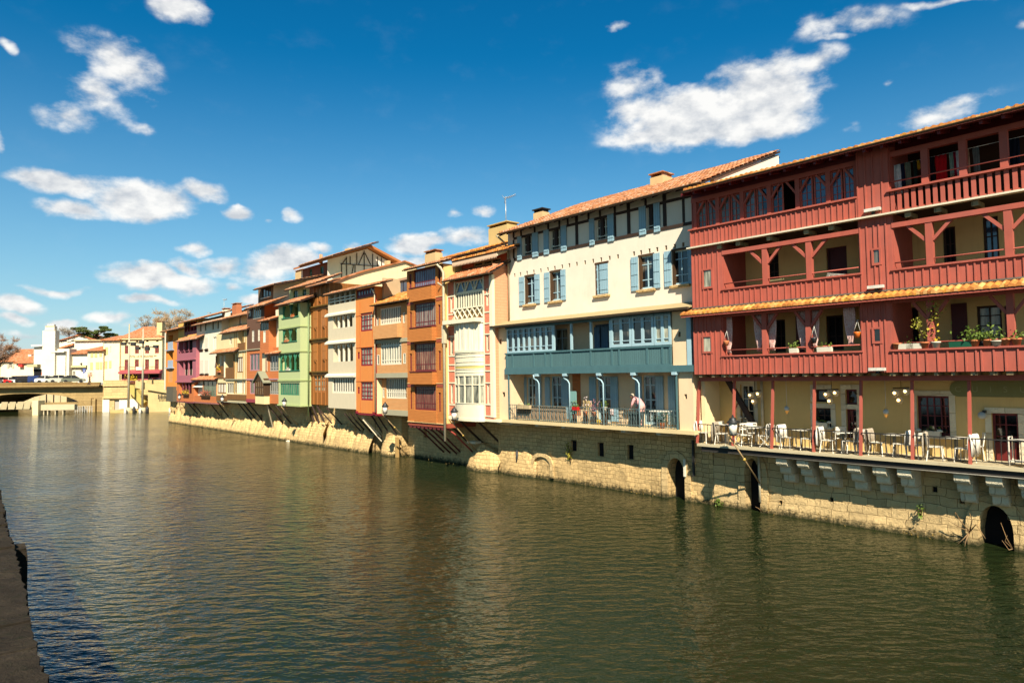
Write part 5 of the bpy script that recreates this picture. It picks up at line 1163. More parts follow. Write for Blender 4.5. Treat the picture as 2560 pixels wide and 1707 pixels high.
J.part('cream_recess', MB().box(Uj(656, 905, 1.26), Uj(669, 905, 1.26), vj, vj+.03, Zj(660, 928), Zj(660, 884)), plaster('cream_recess_render', (246, 230, 190), .2)); J.part('recess_panel', MB().box(Uj(663, 905, 1.3), Uj(668, 905, 1.3), vj+.031, vj+.05, Zj(660, 927), Zj(660, 887)), plaster('mauve_render', (196, 160, 132), .3))
J.roof(661, 887, 697, 880, 1.65, 1.2, .5, TILEO, 'low_roof', .21, False)
# tall set-back house with a cream gable flank
T = house('tall_setback_house', 'tall narrow brown house set back behind, with a long cream flank', 645, -.2); vt_ = -.2
zt0, zt1_ = Zj(660, 790, vt_), (ROW.P(636, 723, .5)[1]+ROW.P(684, 710, .5)[1])/2
wq = ROW.Q(655, 722, 677, 740, vt_)
mb = MB(); wall(mb, Uj(645.5, 740, vt_), Uj(683, 740, vt_), -1, zt1_+.1, vt_, -12, [(*wq, 0, .15)]); T.part('wall', mb, paint('taupe_render', (124, 96, 66), .85, .05)); T.window(wq, vt_, 3, (), .07, .1, BEAMW, DARK, .1); T.part('sill', MB().box(wq[0]-.1, wq[1]+.1, vt_, vt_+.12, wq[2]-.1, wq[2]-.02), WHITEP)
ur = Uj(683, 740, vt_)
T.part('cream_flank', MB().vprism([(vt_-.02, zt0-6), (vt_-.02, zt1_+.28), (-8.6, zt1_+.28+8.3*.26), (-8.6, zt0-6)], ur, ur+.06), plaster('cream_strip_render', (250, 236, 204), .15))
T.roof(635, 724, 685, 710, .5, 9, .26, TILE, 'roof', .21, True)
T.chimney((738, 682, 757, 692), -8.2, .9)
s7 = ROW.P(617, 1080, 0)[0]
h_ = [(s7+1.5, s7+2.1, .6, 2.0, 0, .4), (s7+3.4, s7+4.0, .4, 2.0, 0, .5)]
mb = MB(); wall(mb, s7+.02, s6-.02, -1.2, zj0-.05, BV, -8, h_, .45, .3, .24, .17, 91); J.part('stone_base', mb, STONE)
for h in h_: J.part('cellar_slit', MB().box(h[0]-.03, h[1]+.03, -.8+BV, -.36+BV, h[2]-.03, h[3]+.03), ROOM)
J.struts([s7+.5, s7+1.2, s7+1.9, s7+2.7, s7+3.5], vj-.1, zj0-.05, zj0-1.9, DKWOOD, .18, .5); J.part('prop', MB().beam((Uj(671, 1010), vj+.1, zj0-.1), (Uj(676, 1040, .2)+.9, .15, zj0-2.9), .1), PIPE)
# ================================================================== cream house with balconies
KC = plaster('warm_cream_render', (246, 222, 172), .2); BWOOD = boards('weathered_brown_wood', (140, 98, 54), .12)
Kh = house('cream_balcony_house', 'cream house with brown wooden balconies and an orange flower box', 552, 1.2)
vk = 1.2; Zq = lambda x, y, v=vk: ROW.P(x, y, v)[1]; Uq = lambda x, y=900, v=vk: ROW.P(x, y, v)[0]
k0, km, k1_ = Uq(541), Uq(585.5), Uq(616.5)
zk0 = (Zq(542, 1004)+Zq(616, 1001))/2; zk2 = Zq(590, 878); zk3 = (ROW.P(549, 832, 1.5)[1]+ROW.P(617, 822, 1.5)[1])/2
kw = [ROW.Q(*r, vk) for r in ((592, 893, 607, 931), (574, 841, 579, 861), (595, 826, 610, 857), (567, 957, 584, 984), (585.5, 952, 614, 983), (543, 957, 565, 984))]
kbal = [ROW.Q(541.5, 888, 561, 932, vk), ROW.Q(564, 886, 585, 940, vk)]
mb = MB(); wall(mb, k0, k1_, zk0, zk3, vk, -7, [(*kw[i], 0, .14) for i in (0, 1, 3, 4, 5)] + [(*kw[2], 0, 1.1)] + [(*q, 0, 1.1) for q in kbal]); Kh.part('wall', mb, KC)
WB = glass('white_blinds', (226, 220, 196), .3, (244, 240, 224), .4)
Kh.window(kw[0], vk, 3, (), .08, .1, BWOOD, WB, .1); Kh.window(kw[1], vk, 1, (), .06, .04, WHITEP, DARK, .1)
Kh.window(kw[3], vk, 3, (), .06, .1, WHITEP, DARK, .1); Kh.window(kw[4], vk, 5, (), .06, .04, WHITEP, WB, .1); Kh.window(kw[5], vk, 3, (), .1, .14, BWOOD, WB, .1)
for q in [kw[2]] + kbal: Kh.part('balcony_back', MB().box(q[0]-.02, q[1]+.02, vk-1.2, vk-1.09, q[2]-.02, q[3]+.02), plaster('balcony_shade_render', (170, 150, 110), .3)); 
for q in kbal: Kh.part('balcony_door', MB().box(q[0]+.5, q[1]-.3, vk-1.088, vk-1.05, q[2], q[3]-.3), ROOM)
for r in ((541.5, 916, 561, 936), (564, 919, 585.5, 946), (594, 858, 611.5, 877), (567, 985, 616, 1001), (541, 988, 567, 1003)): q = ROW.Q(*r, vk+.06); Kh.part('wood_parapet', MB().box(q[0], q[1], vk+.001, vk+.07, q[2], q[3]), BWOOD)
Kh.part('balcony_corbel', MB().box(Uq(535), Uq(561), .4, vk+.05, Zq(545, 946), Zq(545, 938)), BWOOD); Kh.part('balcony_corbel', MB().box(Uq(560), Uq(586), .4, vk+.05, Zq(570, 949.5), Zq(570, 943)), BWOOD)
for x in (541.5, 562.5, 586): u = Uq(x); Kh.part('balcony_post', MB().box(u-.08, u+.08, vk-.02, vk+.08, Zq(560, 944), Zq(560, 888)), BWOOD if x != 562.5 else WHITEP)
m = MB()
for x in (587, 591, 608, 614.5): u = Uq(x); m.box(u-.06, u+.06, vk, vk+.03, zk0+.8, zk3-.2)
Kh.part('timber_strips', m, plaster('tan_timber', (190, 150, 84), .3)); Kh.part('string_ledge', MB().box(Uq(585), k1_, vk, vk+.12, Zq(600, 877)-.08, Zq(600, 877)+.02), GREYB); Kh.part('string_ledge', MB().box(Uq(566), k1_, vk, vk+.12, Zq(600, 948)-.05, Zq(600, 948)+.05), GREYB)
Kh.roof(525, 888, 586, 873, 1.75, 1.0, .62, TILE, 'balcony_roof', .21, True)
Kh.roof(549, 833, 617.5, 823, 1.5, 1.3, .55, TILE, 'middle_roof', .21, True)
vku = .1; zku = (ROW.P(555, 800, .9)[1]+ROW.P(617, 780, .9)[1])/2; qku = ROW.Q(598, 792, 604, 811, vku)
mb = MB(); wall(mb, Uq(553, 820, vku), Uq(618, 820, vku), zk3, zku+.3, vku, -7, [(*qku, 0, .14)]); Kh.part('upper_wall', mb, KC); Kh.window(qku, vku, 1, (), .08, .05, BWOOD, WB, .1)
Kh.roof(553, 801, 618, 781, .9, 4.5, .36, TILE, 'roof', .21, True)
Kh.chimney((580, 764, 591, 777), -2.0, .6, brick('chimney_brick', (190, 100, 60), (200, 160, 120)), TILE); antenna(Kh, Uq(560, 780, -3), -3, zku+1.2, 2.2); antenna(Kh, Uq(521, 780, -3), -3, zku+.4, 1.8)
s8 = ROW.P(541, 1066, 0)[0]
mb = MB(); wall(mb, s8+.02, s7-.02, -1.2, zk0-.05, BV, -8, [(s8+1.2, s8+1.7, .5, 1.9, 0, .4)], .45, .3, .24, .18, 101); Kh.part('stone_base', mb, STONE); Kh.part('floor_edge', MB().box(k0, k1_, -.3, vk+.03, zk0-.14, zk0), GREYB)
Kh.struts([s8+.6, s8+2, s8+3.4, s8+4.8], vk-.1, zk0-.1, zk0-1.9, DKWOOD, .18, .4)
# ================================================================== white house with green glazed ground floor
WL = plaster('off_white_render', (250, 240, 216), .12)
Lh = house('white_gable_house', 'white house with grey green glazing under a strip of tiled roof', 492, .9)
vl_ = .9; l0, l1 = ROW.P(491.5, 900, vl_)[0], ROW.P(553.5, 850, vl_)[0]; zll = (ROW.P(479, 811, 1.5)[1]+ROW.P(555, 801, 1.5)[1])/2; zlm = ROW.P(500, 940, vl_)[1]
lw = [ROW.Q(*r, vl_) for r in ((499.5, 808, 504, 828), (511.5, 807, 516, 826), (530.5, 805, 534.5, 824), (543, 804, 547, 822), (532.5, 843, 541, 872))]
mb = MB(); wall(mb, l0, l1, zlm, zll+.3, vl_, -8, [(*q, 0, .14) for q in lw]); Lh.part('wall', mb, WL)
for q in lw[:4]: Lh.window(q, vl_, 1, (), .05, .04, GREYB, GREYG, .1, 'narrow_window')
Lh.window(lw[4], vl_, 2, (), .08, .05, WHITEP, WB, .1)
for r in ((501, 845, 508, 872), (513.5, 844, 521, 871), (501, 900, 510, 933), (513, 900, 522, 933)): q = ROW.Q(*r, vl_); Lh.part('closed_shutter', MB().box(q[0], q[1], vl_, vl_+.05, q[2], q[3]), WHITEP); Lh.part('sill_stone', MB().vprism([(vl_, q[2]-.3), (vl_, q[2]-.08), (vl_+.2, q[2]-.08)], q[0], q[1]), OLDWOOD)
Lh.roof(478, 812, 556, 801, 1.5, 7, .30, TILE, 'roof', .21, True)
Lh.part('cream_parapet', MB().vprism([(.2, zll+.3), (-7.5, zll+2.3), (-7.5, zll+3.0), (.2, zll+.75)], l0-.1, l0+.05), KC)
Lh.chimney((555, 776, 563, 789), -1.5, .6, WL)
vg_ = 1.25; lg = ROW.Q(484, 953, 541, 991, vg_); zl0_ = (ROW.P(484, 1004, vg_)[1]+ROW.P(541, 1007, vg_)[1])/2
lga = (lg[0], lg[0]+(lg[1]-lg[0])*.42, lg[2], lg[3]); lgb = (lga[1]+.05, lg[1]-.05, lg[2], lg[3])
mb = MB(); wall(mb, lg[0], lg[1], zl0_, lg[3]+.15, vg_, -6, [(*lga, 0, .5), (*lgb, 0, .12)]); Lh.part('ground_floor', mb, OR2)
Lh.window(lga, vg_-.35, 3, (.45,), .06, .06, WHITEP, WB, .1, 'awning_window'); Lh.part('awning', MB().vprism([(vg_+.1, lg[2]+.95), (vg_+.1, lg[2]+1.0), (vg_-.4, lg[2]+1.3), (vg_-.4, lg[2]+1.25)], lga[0], lga[1]), cloth('white_awning', (236, 234, 220))); Lh.window(lgb, vg_, 3, (), .06, .06, paint('grey_green_frame', (106, 122, 102), .5), glass('sage_glass', (70, 86, 70), .15, (110, 124, 100), .6), .1, 'glazing')
Lh.roof(476, 951, 536, 947, 1.6, .75, .55, TILEO, 'low_roof', .21, False); Lh.part('floor_edge', MB().box(lg[0], lg[1]+.3, -.3, vg_+.04, zl0_-.14, zl0_), paint('mauve_edge', (150, 100, 96), .6))
s9 = ROW.P(484, 1060, 0)[0]
mb = MB(); wall(mb, s9+.02, s8-.02, -1.2, zl0_-.1, BV, -8, [], .45, .3, .24, .18, 111); Lh.part('stone_base', mb, STONE); Lh.struts([s9+1, s9+3], vg_-.2, zl0_-.12, zl0_-1.7, DKWOOD, .18, .4)
# ================================================================== purple gallery house
PUR = paint('plum_pink_paint', (178, 104, 116), .6, .05); PURD = paint('dark_plum_paint', (120, 58, 70), .6, .06)
Ph = house('plum_gallery_house', 'orange house with plum pink galleries and a dark red top gallery', 442, 1.3)
vm = 1.3; m0, m1 = ROW.P(442, 950, vm)[0], ROW.P(490, 900, vm)[0]; m1b = ROW.P(484, 980, vm)[0]; Zm = lambda x, y, v=vm: ROW.P(x, y, v)[1]; Um = lambda x, y=920, v=vm: ROW.P(x, y, v)[0]
zm0 = (Zm(442, 1003)+Zm(484, 1004))/2; zmt = (ROW.P(439, 856, 1.7)[1]+ROW.P(491, 844, 1.7)[1])/2
om = [(Um(447), Um(481), Zm(465, 882), zmt), (Um(447), Um(481), Zm(465, 938), Zm(465, 901)), (Um(448), Um(479), Zm(465, 984), Zm(465, 957))]
mb = MB(); wall(mb, m0, m1, Zm(465, 955), zmt, vm, -7, [(*q, 0, .9) for q in om[:2]]); Ph.part('wall', mb, PUR)
mb = MB(); wall(mb, m0, m1b, zm0, Zm(465, 955), vm-.02, -7, [(*om[2], 0, .9)]); Ph.part('lower_wall', mb, OR2)
for i, q in enumerate(om):
    Ph.part('gallery_back', MB().box(q[0]-.02, q[1]+.02, vm-1.0, vm-.89, q[2]-.02, q[3]+.02), ROOM)
    for k in range(1, 4 if i == 2 else 3): u = q[0] + (q[1]-q[0])*k/(4 if i == 2 else 3); Ph.part('gallery_post', MB().box(u-.09, u+.09, vm-.2, vm-.05, q[2], q[3]), PUR if i < 2 else PURD)
    if i == 1:
        for k in (.08, .4, .72): Ph.part('white_curtain', MB().box(q[0]+(q[1]-q[0])*k, q[0]+(q[1]-q[0])*(k+.18), vm-.5, vm-.4, q[2], q[2]+.7), cloth('white_cloth', (240, 226, 196)))
for y in (899, 954): z = Zm(465, y); Ph.part('floor_ledge', MB().box(m0-.15, m1, vm, vm+.14, z-.08, z+.06), PUR)
Ph.part('hand_rail', MB().box(om[0][0], om[0][1], vm-.03, vm+.03, om[0][2]+.18, om[0][2]+.26), PURD)
Ph.roof(438, 857, 492, 844, 1.75, 1.0, .55, TILE, 'pent_roof', .21, True)
vmu = .4; zmu = (ROW.P(443, 806, 1.2)[1]+ROW.P(502, 797, 1.2)[1])/2; qm = ROW.Q(461, 808, 492, 834, vmu)
mb = MB(); wall(mb, Um(446, 830, vmu), Um(494, 830, vmu), zmt, zmu+.3, vmu, -7, [(*qm, 0, 1.0)]); Ph.part('upper_wall', mb, plaster('apricot_render', (250, 196, 110), .2)); Ph.part('gallery_back', MB().box(qm[0], qm[1], vmu-1.1, vmu-.95, qm[2], qm[3]), ROOM)
for k in range(0, 5): u = qm[0]+.05 + (qm[1]-qm[0]-.1)*k/4; Ph.part('gallery_post', MB().box(u-.1, u+.1, vmu-.2, vmu, qm[2], qm[3]), paint('dark_red_post', (130, 40, 48), .6))
Ph.part('gallery_rail', MB().box(qm[0], qm[1], vmu-.12, vmu-.02, qm[2], qm[2]+.45), paint('dark_red_post', (130, 40, 48), .6))
Ph.roof(443, 807, 502, 797, 1.2, 6, .32, TILE, 'roof', .21, True)
Ph.part('floor_edge', MB().box(m0, m1b, -.3, vm+.03, zm0-.14, zm0), PURD)
s10 = ROW.P(440, 1054, 0)[0]
mb = MB(); wall(mb, s10-.0, s9-.02, -1.2, zm0-.1, BV, -8, [], .45, .3, .24, .2, 121); wall(mb, ROW.P(428, 1050, 0)[0], s10, -1.2, ROW.P(430, 1003, .2)[1], .1, -8, [], .45, .3, .24, .25, 131); Ph.part('stone_base', mb, STONE)
# ================================================================== orange house with blue balconies
No = house('orange_blue_balcony_house', 'orange house end with two pale blue balconies in a recess', 414, .2)
vN = .2; Zn_ = lambda x, y, v=vN: ROW.P(x, y, v)[1]; Un = lambda x, y=900, v=vN: ROW.P(x, y, v)[0]
zn_t = (ROW.P(402, 833, 1.0)[1]+ROW.P(450, 815, 1.0)[1])/2; zn_b = Zn_(430, 975)
on_ = (Un(420.5), Un(432), Zn_(426, 955), Zn_(426, 838))
mb = MB(); wall(mb, Un(414.5), Un(446), zn_b, zn_t+.3, vN, -7, [(*on_, 0, 1.2)]); No.part('wall', mb, paint('mango_render', (246, 150, 56), .85, .05)); No.part('recess_back', MB().box(on_[0], on_[1], vN-1.3, vN-1.19, on_[2], on_[3]), ROOM)
for ya, yb in ((855, 873), (901, 918)): q = ROW.Q(420, ya, 432.5, yb, vN); No.part('blue_balcony', MB().box(q[0], q[1], vN-.3, vN+.03, q[2], q[3]), paint('powder_blue_panel', (170, 184, 204), .6)); No.part('balcony_slab', MB().box(q[0]-.5, q[1]+.6, vN-.5, vN+.22, q[2]-.14, q[2]-.01), paint('powder_blue_panel', (170, 184, 204), .6))
No.part('brick_panel', MB().box(on_[0], on_[1], vN-.2, vN-.05, on_[2], Zn_(426, 923)), brick('sand_brick_panel', (226, 150, 90), (226, 186, 130)))
No.part('flank', MB().box(Un(405), Un(414.5)-.02, -7, vN-.3, zn_b, zn_t), WL)
No.roof(401, 834, 461, 813, 1.0, 6, .30, TILE, 'roof', .21, True)
No.part('grey_retaining_wall', MB().box(Un(424, 990), Un(441, 990), -3, .6, Zn_(430, 1003), Zn_(430, 966)), plaster('dark_grey_wall', (104, 98, 84), .4))
# ================================================================== half-timbered house behind
Bh = house('half_timbered_house', 'tall cream half timbered gable house behind the riverside roofs', 757, -4.5)
vx = -4.5; Zx = lambda x, y, v=vx: ROW.P(x, y, v)[1]; Ux = lambda x, y=700, v=vx: ROW.P(x, y, v)[0]
# brown boarded front facing the river, gable flank facing along the row
x0 = Ux(757, 690); x1 = Ux(824, 670); ze_ = (ROW.P(752, 670, -3.9)[1]+ROW.P(820, 652, -3.9)[1])/2
bq = [ROW.Q(774, 673, 780, 692, vx), ROW.Q(801, 667, 809, 687, vx)]
mb = MB(); wall(mb, x0, x1, 4, ze_+.1, vx, -20, [(*q, 0, .15) for q in bq]); Bh.part('wall', mb, boards('umber_boards', (126, 74, 44), .18))
for q in bq: Bh.window(q, vx, 2, (.5,), .06, .05, TEALG, DARK, .1)
Bh.part('front_cream_pier', MB().box(x0-.4, x0+.0, -20, vx, 4, ze_), CREAM)
# flank: v runs back; pixel -> v on plane u = x1
def onflank(x, y, u=x1+.02):
    d = ray(x, y); o = EYE - ROW.O; t = (u - o.dot(ROW.U))/d.dot(ROW.U); p = o + d*t; return p.dot(ROW.N), p.z
pk = onflank(918, 622); en = onflank(973, 655); st = onflank(826, 650); lo = onflank(826, 706)
Bh.part('gable_flank', MB().vprism([(st[0]+.3, lo[1]-4), (st[0]+.3, st[1]), pk, en, (en[0], lo[1]-4)], x1, x1+.03), CREAM)
def fl(nm, pts, w=.1):
    m = MB()
    for a, b in pts: p = onflank(*a); q = onflank(*b); m.beam((x1+.05, *p), (x1+.05, *q), w, .05)
    Bh.part(nm, m, BEAMW)
fl('half_timbering', [((851, 660), (960, 667)), ((853.5, 660), (853.5, 694)), ((866, 643), (866, 690)), ((875, 641), (875, 661)), ((891.5, 633), (891.5, 661)), ((910, 627), (910, 678)), ((931, 635), (931, 673)), ((943, 642), (943, 667)), ((953, 645), (953, 667)), ((887, 664), (887, 684)), ((883, 664), (879, 687)), ((896, 661), (910, 630)), ((926, 662), (912, 633)), ((855, 660), (866, 645))], .14)
sl = (pk[1]-st[1])/(st[0]-pk[0])
pk2 = (pk[0], pk[1]+.30)
Bh.part('roof', MB().vprism([(vx+.75, st[1]+.30-(vx+.75-st[0])*sl), (vx+.75, st[1]+.12-(vx+.75-st[0])*sl), (pk[0], pk[1]+.06), (en[0]-1, en[1]-.15), (en[0]-1, en[1]+.1), (pk[0], pk[1]+.3)], x0-.6, x1+.75), plaster('tile_edge', (190, 120, 70), .6))
Bh.roof(749, 672, 830, 649, vx+.8, vx+.8-pk[0], sl, TILE, 'tile_slope', .25, True, du=(0, .2), z=st[1]+.36-(vx+.75-st[0])*sl)
Bh.part('chimney_stack', MB().box(x1-4.2, x1-3.3, pk[0]-.5, pk[0]+.3, pk[1]-1, pk[1]+.55), plaster('chimney_render', (222, 190, 140), .4)); Bh.part('chimney_pot', MB().lathe([(.2, 0), (.16, .9)], (x1-2.0, pk[0]+4.0, pk[1]-1.6), 8), TILEO)
# cream gable behind the grey house
Gh = house('cream_gable_house', 'cream gable wall with a long roof line behind the grey and orange houses', 830, -1.2)
x2 = ROW.P(826, 720, -.6)[0]
def of2(x, y): return onflank(x, y, x2)
pl = [of2(822, 733), of2(829, 707), of2(866, 692), of2(910, 678), of2(1010, 654), of2(1043, 667), of2(1043, 720)]
Gh.part('gable_wall', MB().vprism([(v, z) for v, z in pl], x2-.3, x2), plaster('stained_cream_gable', (250, 226, 178), .5))
m = MB(); top_ = pl[1:6]
for a, b in zip(top_[:-1], top_[1:]): m.beam((x2-.05, a[0], a[1]+.03), (x2-.05, b[0], b[1]+.03), .5, .12)
Gh.part('tile_coping', m, TILEO); Gh.part('chimney', MB().box(x2-.9, x2-.4, of2(982, 650)[0], of2(974, 650)[0], of2(978, 665)[1], of2(978, 650)[1]), plaster('chimney_render', (222, 190, 140), .4))
Gh.part('rear_block', MB().box(x2-8, x2-.31, -16, -3, 3, pl[1][1]-.3), CREAM)
rockfoot(E_, s2+1.1, s1-.5, 1.7, .55, 12); rockfoot(Fo, s3, s2+.1, 1.7, .65, 13, flat=True); rockfoot(G, s4, s3, 2.15, .65, 14, flat=True); rockfoot(Hb, s5, s4, 2.1, .6, 15, flat=True); rockfoot(Gn, s6, s5, 1.85, .65, 16, flat=True); rockfoot(J, s7, s6, 1.6, .65, 17, flat=True); rockfoot(Kh, s8, s7, 1.35, .65, 18, flat=True); rockfoot(Lh, s9, s8, 1.4, .65, 19, flat=True); rockfoot(Ph, ROW.P(428, 1050, .2)[0], s9, 1.4, .6, 20, flat=True)
# ================================================================== setting: river, ground, hills, near quay
def water_mat():
    t = NT('river_water'); tcn = t.tc.outputs['Object']
    a = t.noise(2.3, 3, .5, stretch=(.75, 1.4, 1)); b = t.noise(4.2, 2, .5, stretch=(.8, 1.6, 1)); c = t.noise(.16, 4, .65)
    h = t.math('ADD', t.math('MULTIPLY', a, 1.0), t.math('MULTIPLY', b, .2))
    h = t.math('MULTIPLY', h, t.ramp(c, [(.35, (.45,)*3), (.65, (1, 1, 1))]))
    t.bump(h, 1.0, .13)
    x = t.ramp(t.noise(.12, 3, .6), [(.3, (.008, .013, .004)), (.7, (.013, .018, .005))])
    m = t.fin(x, .10, .45); t.b.inputs['IOR'].default_value = 1.33; return m
bpw = bpy.data.meshes.new('river'); bpw.from_pydata([(-260, -60, 0), (260, -60, 0), (260, 330, 0), (-260, 330, 0)], [], [(0, 1, 2, 3)]); bpw.materials.append(water_mat())
rv = bpy.data.objects.new('river', bpw); col.objects.link(rv); tag(rv, kind='structure')
gmat = NT('town_ground'); gmat = gmat.fin(gmat.ramp(gmat.noise(.4, 5, .7), [(.3, (.16, .14, .10)), (.7, (.24, .21, .16))]), .95, .1)
def ground_poly(nm, pts, z0, z1, m): 
    mb = MB().hprism(pts, z0, z1); return world_mesh(nm, mb, m, 'structure')
o = ROW.W(0, -3, 0)
def rw(u, v): p = ROW.W(u, v, 0); return (p.x, p.y)
uN = ROW.P(424, 1050, 0)[0]
ground_poly('bank_ground', [rw(60, -3), rw(uN+.5, -3), rw(uN+.5, -60), rw(60, -80)], -1.5, 4.4, gmat)
world_mesh('land', MB().hprism([(-2600, 322), (2600, 322), (2600, 3200), (-2600, 3200)], -2, 3.2), leafy('meadow', (70, 82, 40), (104, 104, 58)), 'structure')
# hills
m = MB(); n = 60
for i in range(n):
    pass
vs = []; fs = []
for j, (dy, k) in enumerate(((1500, 0), (1900, .75), (2300, 1.0), (2700, .6))):
    for i in range(n+1):
        x = -2600 + 5200*i/n; hgt = 95*(noise.noise(Vector((x*.0016, dy*.0004, 3)))*.7 + .62) + 12*noise.noise(Vector((x*.01, 1, dy*.01)))
        vs.append((x, dy, 3 + k*max(6, hgt)))
for j in range(3):
    for i in range(n): fs.append((j*(n+1)+i, j*(n+1)+i+1, (j+1)*(n+1)+i+1, (j+1)*(n+1)+i))
m.add(vs, fs, True); world_mesh('hills', m, leafy('far_wood', (66, 84, 84), (92, 104, 92)), 'structure')
# near quay wall, bottom left: parallel to the row of houses
def flat(x, y, z): d = ray(x, y); t = (z-CAMH)/d.z; return EYE + d*t
QZ = 2.6; qa = flat(113, 1685, QZ); qb = flat(0, 1226, QZ); qd_ = (qa-qb)
QF = Frame((qa.x, qa.y), math.degrees(math.atan2(-qd_.y, qd_.x)))        # u towards the viewer, v into the bank
qst = rock('shaded_mossy_quay_stone', (62, 54, 44), (44, 46, 28))  # base colour darkened to stand in for shade on the quay, moss blotches over it
qw_ = Thing('quay_wall', 'mossy stone quay wall, coloured dark for shade, running along the near bank', 'wall', QF, 0, 0, 0)
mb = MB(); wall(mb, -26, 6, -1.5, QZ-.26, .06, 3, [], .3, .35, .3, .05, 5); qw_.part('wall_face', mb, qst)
m = MB(); u = -26
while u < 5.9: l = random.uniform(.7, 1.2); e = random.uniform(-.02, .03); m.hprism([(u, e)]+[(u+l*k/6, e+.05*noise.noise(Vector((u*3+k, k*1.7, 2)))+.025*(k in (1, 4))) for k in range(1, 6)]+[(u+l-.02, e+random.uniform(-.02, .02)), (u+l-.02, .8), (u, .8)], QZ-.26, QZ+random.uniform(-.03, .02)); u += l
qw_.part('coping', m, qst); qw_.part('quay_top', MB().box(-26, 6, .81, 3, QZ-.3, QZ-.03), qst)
q0, q1v = QF.floor(64, 1360, QZ-.1)
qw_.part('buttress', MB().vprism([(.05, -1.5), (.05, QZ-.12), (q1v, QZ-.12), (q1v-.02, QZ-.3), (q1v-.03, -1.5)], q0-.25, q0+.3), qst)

# ================================================================== bridge and square, far left
BF = Frame((-76.0, 123.0), 0.0)           # u = world x, v towards the viewer
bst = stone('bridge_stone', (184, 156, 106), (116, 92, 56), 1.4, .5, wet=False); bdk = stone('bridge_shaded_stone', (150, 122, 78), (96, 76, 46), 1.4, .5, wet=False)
Zb = lambda x, y, v=0: BF.P(x, y, v)[1]; Ub = lambda x, y=960, v=0: BF.P(x, y, v)[0]
br = Thing('stone_bridge', 'wide low stone bridge with a flat arch, cars parked along it', 'bridge', BF, Ub(230), 0, 0)
zdk = Zb(120, 965); zpt = Zb(120, 957)
ua, ub, uc = Ub(-150), Ub(232), Ub(262)
arcp = [(217, 1026), (212, 1018), (203, 1008), (190, 1000), (172, 992.5), (150, 988), (125, 985.5), (100, 984), (70, 983.5), (40, 984.3), (10, 986.5), (-25, 991), (-60, 999), (-90, 1012), (-105, 1026)]
arcw = [BF.P(x, y, 0) for x, y in arcp]
pl = [(uc, zdk), (ua, zdk), (ua, -1.5), (arcw[-1][0], -1.5)] + arcw[::-1] + [(arcw[0][0], -1.5), (ub, -1.5), (ub, BF.P(232, 990)[1]), (uc, BF.P(258, 968)[1])]
m = MB()
for a, b in zip(arcw[:-1], arcw[1:]): m.add([(a[0], 0, a[1]), (b[0], 0, b[1]), (b[0], 0, zdk), (a[0], 0, zdk), (a[0], -15, a[1]), (b[0], -15, b[1]), (b[0], -15, zdk), (a[0], -15, zdk)], [(0, 1, 2, 3), (4, 5, 6, 7), (0, 1, 5, 4)])
m.box(arcw[0][0], ub, -15, 0, -1.5, zdk).box(ua, arcw[-1][0], -15, 0, -1.5, zdk)
m.vprism([(0, -1), (0, zdk), (-15, zdk), (-15, -1)], ub, uc); br.part('arch_wall', m, bst)
m = MB(); m.box(ua, Ub(256), 0, 1.15, zdk-.22, zdk); br.part('deck_overhang', m, bdk)
m = MB()
for a, b in zip(arcw[:-1], arcw[1:]): m.add([(a[0], .1, a[1]), (b[0], .1, b[1]), (b[0], .1, b[1]+.5), (a[0], .1, a[1]+.5), (a[0], 0, a[1]), (b[0], 0, b[1]), (b[0], 0, b[1]+.5), (a[0], 0, a[1]+.5)], [(0, 1, 2, 3), (0, 1, 5, 4), (2, 3, 7, 6)])
br.part('arch_ring', m, bst)
m = MB().box(ua, Ub(258), .7, 1.0, zdk, zpt-.02); br.part('parapet', m, bdk); br.part('parapet_coping', MB().box(ua, Ub(258), 0.9, 1.25, zdk-.06, zdk+.1).box(ua, Ub(200), .62, 1.05, zpt-.02, zpt+.1), bst)
br.part('pier_niche', MB().box(Ub(223), Ub(232), -.2, .5, -1, Zb(228, 995)).box(Ub(235), Ub(243), -.1, .5, -1, Zb(238, 997)), bst); br.part('buttress_shadow', MB().box(Ub(232.2), Ub(234.8), -.4, .35, -.5, Zb(233, 995)), bdk)
sd = ground_poly('road', [(ua, 122.8), (uc-2, 122.8), (uc-2, 138), (ua, 138)], zdk+.004, zdk+.5, NT('asphalt').fin((.11, .10, .085), .9, .2))
# weir piers seen under the arch
we = Thing('sluice_weir', 'row of dark concrete sluice piers beyond the bridge arch', 'weir', BF, Ub(60), -24, 0)
for x in (0, 13, 27, 41, 55, 70, 85, 100, 118, 136, 152): 
    u = BF.P(x, 990, -24)[0]; we.part('sluice_pier', MB().box(u, u+1.25, -28, -24, -1, BF.P(x, 976, -24)[1]), plaster('wet_concrete', (206, 188, 150), .6))
we.part('sluice_wall', MB().box(BF.P(-160, 990, -26)[0], BF.P(230, 990, -26)[0], -27, -26, -1, BF.P(60, 974, -26)[1]), ROOM); we.part('weir_sill', MB().box(BF.P(-160, 990, -22)[0], BF.P(200, 990, -22)[0], -24, -23, -1, BF.P(60, 1007, -23)[1]), bst)
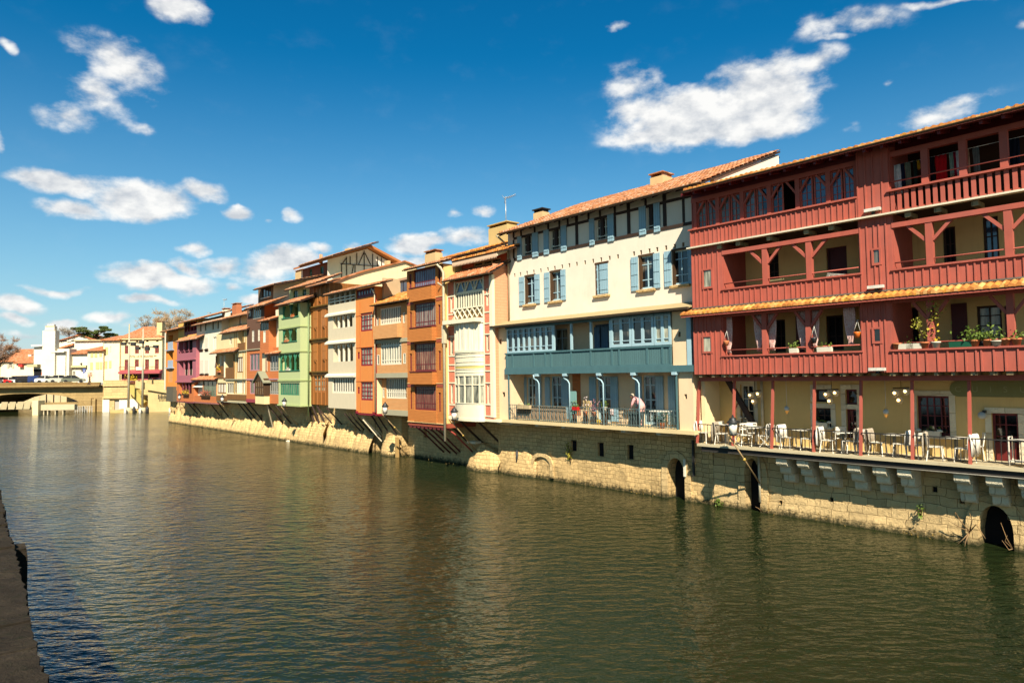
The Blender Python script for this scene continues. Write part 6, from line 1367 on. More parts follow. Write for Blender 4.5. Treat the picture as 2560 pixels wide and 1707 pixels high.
# low barrier in front of the arch
ba = Thing('river_barrier', 'low pale concrete barrier across the water before the bridge', 'barrier', BF, Ub(90, 1020, 9), 9, 0)
u = lambda x: BF.P(x, 1020, 9)[0]; zbt = BF.P(100, 1010, 9)[1]; zbb = BF.P(100, 1020, 9)[1]
ba.part('barrier_beam', MB().box(u(-160), u(88), 8.2, 9, BF.P(40, 1017.5, 9)[1], BF.P(40, 1008, 9)[1]), CONC); ba.part('barrier_beam', MB().box(u(102), u(186), 8.2, 9, BF.P(140, 1025, 9)[1], BF.P(140, 1011, 9)[1]), CONC)
ba.part('barrier_post', MB().box(u(87), u(101.5), 8, 9.6, -1, BF.P(94, 1001, 9)[1]), plaster('pale_concrete_post', (240, 222, 176), .2))
for x in (107, 117, 136, 155): ba.part('barrier_foot', MB().box(u(x), u(x+2.5), 8.3, 8.9, -.5, BF.P(140, 1025, 9)[1]), CONC)
for x in (4, 24, 44, 62): ba.part('gate_flap', MB().vprism([(9.0, .9), (9.4, 1.0), (9.0, BF.P(40, 1004, 9)[1])], u(x), u(x+16)), plaster('grey_flap', (176, 162, 128), .5))
gt = Thing('waterside_railing', 'white railing at the water edge by the bridge foot', 'railing', BF, BF.P(200, 1035, 3)[0], 3, 0)
m = MB(); a, b = BF.P(188, 1030, 3)[0], BF.P(230, 1030, 3)[0]
for i in range(8): x = a + (b-a)*i/7; m.box(x-.03, x+.03, 2.97, 3.03, 0, 1.1)
for z in (.35, .6, .85, 1.1): m.box(a, b, 2.98, 3.02, z-.018, z+.018)
gt.part('rails', m, WHITEM)
# quay of the square with stair
def plz(nm, lab, cat, x, v, g=None): return House(nm, lab, cat, BF, BF.P(x, 1000, v)[0], v, 0, g)
sq = plz('square_retaining_wall', 'pale stone retaining wall of the square with a stair down to the water', 'wall', 300, 2)
Us = lambda x, y=1000, v=2: BF.P(x, y, v)[0]; Zs = lambda x, y, v=2: BF.P(x, y, v)[1]
pst = stone('sunny_limestone', (226, 196, 140), (130, 104, 62), 1.3, .5, wet=False); zsq = Zs(290, 951)
hh = [(*BF.Q(286, 1000, 302, 1024, 2), 0, .9), (*BF.Q(323, 999, 337.5, 1024, 2), 0, .5)]
mb = MB(); wall(mb, Us(259), Us(430), -1.5, zsq, 2, -16, hh); sq.part('wall_face', mb, pst); sq.part('tunnel', MB().box(hh[0][0], hh[0][1], 1.0, 1.12, hh[0][2], hh[0][3]), ROOM); sq.part('grey_gate', MB().box(hh[1][0], hh[1][1], 1.4, 1.52, hh[1][2], hh[1][3]), plaster('grey_gate_paint', (170, 160, 134), .4))
sq.part('white_render_panel', MB().box(Us(258), Us(275), 2, 2.2, Zs(270, 1032), Zs(270, 998)), plaster('white_limewash', (252, 244, 222), .1)); sq.part('white_render_panel', MB().box(Us(299), Us(351), 2, 2.1, Zs(300, 1022), Zs(300, 998)), plaster('white_limewash', (252, 244, 222), .1))
sq.part('ledge', MB().box(Us(259), Us(322), 2, 2.4, Zs(290, 996), Zs(290, 992)), pst); sq.part('parapet', MB().box(Us(259), Us(322), 1.6, 2.25, zsq-1.0, zsq+.05), pst)
sq.part('landing', MB().box(Us(275, 1030, 6), Us(350, 1030, 6), 2, 6, -1, BF.P(300, 1027, 6)[1]), plaster('olive_wall', (206, 180, 120), .5))
a = (Us(322, 962, 3), Zs(322, 962, 3)); b = (Us(354, 1004, 3), Zs(354, 1004, 3))
sq.part('stair_flight', MB().prism([a, (a[0]+.8, a[1]), (b[0]+.8, b[1]), (b[0], b[1]-.6), (a[0]-.1, a[1]-.9)], 2, 3.2), plaster('mossy_stair', (200, 180, 104), .5))
a2 = (Us(339, 955, 5), Zs(339, 952, 5)); b2 = (Us(424, 985, 5), Zs(424, 969, 5))
rp = plaster('streaked_concrete', (214, 188, 134), .8)
sq.part('ramp_parapet', MB().prism([a2, b2, (b2[0], b2[1]-1.0), (a2[0], a2[1]-1.2)], 4.6, 5.1), rp)
sq.part('ramp_wall', MB().prism([(a2[0]+2, a2[1]-1.3), (b2[0], b2[1]-1.0), (b2[0], -1), (a2[0]+2, -1)], 2, 4.7), rp)
sq.part('white_plate', MB().box(Us(419, 1020, 5.2), Us(430, 1020, 5.2), 4.7, 4.8, Zs(424, 1032, 5.2), Zs(424, 1020, 5.2)), WHITEP)
m = MB(); 
for x in (396, 404, 412, 420): u_ = Us(x, 990, 5.2); m.box(u_-.04, u_+.04, 5.1, 5.2, Zs(x, 998, 5.2), Zs(x, 986, 5.2))
for y in (986, 990, 995): m.box(Us(394, 990, 5.2), Us(422, 990, 5.2), 5.12, 5.18, Zs(408, y, 5.2)-.04, Zs(408, y, 5.2)+.04)
sq.part('ramp_railing', m, IRON)
for x, c_ in ((313, WHITEM), (335, IRON), (350, WHITEM), (368, IRON)): sq.part('mooring_post', MB().lathe([(.22, -1), (.22, .55), (.12, .7)] if c_ is WHITEM else [(.25, -1), (.28, .7), (.14, 1.05)], (BF.P(x, 1040, 6.5)[0], 6.5, 0), 8), c_)
ground_poly('square_paving', [(BF.W(Us(259), 0, 0).x+.2, 121.2), (BF.W(Us(440), 0, 0).x, 121.2), (BF.W(Us(440), 0, 0).x+30, 320), (-260, 320), (-260, 157), (BF.W(Us(259), 0, 0).x+.2, 157)], -1.5, zsq-.9, NT('paving').fin((.34, .30, .23), .9, .1))
# hotel
hv = -20
HF = lambda x, y, v=hv: BF.P(x, y, v)
Ho = plz('hotel', 'cream hotel with dark red windows, red shopfront and hipped orange roof', 'hotel', 350, hv, 'buildings on the square')
hb = HF(300, 958)[1]; ht = HF(350, 848)[1]
hw = [HF(x0, 863)[0:1] + HF(x1, 863)[0:1] + (HF(340, yb)[1], HF(340, ya)[1]) for (ya, yb) in ((863.5, 884), (898.5, 924)) for x0, x1 in ((312, 320.5), (337.5, 347.5), (363, 373), (387.5, 397.5))]
lun = [(HF(x-3.6, 853)[0], HF(x+3.6, 853)[0], HF(340, 855)[1], HF(340, 854.5)[1], .32) for x in (316.5, 342.5, 368, 393)]
sh = [(HF(322, 940)[0], HF(345, 940)[0], hb+.1, HF(340, 935)[1]), (HF(371, 940)[0], HF(398, 940)[0], hb+.1, HF(340, 935)[1])]
MAR = paint('maroon_paint', (146, 66, 62), .6, .06); SHF = paint('shopfront_red', (176, 78, 84), .6, .06)
mb = MB(); wall(mb, HF(299, 900)[0], HF(405, 900)[0], hb-1, ht, hv, hv-13, [(*q, 0, .25) for q in hw] + [(*q[:4], q[4], .3) for q in lun] + [(*q, 0, .4) for q in sh]); Ho.part('wall', mb, plaster('hotel_cream', (250, 228, 178), .15))
for q in hw: Ho.window(q, hv, 2, (.65,), .12, .14, MAR, glass('maroon_glass', (70, 34, 26), .1, (110, 60, 40), .6), .2)
for q in lun: Ho.part('attic_lunette', MB().box(q[0]-.05, q[1]+.05, hv-.4, hv-.25, q[2], q[3]+q[4]+.1), ROOM)
for q in sh: Ho.part('shop_window', MB().box(q[0], q[1], hv-.45, hv-.35, q[2], q[3]), ROOM)
Ho.part('shopfront', MB().box(HF(305, 940)[0], sh[0][0], hv, hv+.15, hb, HF(340, 934)[1]).box(sh[0][1], sh[1][0], hv, hv+.15, hb, HF(340, 934)[1]).box(sh[1][1], HF(404, 940)[0], hv, hv+.15, hb, HF(340, 934)[1]), SHF)
Ho.part('awning', MB().vprism([(hv, HF(350, 924)[1]), (hv+1.3, HF(350, 929)[1]), (hv+1.3, HF(350, 934)[1]), (hv, HF(350, 934)[1])], HF(304, 930)[0], HF(407, 930)[0]), SHF)
m = MB(); a, b = HF(304, 920)[0], HF(401, 920)[0]
for i in range(30): x = a + (b-a)*i/29; m.box(x-.02, x+.02, hv+.9, hv+.94, HF(340, 925)[1], HF(340, 917)[1])
m.box(a, b, hv+.9, hv+.96, HF(340, 917)[1]-.05, HF(340, 917)[1]+.04); Ho.part('balcony_railing', m, MAR)
Ho.part('white_banner', MB().prism([(HF(346, 918)[0], HF(346, 917)[1]), (HF(370, 918)[0], HF(370, 917)[1]), (HF(365, 925)[0], HF(365, 925)[1]), (HF(346, 925)[0], HF(346, 925)[1])], hv+.98, hv+1.02), cloth('banner_cloth', (250, 240, 216)))
Ho.part('cornice', MB().box(HF(297, 848)[0], HF(406, 848)[0], hv-.2, hv+.4, ht-.02, ht+.3), plaster('cornice_cream', (236, 210, 158), .2))
x0, x1 = HF(297, 848)[0], HF(407, 848)[0]; zr_ = HF(378, 816, hv-6.5)[1]
r0, r1 = HF(360, 830, hv-6.5)[0], HF(385, 830, hv-6.5)[0]
Ho.part('roof', MB().add([(x0, hv+.5, ht+.3), (x1, hv+.5, ht+.3), (x1, hv-13.5, ht+.3), (x0, hv-13.5, ht+.3), (r0, hv-6.5, zr_), (r1, hv-6.5, zr_)], [(0, 1, 5, 4), (1, 2, 5), (2, 3, 4, 5), (3, 0, 4), (0, 1, 2, 3)]), TILEO)
Ho.chimney((392, 806, 405, 836), hv-1, 1.2, plaster('pale_ochre_chimney', (222, 196, 146), .35))
def lettering(parent_h, text, x0, x1, y, v, m, mid=None):
    c = bpy.data.curves.new('wall_lettering', 'FONT'); c.body = text; c.extrude = .02; a = HF(x0, y, v); b = HF(x1, y, v); c.size = 1.0; c.materials.append(m)
    ob = text_mesh('wall_lettering', c); w = max(p.co.x for p in ob.data.vertices); k = (b[0]-a[0])/w; ob.scale = (k, k, 1)
    ob.parent = parent_h.e; ob.location = (a[0]-parent_h.u, -(v+.04-parent_h.v), a[1]-parent_h.z); ob.rotation_euler = (R(90), 0, 0)
lettering(Ho, 'HÔTEL LE MIREDAMES ***', 320, 392, 893.5, hv, plaster('grey_lettering', (120, 108, 92), .1))
# hotel side wing (white, with closed shutters) and the run of white houses
def block(nm, lab, x0, x1, yt, yb, v, depth, m, roof_pts=None, roofm=TILEO, wins=(), shut=WHITEP, frame=WHITEP, pm=DARK, rise=1.6):
    h = plz(nm, lab, 'house', x0, v, 'buildings on the square'); a, b = BF.P(x0, yt, v)[0], BF.P(x1, yt, v)[0]; zt, zb = BF.P((x0+x1)/2, yt, v)[1], BF.P(x0, yb, v)[1]
    qs = [(*BF.Q(*r, v), 0, .2) for r in wins]; mb = MB(); wall(mb, a, b, zb, zt, v, v-depth, qs); h.part('wall', mb, m)
    for q in qs: h.window(q[:4], v, 2, (.5,), .08, .08, frame, pm, .12)
    if rise: h.part('roof', MB().vprism([(v+.6, zt-.1), (v+.6, zt+.12), (v-depth/2, zt+rise), (v-depth-.4, zt+.12), (v-depth-.4, zt-.1)], a-.3, b+.3), roofm)
    return h, zt, zb
WHT = plaster('bright_white_render', (238, 230, 212), .08); WCR = plaster('pale_cream_render', (252, 236, 200), .1)
h, zt, zb = block('restaurant_wing', 'white wing of the hotel with three dark attic openings under the eave', 259, 299.5, 850, 958, hv+.5, 12, WCR, rise=1.3, wins=((262, 852, 267.5, 858), (273.5, 851, 279, 857), (286, 849, 290, 854), (275, 866, 278.5, 883)))
for r in ((263, 868, 270, 886), (262, 903, 268, 921), (273, 902, 278.5, 920)): q = BF.Q(*r, hv+.5); h.part('shutter', MB().box(q[0], q[1], hv+.5, hv+.58, q[2], q[3]), plaster('tan_shutter', (232, 200, 140), .2))
h, zt, zb = block('terrace_house', 'low cream terrace house with closed shutters between the white houses', 219, 258.5, 876, 956, hv+1, 11, WCR, rise=1.15)
for r in ((227, 880, 233, 893), (237, 879, 243, 893), (249, 878, 255, 891), (226, 906, 232, 924), (240, 905, 248, 923), (250, 905, 256, 923)): q = BF.Q(*r, hv+1); h.part('shutter', MB().box(q[0], q[1], hv+1, hv+1.08, q[2], q[3]), plaster('tan_shutter', (232, 200, 140), .2))
hotel_v = hv; hv = -38
h, zt, zb = block('white_shop_house', 'white shop house with a ground floor doorway by the bridge end', 170, 219, 884, 957, hv+1.5, 11, WHT, rise=1.2, wins=((182, 928, 188, 945), (202, 921, 216, 930)))
h.part('shop_fascia', MB().box(BF.P(173, 920, hv+1.5)[0], BF.P(219, 920, hv+1.5)[0], hv+1.5, hv+2.1, BF.P(190, 919, hv)[1], BF.P(190, 914, hv)[1]), plaster('fascia_stone', (214, 196, 150), .2))
for x, y in ((175, 913), (188, 912), (214, 911), (186, 905)): h.part('wall_lamp', MB().vprism([(hv+1.5, 0+BF.P(x, y, hv)[1]), (hv+2.0, BF.P(x, y, hv)[1]), (hv+1.5, BF.P(x, y-4, hv)[1])], BF.P(x-2, y, hv)[0], BF.P(x+2, y, hv)[0]), IRON)
h, zt, zb = block('white_gabled_house', 'white house with a small dark window and orange gable roof behind the tower', 140, 258, 851, 940, hv-6, 12, WHT, rise=0, wins=((168, 851.5, 177, 858),))
v_ = hv-6; P_ = lambda x, y: BF.P(x, y, v_)
h.part('gable_wall', MB().prism([P_(140, 855), P_(203, 836), P_(232, 851), P_(258, 852)], v_-6, v_), WHT); h.part('gable_roof', MB().prism([P_(138, 855), P_(138, 853), P_(203, 834.5), P_(203, 837)], v_-8, v_+.4).prism([P_(203, 834.5), P_(236, 849), P_(236, 851), P_(203, 837)], v_-8, v_+.4), TILEO); h.part('flat_roof', MB().box(P_(188, 850)[0], P_(258, 850)[0], v_, v_+.5, P_(200, 853)[1], P_(200, 850)[1]), plaster('grey_coping', (190, 176, 136), .2))
h.part('tile_strip', MB().prism([P_(140, 872), P_(186, 858.5), P_(186, 863), P_(150, 873)], v_, v_+.6), TILEO)
# cinema with a tower
Ci = plz('white_cinema', 'bright white modern building with a square tower and stepped top', 'cinema', 110, hv+3, 'buildings on the square'); v_ = hv+3; P_ = lambda x, y: BF.P(x, y, v_)
def cbox(nm, r, va, vb2, m=WHT): q = BF.Q(*r, v_); Ci.part(nm, MB().box(q[0], q[1], va, vb2, q[2], q[3]), m)
cbox('tower', (111, 827, 140.5, 945), v_-.9, v_+.6); cbox('tower_top', (115, 816, 138, 827), v_-.7, v_+.3); cbox('tower_cap', (119, 811, 136, 816), v_-.5, v_+.1); cbox('tower_band', (114.5, 825.8, 138.5, 827.2), v_-.8, v_+.42, plaster('ochre_band', (230, 190, 110), .1)); cbox('tower_band', (116, 815.4, 137, 816.6), v_-.6, v_+.36, plaster('ochre_band', (230, 190, 110), .1))
cbox('hall', (85, 868, 112, 955), v_-3, v_); cbox('hall', (140, 880, 163, 955), v_-3, v_); cbox('hall_coping', (83, 862, 112, 866), v_-3, v_+.7); cbox('coping', (133, 878, 165, 881), v_-2, v_+.7)
cbox('stepped_wing', (133, 872, 170, 956), v_-3, v_-.3); cbox('entrance', (85, 923, 104, 945), v_-1, v_+.03, ROOM); cbox('entrance_canopy', (76, 911, 102, 917), v_-1, v_+1.2, plaster('grey_sign', (196, 186, 146), .1)); cbox('orange_poster_wall', (104, 931, 134, 943), v_, v_+.1, ORB)
# low houses at the far left
h, zt, zb = block('low_orange_roof_house', 'low cream house with a broad orange roof at the picture edge', 1, 86, 903, 955, hv-1, 14, WCR, rise=3.2, wins=((23, 907, 30, 919),)); 
for r in ((19, 907, 23, 920), (30.5, 907, 35.5, 920)): q = BF.Q(*r, hv-1); h.part('shutter', MB().box(q[0], q[1], hv-1, hv-.9, q[2], q[3]), plaster('grey_shutter', (196, 188, 166), .1))
h.part('chimney', MB().box(BF.P(70, 890, hv-3)[0], BF.P(78, 890, hv-3)[0], hv-4, hv-3, BF.P(74, 902, hv-3)[1], BF.P(74, 886, hv-3)[1]), WHT)
h, zt, zb = block('red_sign_shop', 'low cream shop with a red hanging sign beside the white cinema', 41, 84, 907, 955, hv+1.5, 6, WCR, rise=.9)
h.part('red_sign', MB().box(BF.P(47, 910, hv+2)[0], BF.P(57, 910, hv+2)[0], hv+1.5, hv+2.2, BF.P(52, 917, hv+2)[1], BF.P(52, 910.5, hv+2)[1]), paint('signal_red', (220, 50, 40), .5))
h.part('door', MB().box(BF.P(25, 935, hv+2)[0]+9, BF.P(29, 935, hv+2)[0]+10, hv+1.5, hv+1.55, zb, zb+2.4), GREYB)
# ================================================================== masts, trees
def mast(x, yt, yb, v, lab):
    u, _ = BF.P(x, yb, v); zt = BF.P(x, yt, v)[1]; zb = BF.P(x, yb, v)[1]; M = Thing('light_mast', lab, 'light mast', BF, u, v, zb, 'tall light masts on the square quay')
    M.part('pole', MB().tube([(u, v, zb), (u, v, zt)], [.21, .11], 10), metal('galvanised_steel', (196, 186, 158), .5, .2))
    for k, dx in enumerate((-.4, .6, 1.5)): z = BF.P(x, yt+49, v)[1] + .3*k*(-1)**k*.4; M.part('floodlight', MB().box(u+dx*1.6-.35, u+dx*1.6+.35, v+.2, v+.7, z-.3, z+.2), IRON)
    M.part('cross_arm', MB().box(u-.9, u+2.6, v+.1, v+.25, BF.P(x, yt+47, v)[1]-.08, BF.P(x, yt+47, v)[1]+.08), IRON)
    M.part('footing', MB().lathe([(.7, -.6), (.7, .1), (.45, .5)], (u, v, zb), 8), CONC)
mast(321, 810, 1026, 5.5, 'tall pale steel light mast, the one nearer the bridge'); mast(356, 821, 1026, 5.5, 'tall pale steel light mast, the one nearer the orange houses')
def bare_tree(nm, lab, x, ybase, ytop, v, w, fr=BF, tone=(150, 124, 92), twigs=1100, cat='tree', seed=1):
    rnd = random.Random(seed); u, zb = fr.P(x, ybase, v); zt = fr.P(x, ytop, v)[1]; H = zt-zb; Tt = Thing(nm, lab, cat, fr, u, v, zb, 'bare trees behind the houses')
    mb = MB().tube([(u, v, zb), (u+.1, v, zb+H*.35), (u, v, zb+H*.7)], [H*.03, H*.022, H*.01], 7); tw = MB()
    tips = []
    for i in range(26):
        a = rnd.uniform(0, 6.28); z0 = zb+H*rnd.uniform(.25, .65); r = w*rnd.uniform(.3, .95); e = (u+r*math.cos(a), v+r*math.sin(a)*.8, min(zt, z0+H*rnd.uniform(.15, .42)))
        mid = ((u+e[0])/2, (v+e[1])/2, z0+(e[2]-z0)*.4); mb.tube([(u, v, z0), mid, e], [H*.011, H*.007, H*.003], 4); tips += [mid, e, e]
    for i in range(twigs):
        t = rnd.choice(tips); L = w*rnd.uniform(.12, .32); d = Vector((rnd.gauss(0, 1), rnd.gauss(0, .8), abs(rnd.gauss(.5, .8)))).normalized()*L; tw.beam(t, (t[0]+d.x, t[1]+d.y, t[2]+d.z), .026 + .008*rnd.random())
        for k in range(2): d2 = Vector((rnd.gauss(0, 1), rnd.gauss(0, 1), rnd.gauss(.4, 1))).normalized()*L*.5; p = (t[0]+d.x*.6, t[1]+d.y*.6, t[2]+d.z*.6); tw.beam(p, (p[0]+d2.x, p[1]+d2.y, p[2]+d2.z), .022)
    Tt.part('trunk', mb, paint('bark', (96, 78, 58), .9, .2)); Tt.part('crown', tw, leafy('bare_twigs_%d' % seed, tone, tuple(min(255, c+30) for c in tone)))
bare_tree('bare_tree', 'bare brown winter tree behind the hotel chimney', 425, 860, 784, -40, 5.5, tone=(170, 142, 104), seed=3)
bare_tree('bare_tree', 'smaller bare tree half hidden by the hotel roof', 366, 860, 796, -44, 4.0, tone=(150, 130, 104), twigs=350, seed=5)
bare_tree('bare_tree', 'thin grey bare tree beside the cedar', 172, 850, 822, -44, 4.2, tone=(150, 140, 124), twigs=260, seed=7)
bare_tree('bare_tree', 'brown leafless tree at the left edge of the picture', -4, 950, 838, -8, 4.0, tone=(150, 112, 84), seed=9)
def cedar(x, ybase, ytop, v):
    rnd = random.Random(4); u, zb = BF.P(x, ybase, v); zt = BF.P(x, ytop, v)[1]; Tt = Thing('cedar_tree', 'dark green spreading cedar behind the white houses', 'tree', BF, u, v, zb)
    mb = MB().tube([(u, v, zb), (u+.3, v, zb+3), (u-.2, v, zt-1)], [.6, .45, .2], 8); lf = MB()
    for (cx, cy, rx, ry) in ((195, 819, 9, 2), (207, 823, 14, 3.5), (222, 829, 14, 4), (216, 836, 15, 3.5), (238, 833, 12, 3.5), (250, 828, 12, 3), (272, 820, 9, 2.5), (279, 826, 12, 3), (262, 836, 15, 4), (278, 836, 13, 3), (245, 843, 20, 3.5), (270, 845, 18, 3), (228, 841, 14, 3)):
        p = BF.P(cx, cy, v); k = abs(BF.P(cx+1, cy, v)[0]-p[0]); dv = rnd.uniform(-3.5, 3.5); c = Vector((p[0], v+dv, p[1]))
        mb.tube([(u, v, p[1]-1.4), ((u+c.x)/2, (v+c.y)/2, c.z-.7), tuple(c)], [.2, .13, .05], 5)
        for i in range(700):
            a = rnd.uniform(0, 6.28); r = math.sqrt(rnd.random()); random.seed(rnd.random()); lf.leaf((c.x+rx*k*r*math.cos(a), c.y+rx*k*.8*r*math.sin(a), c.z+ry*k*.4*rnd.gauss(0, .5)), .34)
    random.seed(11); Tt.part('trunk', mb, paint('bark', (96, 78, 58), .9, .2)); Tt.part('crown', lf, leafy('cedar_needles', (70, 88, 40), (116, 130, 70)))
cedar(240, 880, 816, -46)
# ================================================================== cafe terrace furniture
WCH = paint('white_chair_enamel', (244, 238, 222), .4, .03); ang0 = math.atan2(ROW.U.y, ROW.U.x)
def chair(name, lab, group, folding=False):
    t = Thing(name, lab, 'chair', ROW, 0, 0, zS, group); z = zS
    t.part('seat', MB().box(-.2, .2, -.2, .2, z+.43, z+.455), WCH)
    bk = MB().beam((-.2, -.19, z+.45), (-.27, -.18, z+.86), .03).beam((-.2, .19, z+.45), (-.27, .18, z+.86), .03)
    if folding:
        for f in (.62, .72, .82): bk.box(-.255, -.235, -.18, .18, z+f, z+f+.055)
    else: bk.add([(-.225, -.18, z+.58), (-.225, .18, z+.58), (-.27, .17, z+.87), (-.27, -.17, z+.87), (-.245, -.18, z+.58), (-.245, .18, z+.58), (-.29, .17, z+.87), (-.29, -.17, z+.87)], [(0, 1, 2, 3), (4, 5, 6, 7), (0, 1, 5, 4), (2, 3, 7, 6), (0, 3, 7, 4), (1, 2, 6, 5)])
    t.part('backrest', bk, WCH)
    legs = [((-.19, -.18), (.2, -.19)), ((-.19, .18), (.2, .19)), ((.19, -.18), (-.2, -.17)), ((.19, .18), (-.2, .17))] if folding else [((-.18, -.18), (-.24, -.21)), ((-.18, .18), (-.24, .21)), ((.18, -.18), (.21, -.21)), ((.18, .18), (.21, .21))]
    for a, b in legs: t.part('leg', MB().beam((*a, z+.44), (*b, z), .028), WCH)
    return t.e
def put(e, x, y, rot, lab, z=None, used=set()):
    z = zS if z is None else z
    u, v = ROW.floor(x, y, z); v = min(max(v, -.3), .72); u = ROW.P(x, y, v)[0]
    loc = ROW.W(u, v, z)
    if e.name not in used: used.add(e.name); e.location = loc; e.rotation_euler = (0, 0, ang0+rot); e['label'] = lab; return e
    return dup(e, loc, ang0+rot, lab)
cA = chair('cafe_chair', 'white cafe chair', 'white chairs on the cafe terrace'); cB = chair('folding_chair', 'white folding chair', 'white chairs on the cafe terrace', True)
def blanket(name, lab, group, m, drop=.5):
    mb = MB(); n = 12; pr = [(-.33, .86-drop), (-.325, .7), (-.30, .88), (-.27, .905), (-.23, .88), (-.2, .7), (-.19, .86-drop*.7)]
    vs = [(p[0]+.018*math.sin(i*1.9+k), -.27+.54*i/n + .012*math.sin(k*2.1+i), zS+p[1]-.03*math.sin(i*.9)*(k in (0, 6))) for k, p in enumerate(pr) for i in range(n+1)]
    fs = [(k*(n+1)+i, k*(n+1)+i+1, (k+1)*(n+1)+i+1, (k+1)*(n+1)+i) for k in range(len(pr)-1) for i in range(n)]
    mb.add(vs, fs, True); o = single(name, lab, 'blanket', ROW, mb, m, 0, 0, zS, group); sm = o.modifiers.new('thick', 'SOLIDIFY'); sm.thickness = .018; return o
blW = blanket('throw_blanket', 'white throw', 'throws over the terrace chairs', cloth('white_throw', (244, 238, 226)), .62)
blG = blanket('striped_blanket', 'striped throw', 'throws over the terrace chairs', cloth('striped_throw', (214, 202, 182), (150, 136, 116), 26), .74)
CH = [(cA, 1762, 1108, 0, 'white cafe chair beside the first red post, nearest the cream house', blW), (cA, 1790, 1104, 3.14, 'white cafe chair at the back, left of the first draped table', None), (cA, 1806, 1111, .2, 'white cafe chair under a striped throw just left of the lantern', blG),
 (cB, 1846, 1112, 3.0, 'white slatted folding chair just right of the lantern post', None), (cB, 1868, 1117, -1.2, 'white folding chair with a handhold seen from behind, midway between two posts', None), (cB, 1884, 1106, 1.9, 'white folding chair at the back of the second table', None), (cB, 1915, 1118, 3.3, 'white folding chair right of the second table, against the third post', None),
 (cA, 1942, 1119, .3, 'white cafe chair under a long white throw just right of the third post', blW), (cA, 1971, 1122, -.1, 'white cafe chair under a white throw left of the third table', blW), (cA, 2021, 1126, 3.2, 'white cafe chair right of the third table, by the fourth post', blG), (cA, 2072, 1131, .1, 'white cafe chair under a big white throw, right of the fourth post', blW), (cA, 2096, 1119, 2.4, 'cream covered cafe chair against the wall below the stone window', None),
 (cA, 2124, 1133, 3.3, 'white cafe chair with a grey striped throw in front of the red door', blG), (cA, 2141, 1134, 2.9, 'white cafe chair half hidden by the fifth red post', None), (cA, 2196, 1138, .0, 'white cafe chair with a striped throw, left of the fifth table', blG), (cA, 2255, 1142, 3.1, 'white cafe chair with a white throw, right of the fifth table', blW), (cA, 2291, 1146, 2.8, 'white cafe chair just right of the sixth red post', None),
 (cA, 2340, 1151, .2, 'white cafe chair with a striped throw, left of the sixth table', blG), (cA, 2412, 1156, 3.0, 'white cafe chair with a white throw behind the last red post', blW), (cA, 2437, 1148, 3.6, 'white cafe chair against the wall, right of the last red post', None)]
for e, x, y, r_, lab, bl in CH:
    c_ = put(e, x, y, r_, lab)
    if bl:
        w = lab.split(' chair ')[1] if ' chair ' in lab else lab; kind = 'striped grey throw' if bl is blG else 'white throw'
        b_ = bl if not bl.get('placed') else dup(bl, (0, 0, 0)); bl['placed'] = 1
        b_.location = c_.location; b_.rotation_euler = c_.rotation_euler
        tail = {1762: 'of the chair by the first red post', 1806: 'of the chair left of the lantern', 1942: 'of the chair right of the third red post', 1971: 'of the chair left of the third table', 2021: 'of the chair by the fourth red post', 2072: 'of the chair right of the fourth red post', 2124: 'of the chair before the red door', 2196: 'of the chair left of the fifth table', 2255: 'of the chair right of the fifth table', 2340: 'of the chair left of the sixth table', 2412: 'of the chair behind the last red post'}[x]
        b_['label'] = kind + ' hung over the back ' + tail
for b_ in (blW, blG):
    if 'placed' in b_: del b_['placed']
for o in list(col.objects):
    if 'placed' in o: del o['placed']
tb = Thing('bistro_table', 'x', 'table', ROW, 0, 0, zS, 'round tables on the cafe terrace')
tb.part('table_top', MB().lathe([(.33, .72), (.34, .735), (.33, .75)], (0, 0, zS), 20), WCH); tb.part('column', MB().box(-.035, .035, -.035, .035, zS+.03, zS+.72), metal('grey_steel', (132, 126, 112), .4, .3)); tb.part('foot', MB().box(-.22, .22, -.22, .22, zS, zS+.025), IRON)
for x, y, lab in ((1818, 1106, 'round white table at the left end, behind the lantern'), (1891, 1115, 'round white table between the second and third red posts'), (2004, 1124, 'round white table just left of the fourth red post'), (2110, 1133, 'round white table in front of the dark red terrace door'), (2237, 1141, 'round white table left of the big dark window'), (2391, 1152, 'round white table right of the big dark window')): put(tb.e, x, y, 0, lab)
# tea trolley
tu, tv = ROW.P(2556, 1160, .5)[0], .45; tr = Thing('tea_trolley', 'white two shelf trolley at the right end of the terrace', 'trolley', ROW, tu, tv, zS)
for z in (.12, .74): tr.part('shelf', MB().box(tu-.3, tu+.3, tv-.2, tv+.2, zS+z, zS+z+.04), WCH)
for a in (-.28, .28):
    for b in (-.18, .18): tr.part('leg', MB().box(tu+a-.015, tu+a+.015, tv+b-.015, tv+b+.015, zS+.02, zS+.86), WCH)
tr.part('handle', MB().box(tu-.3, tu-.27, tv-.18, tv+.18, zS+.84, zS+.87), WCH)
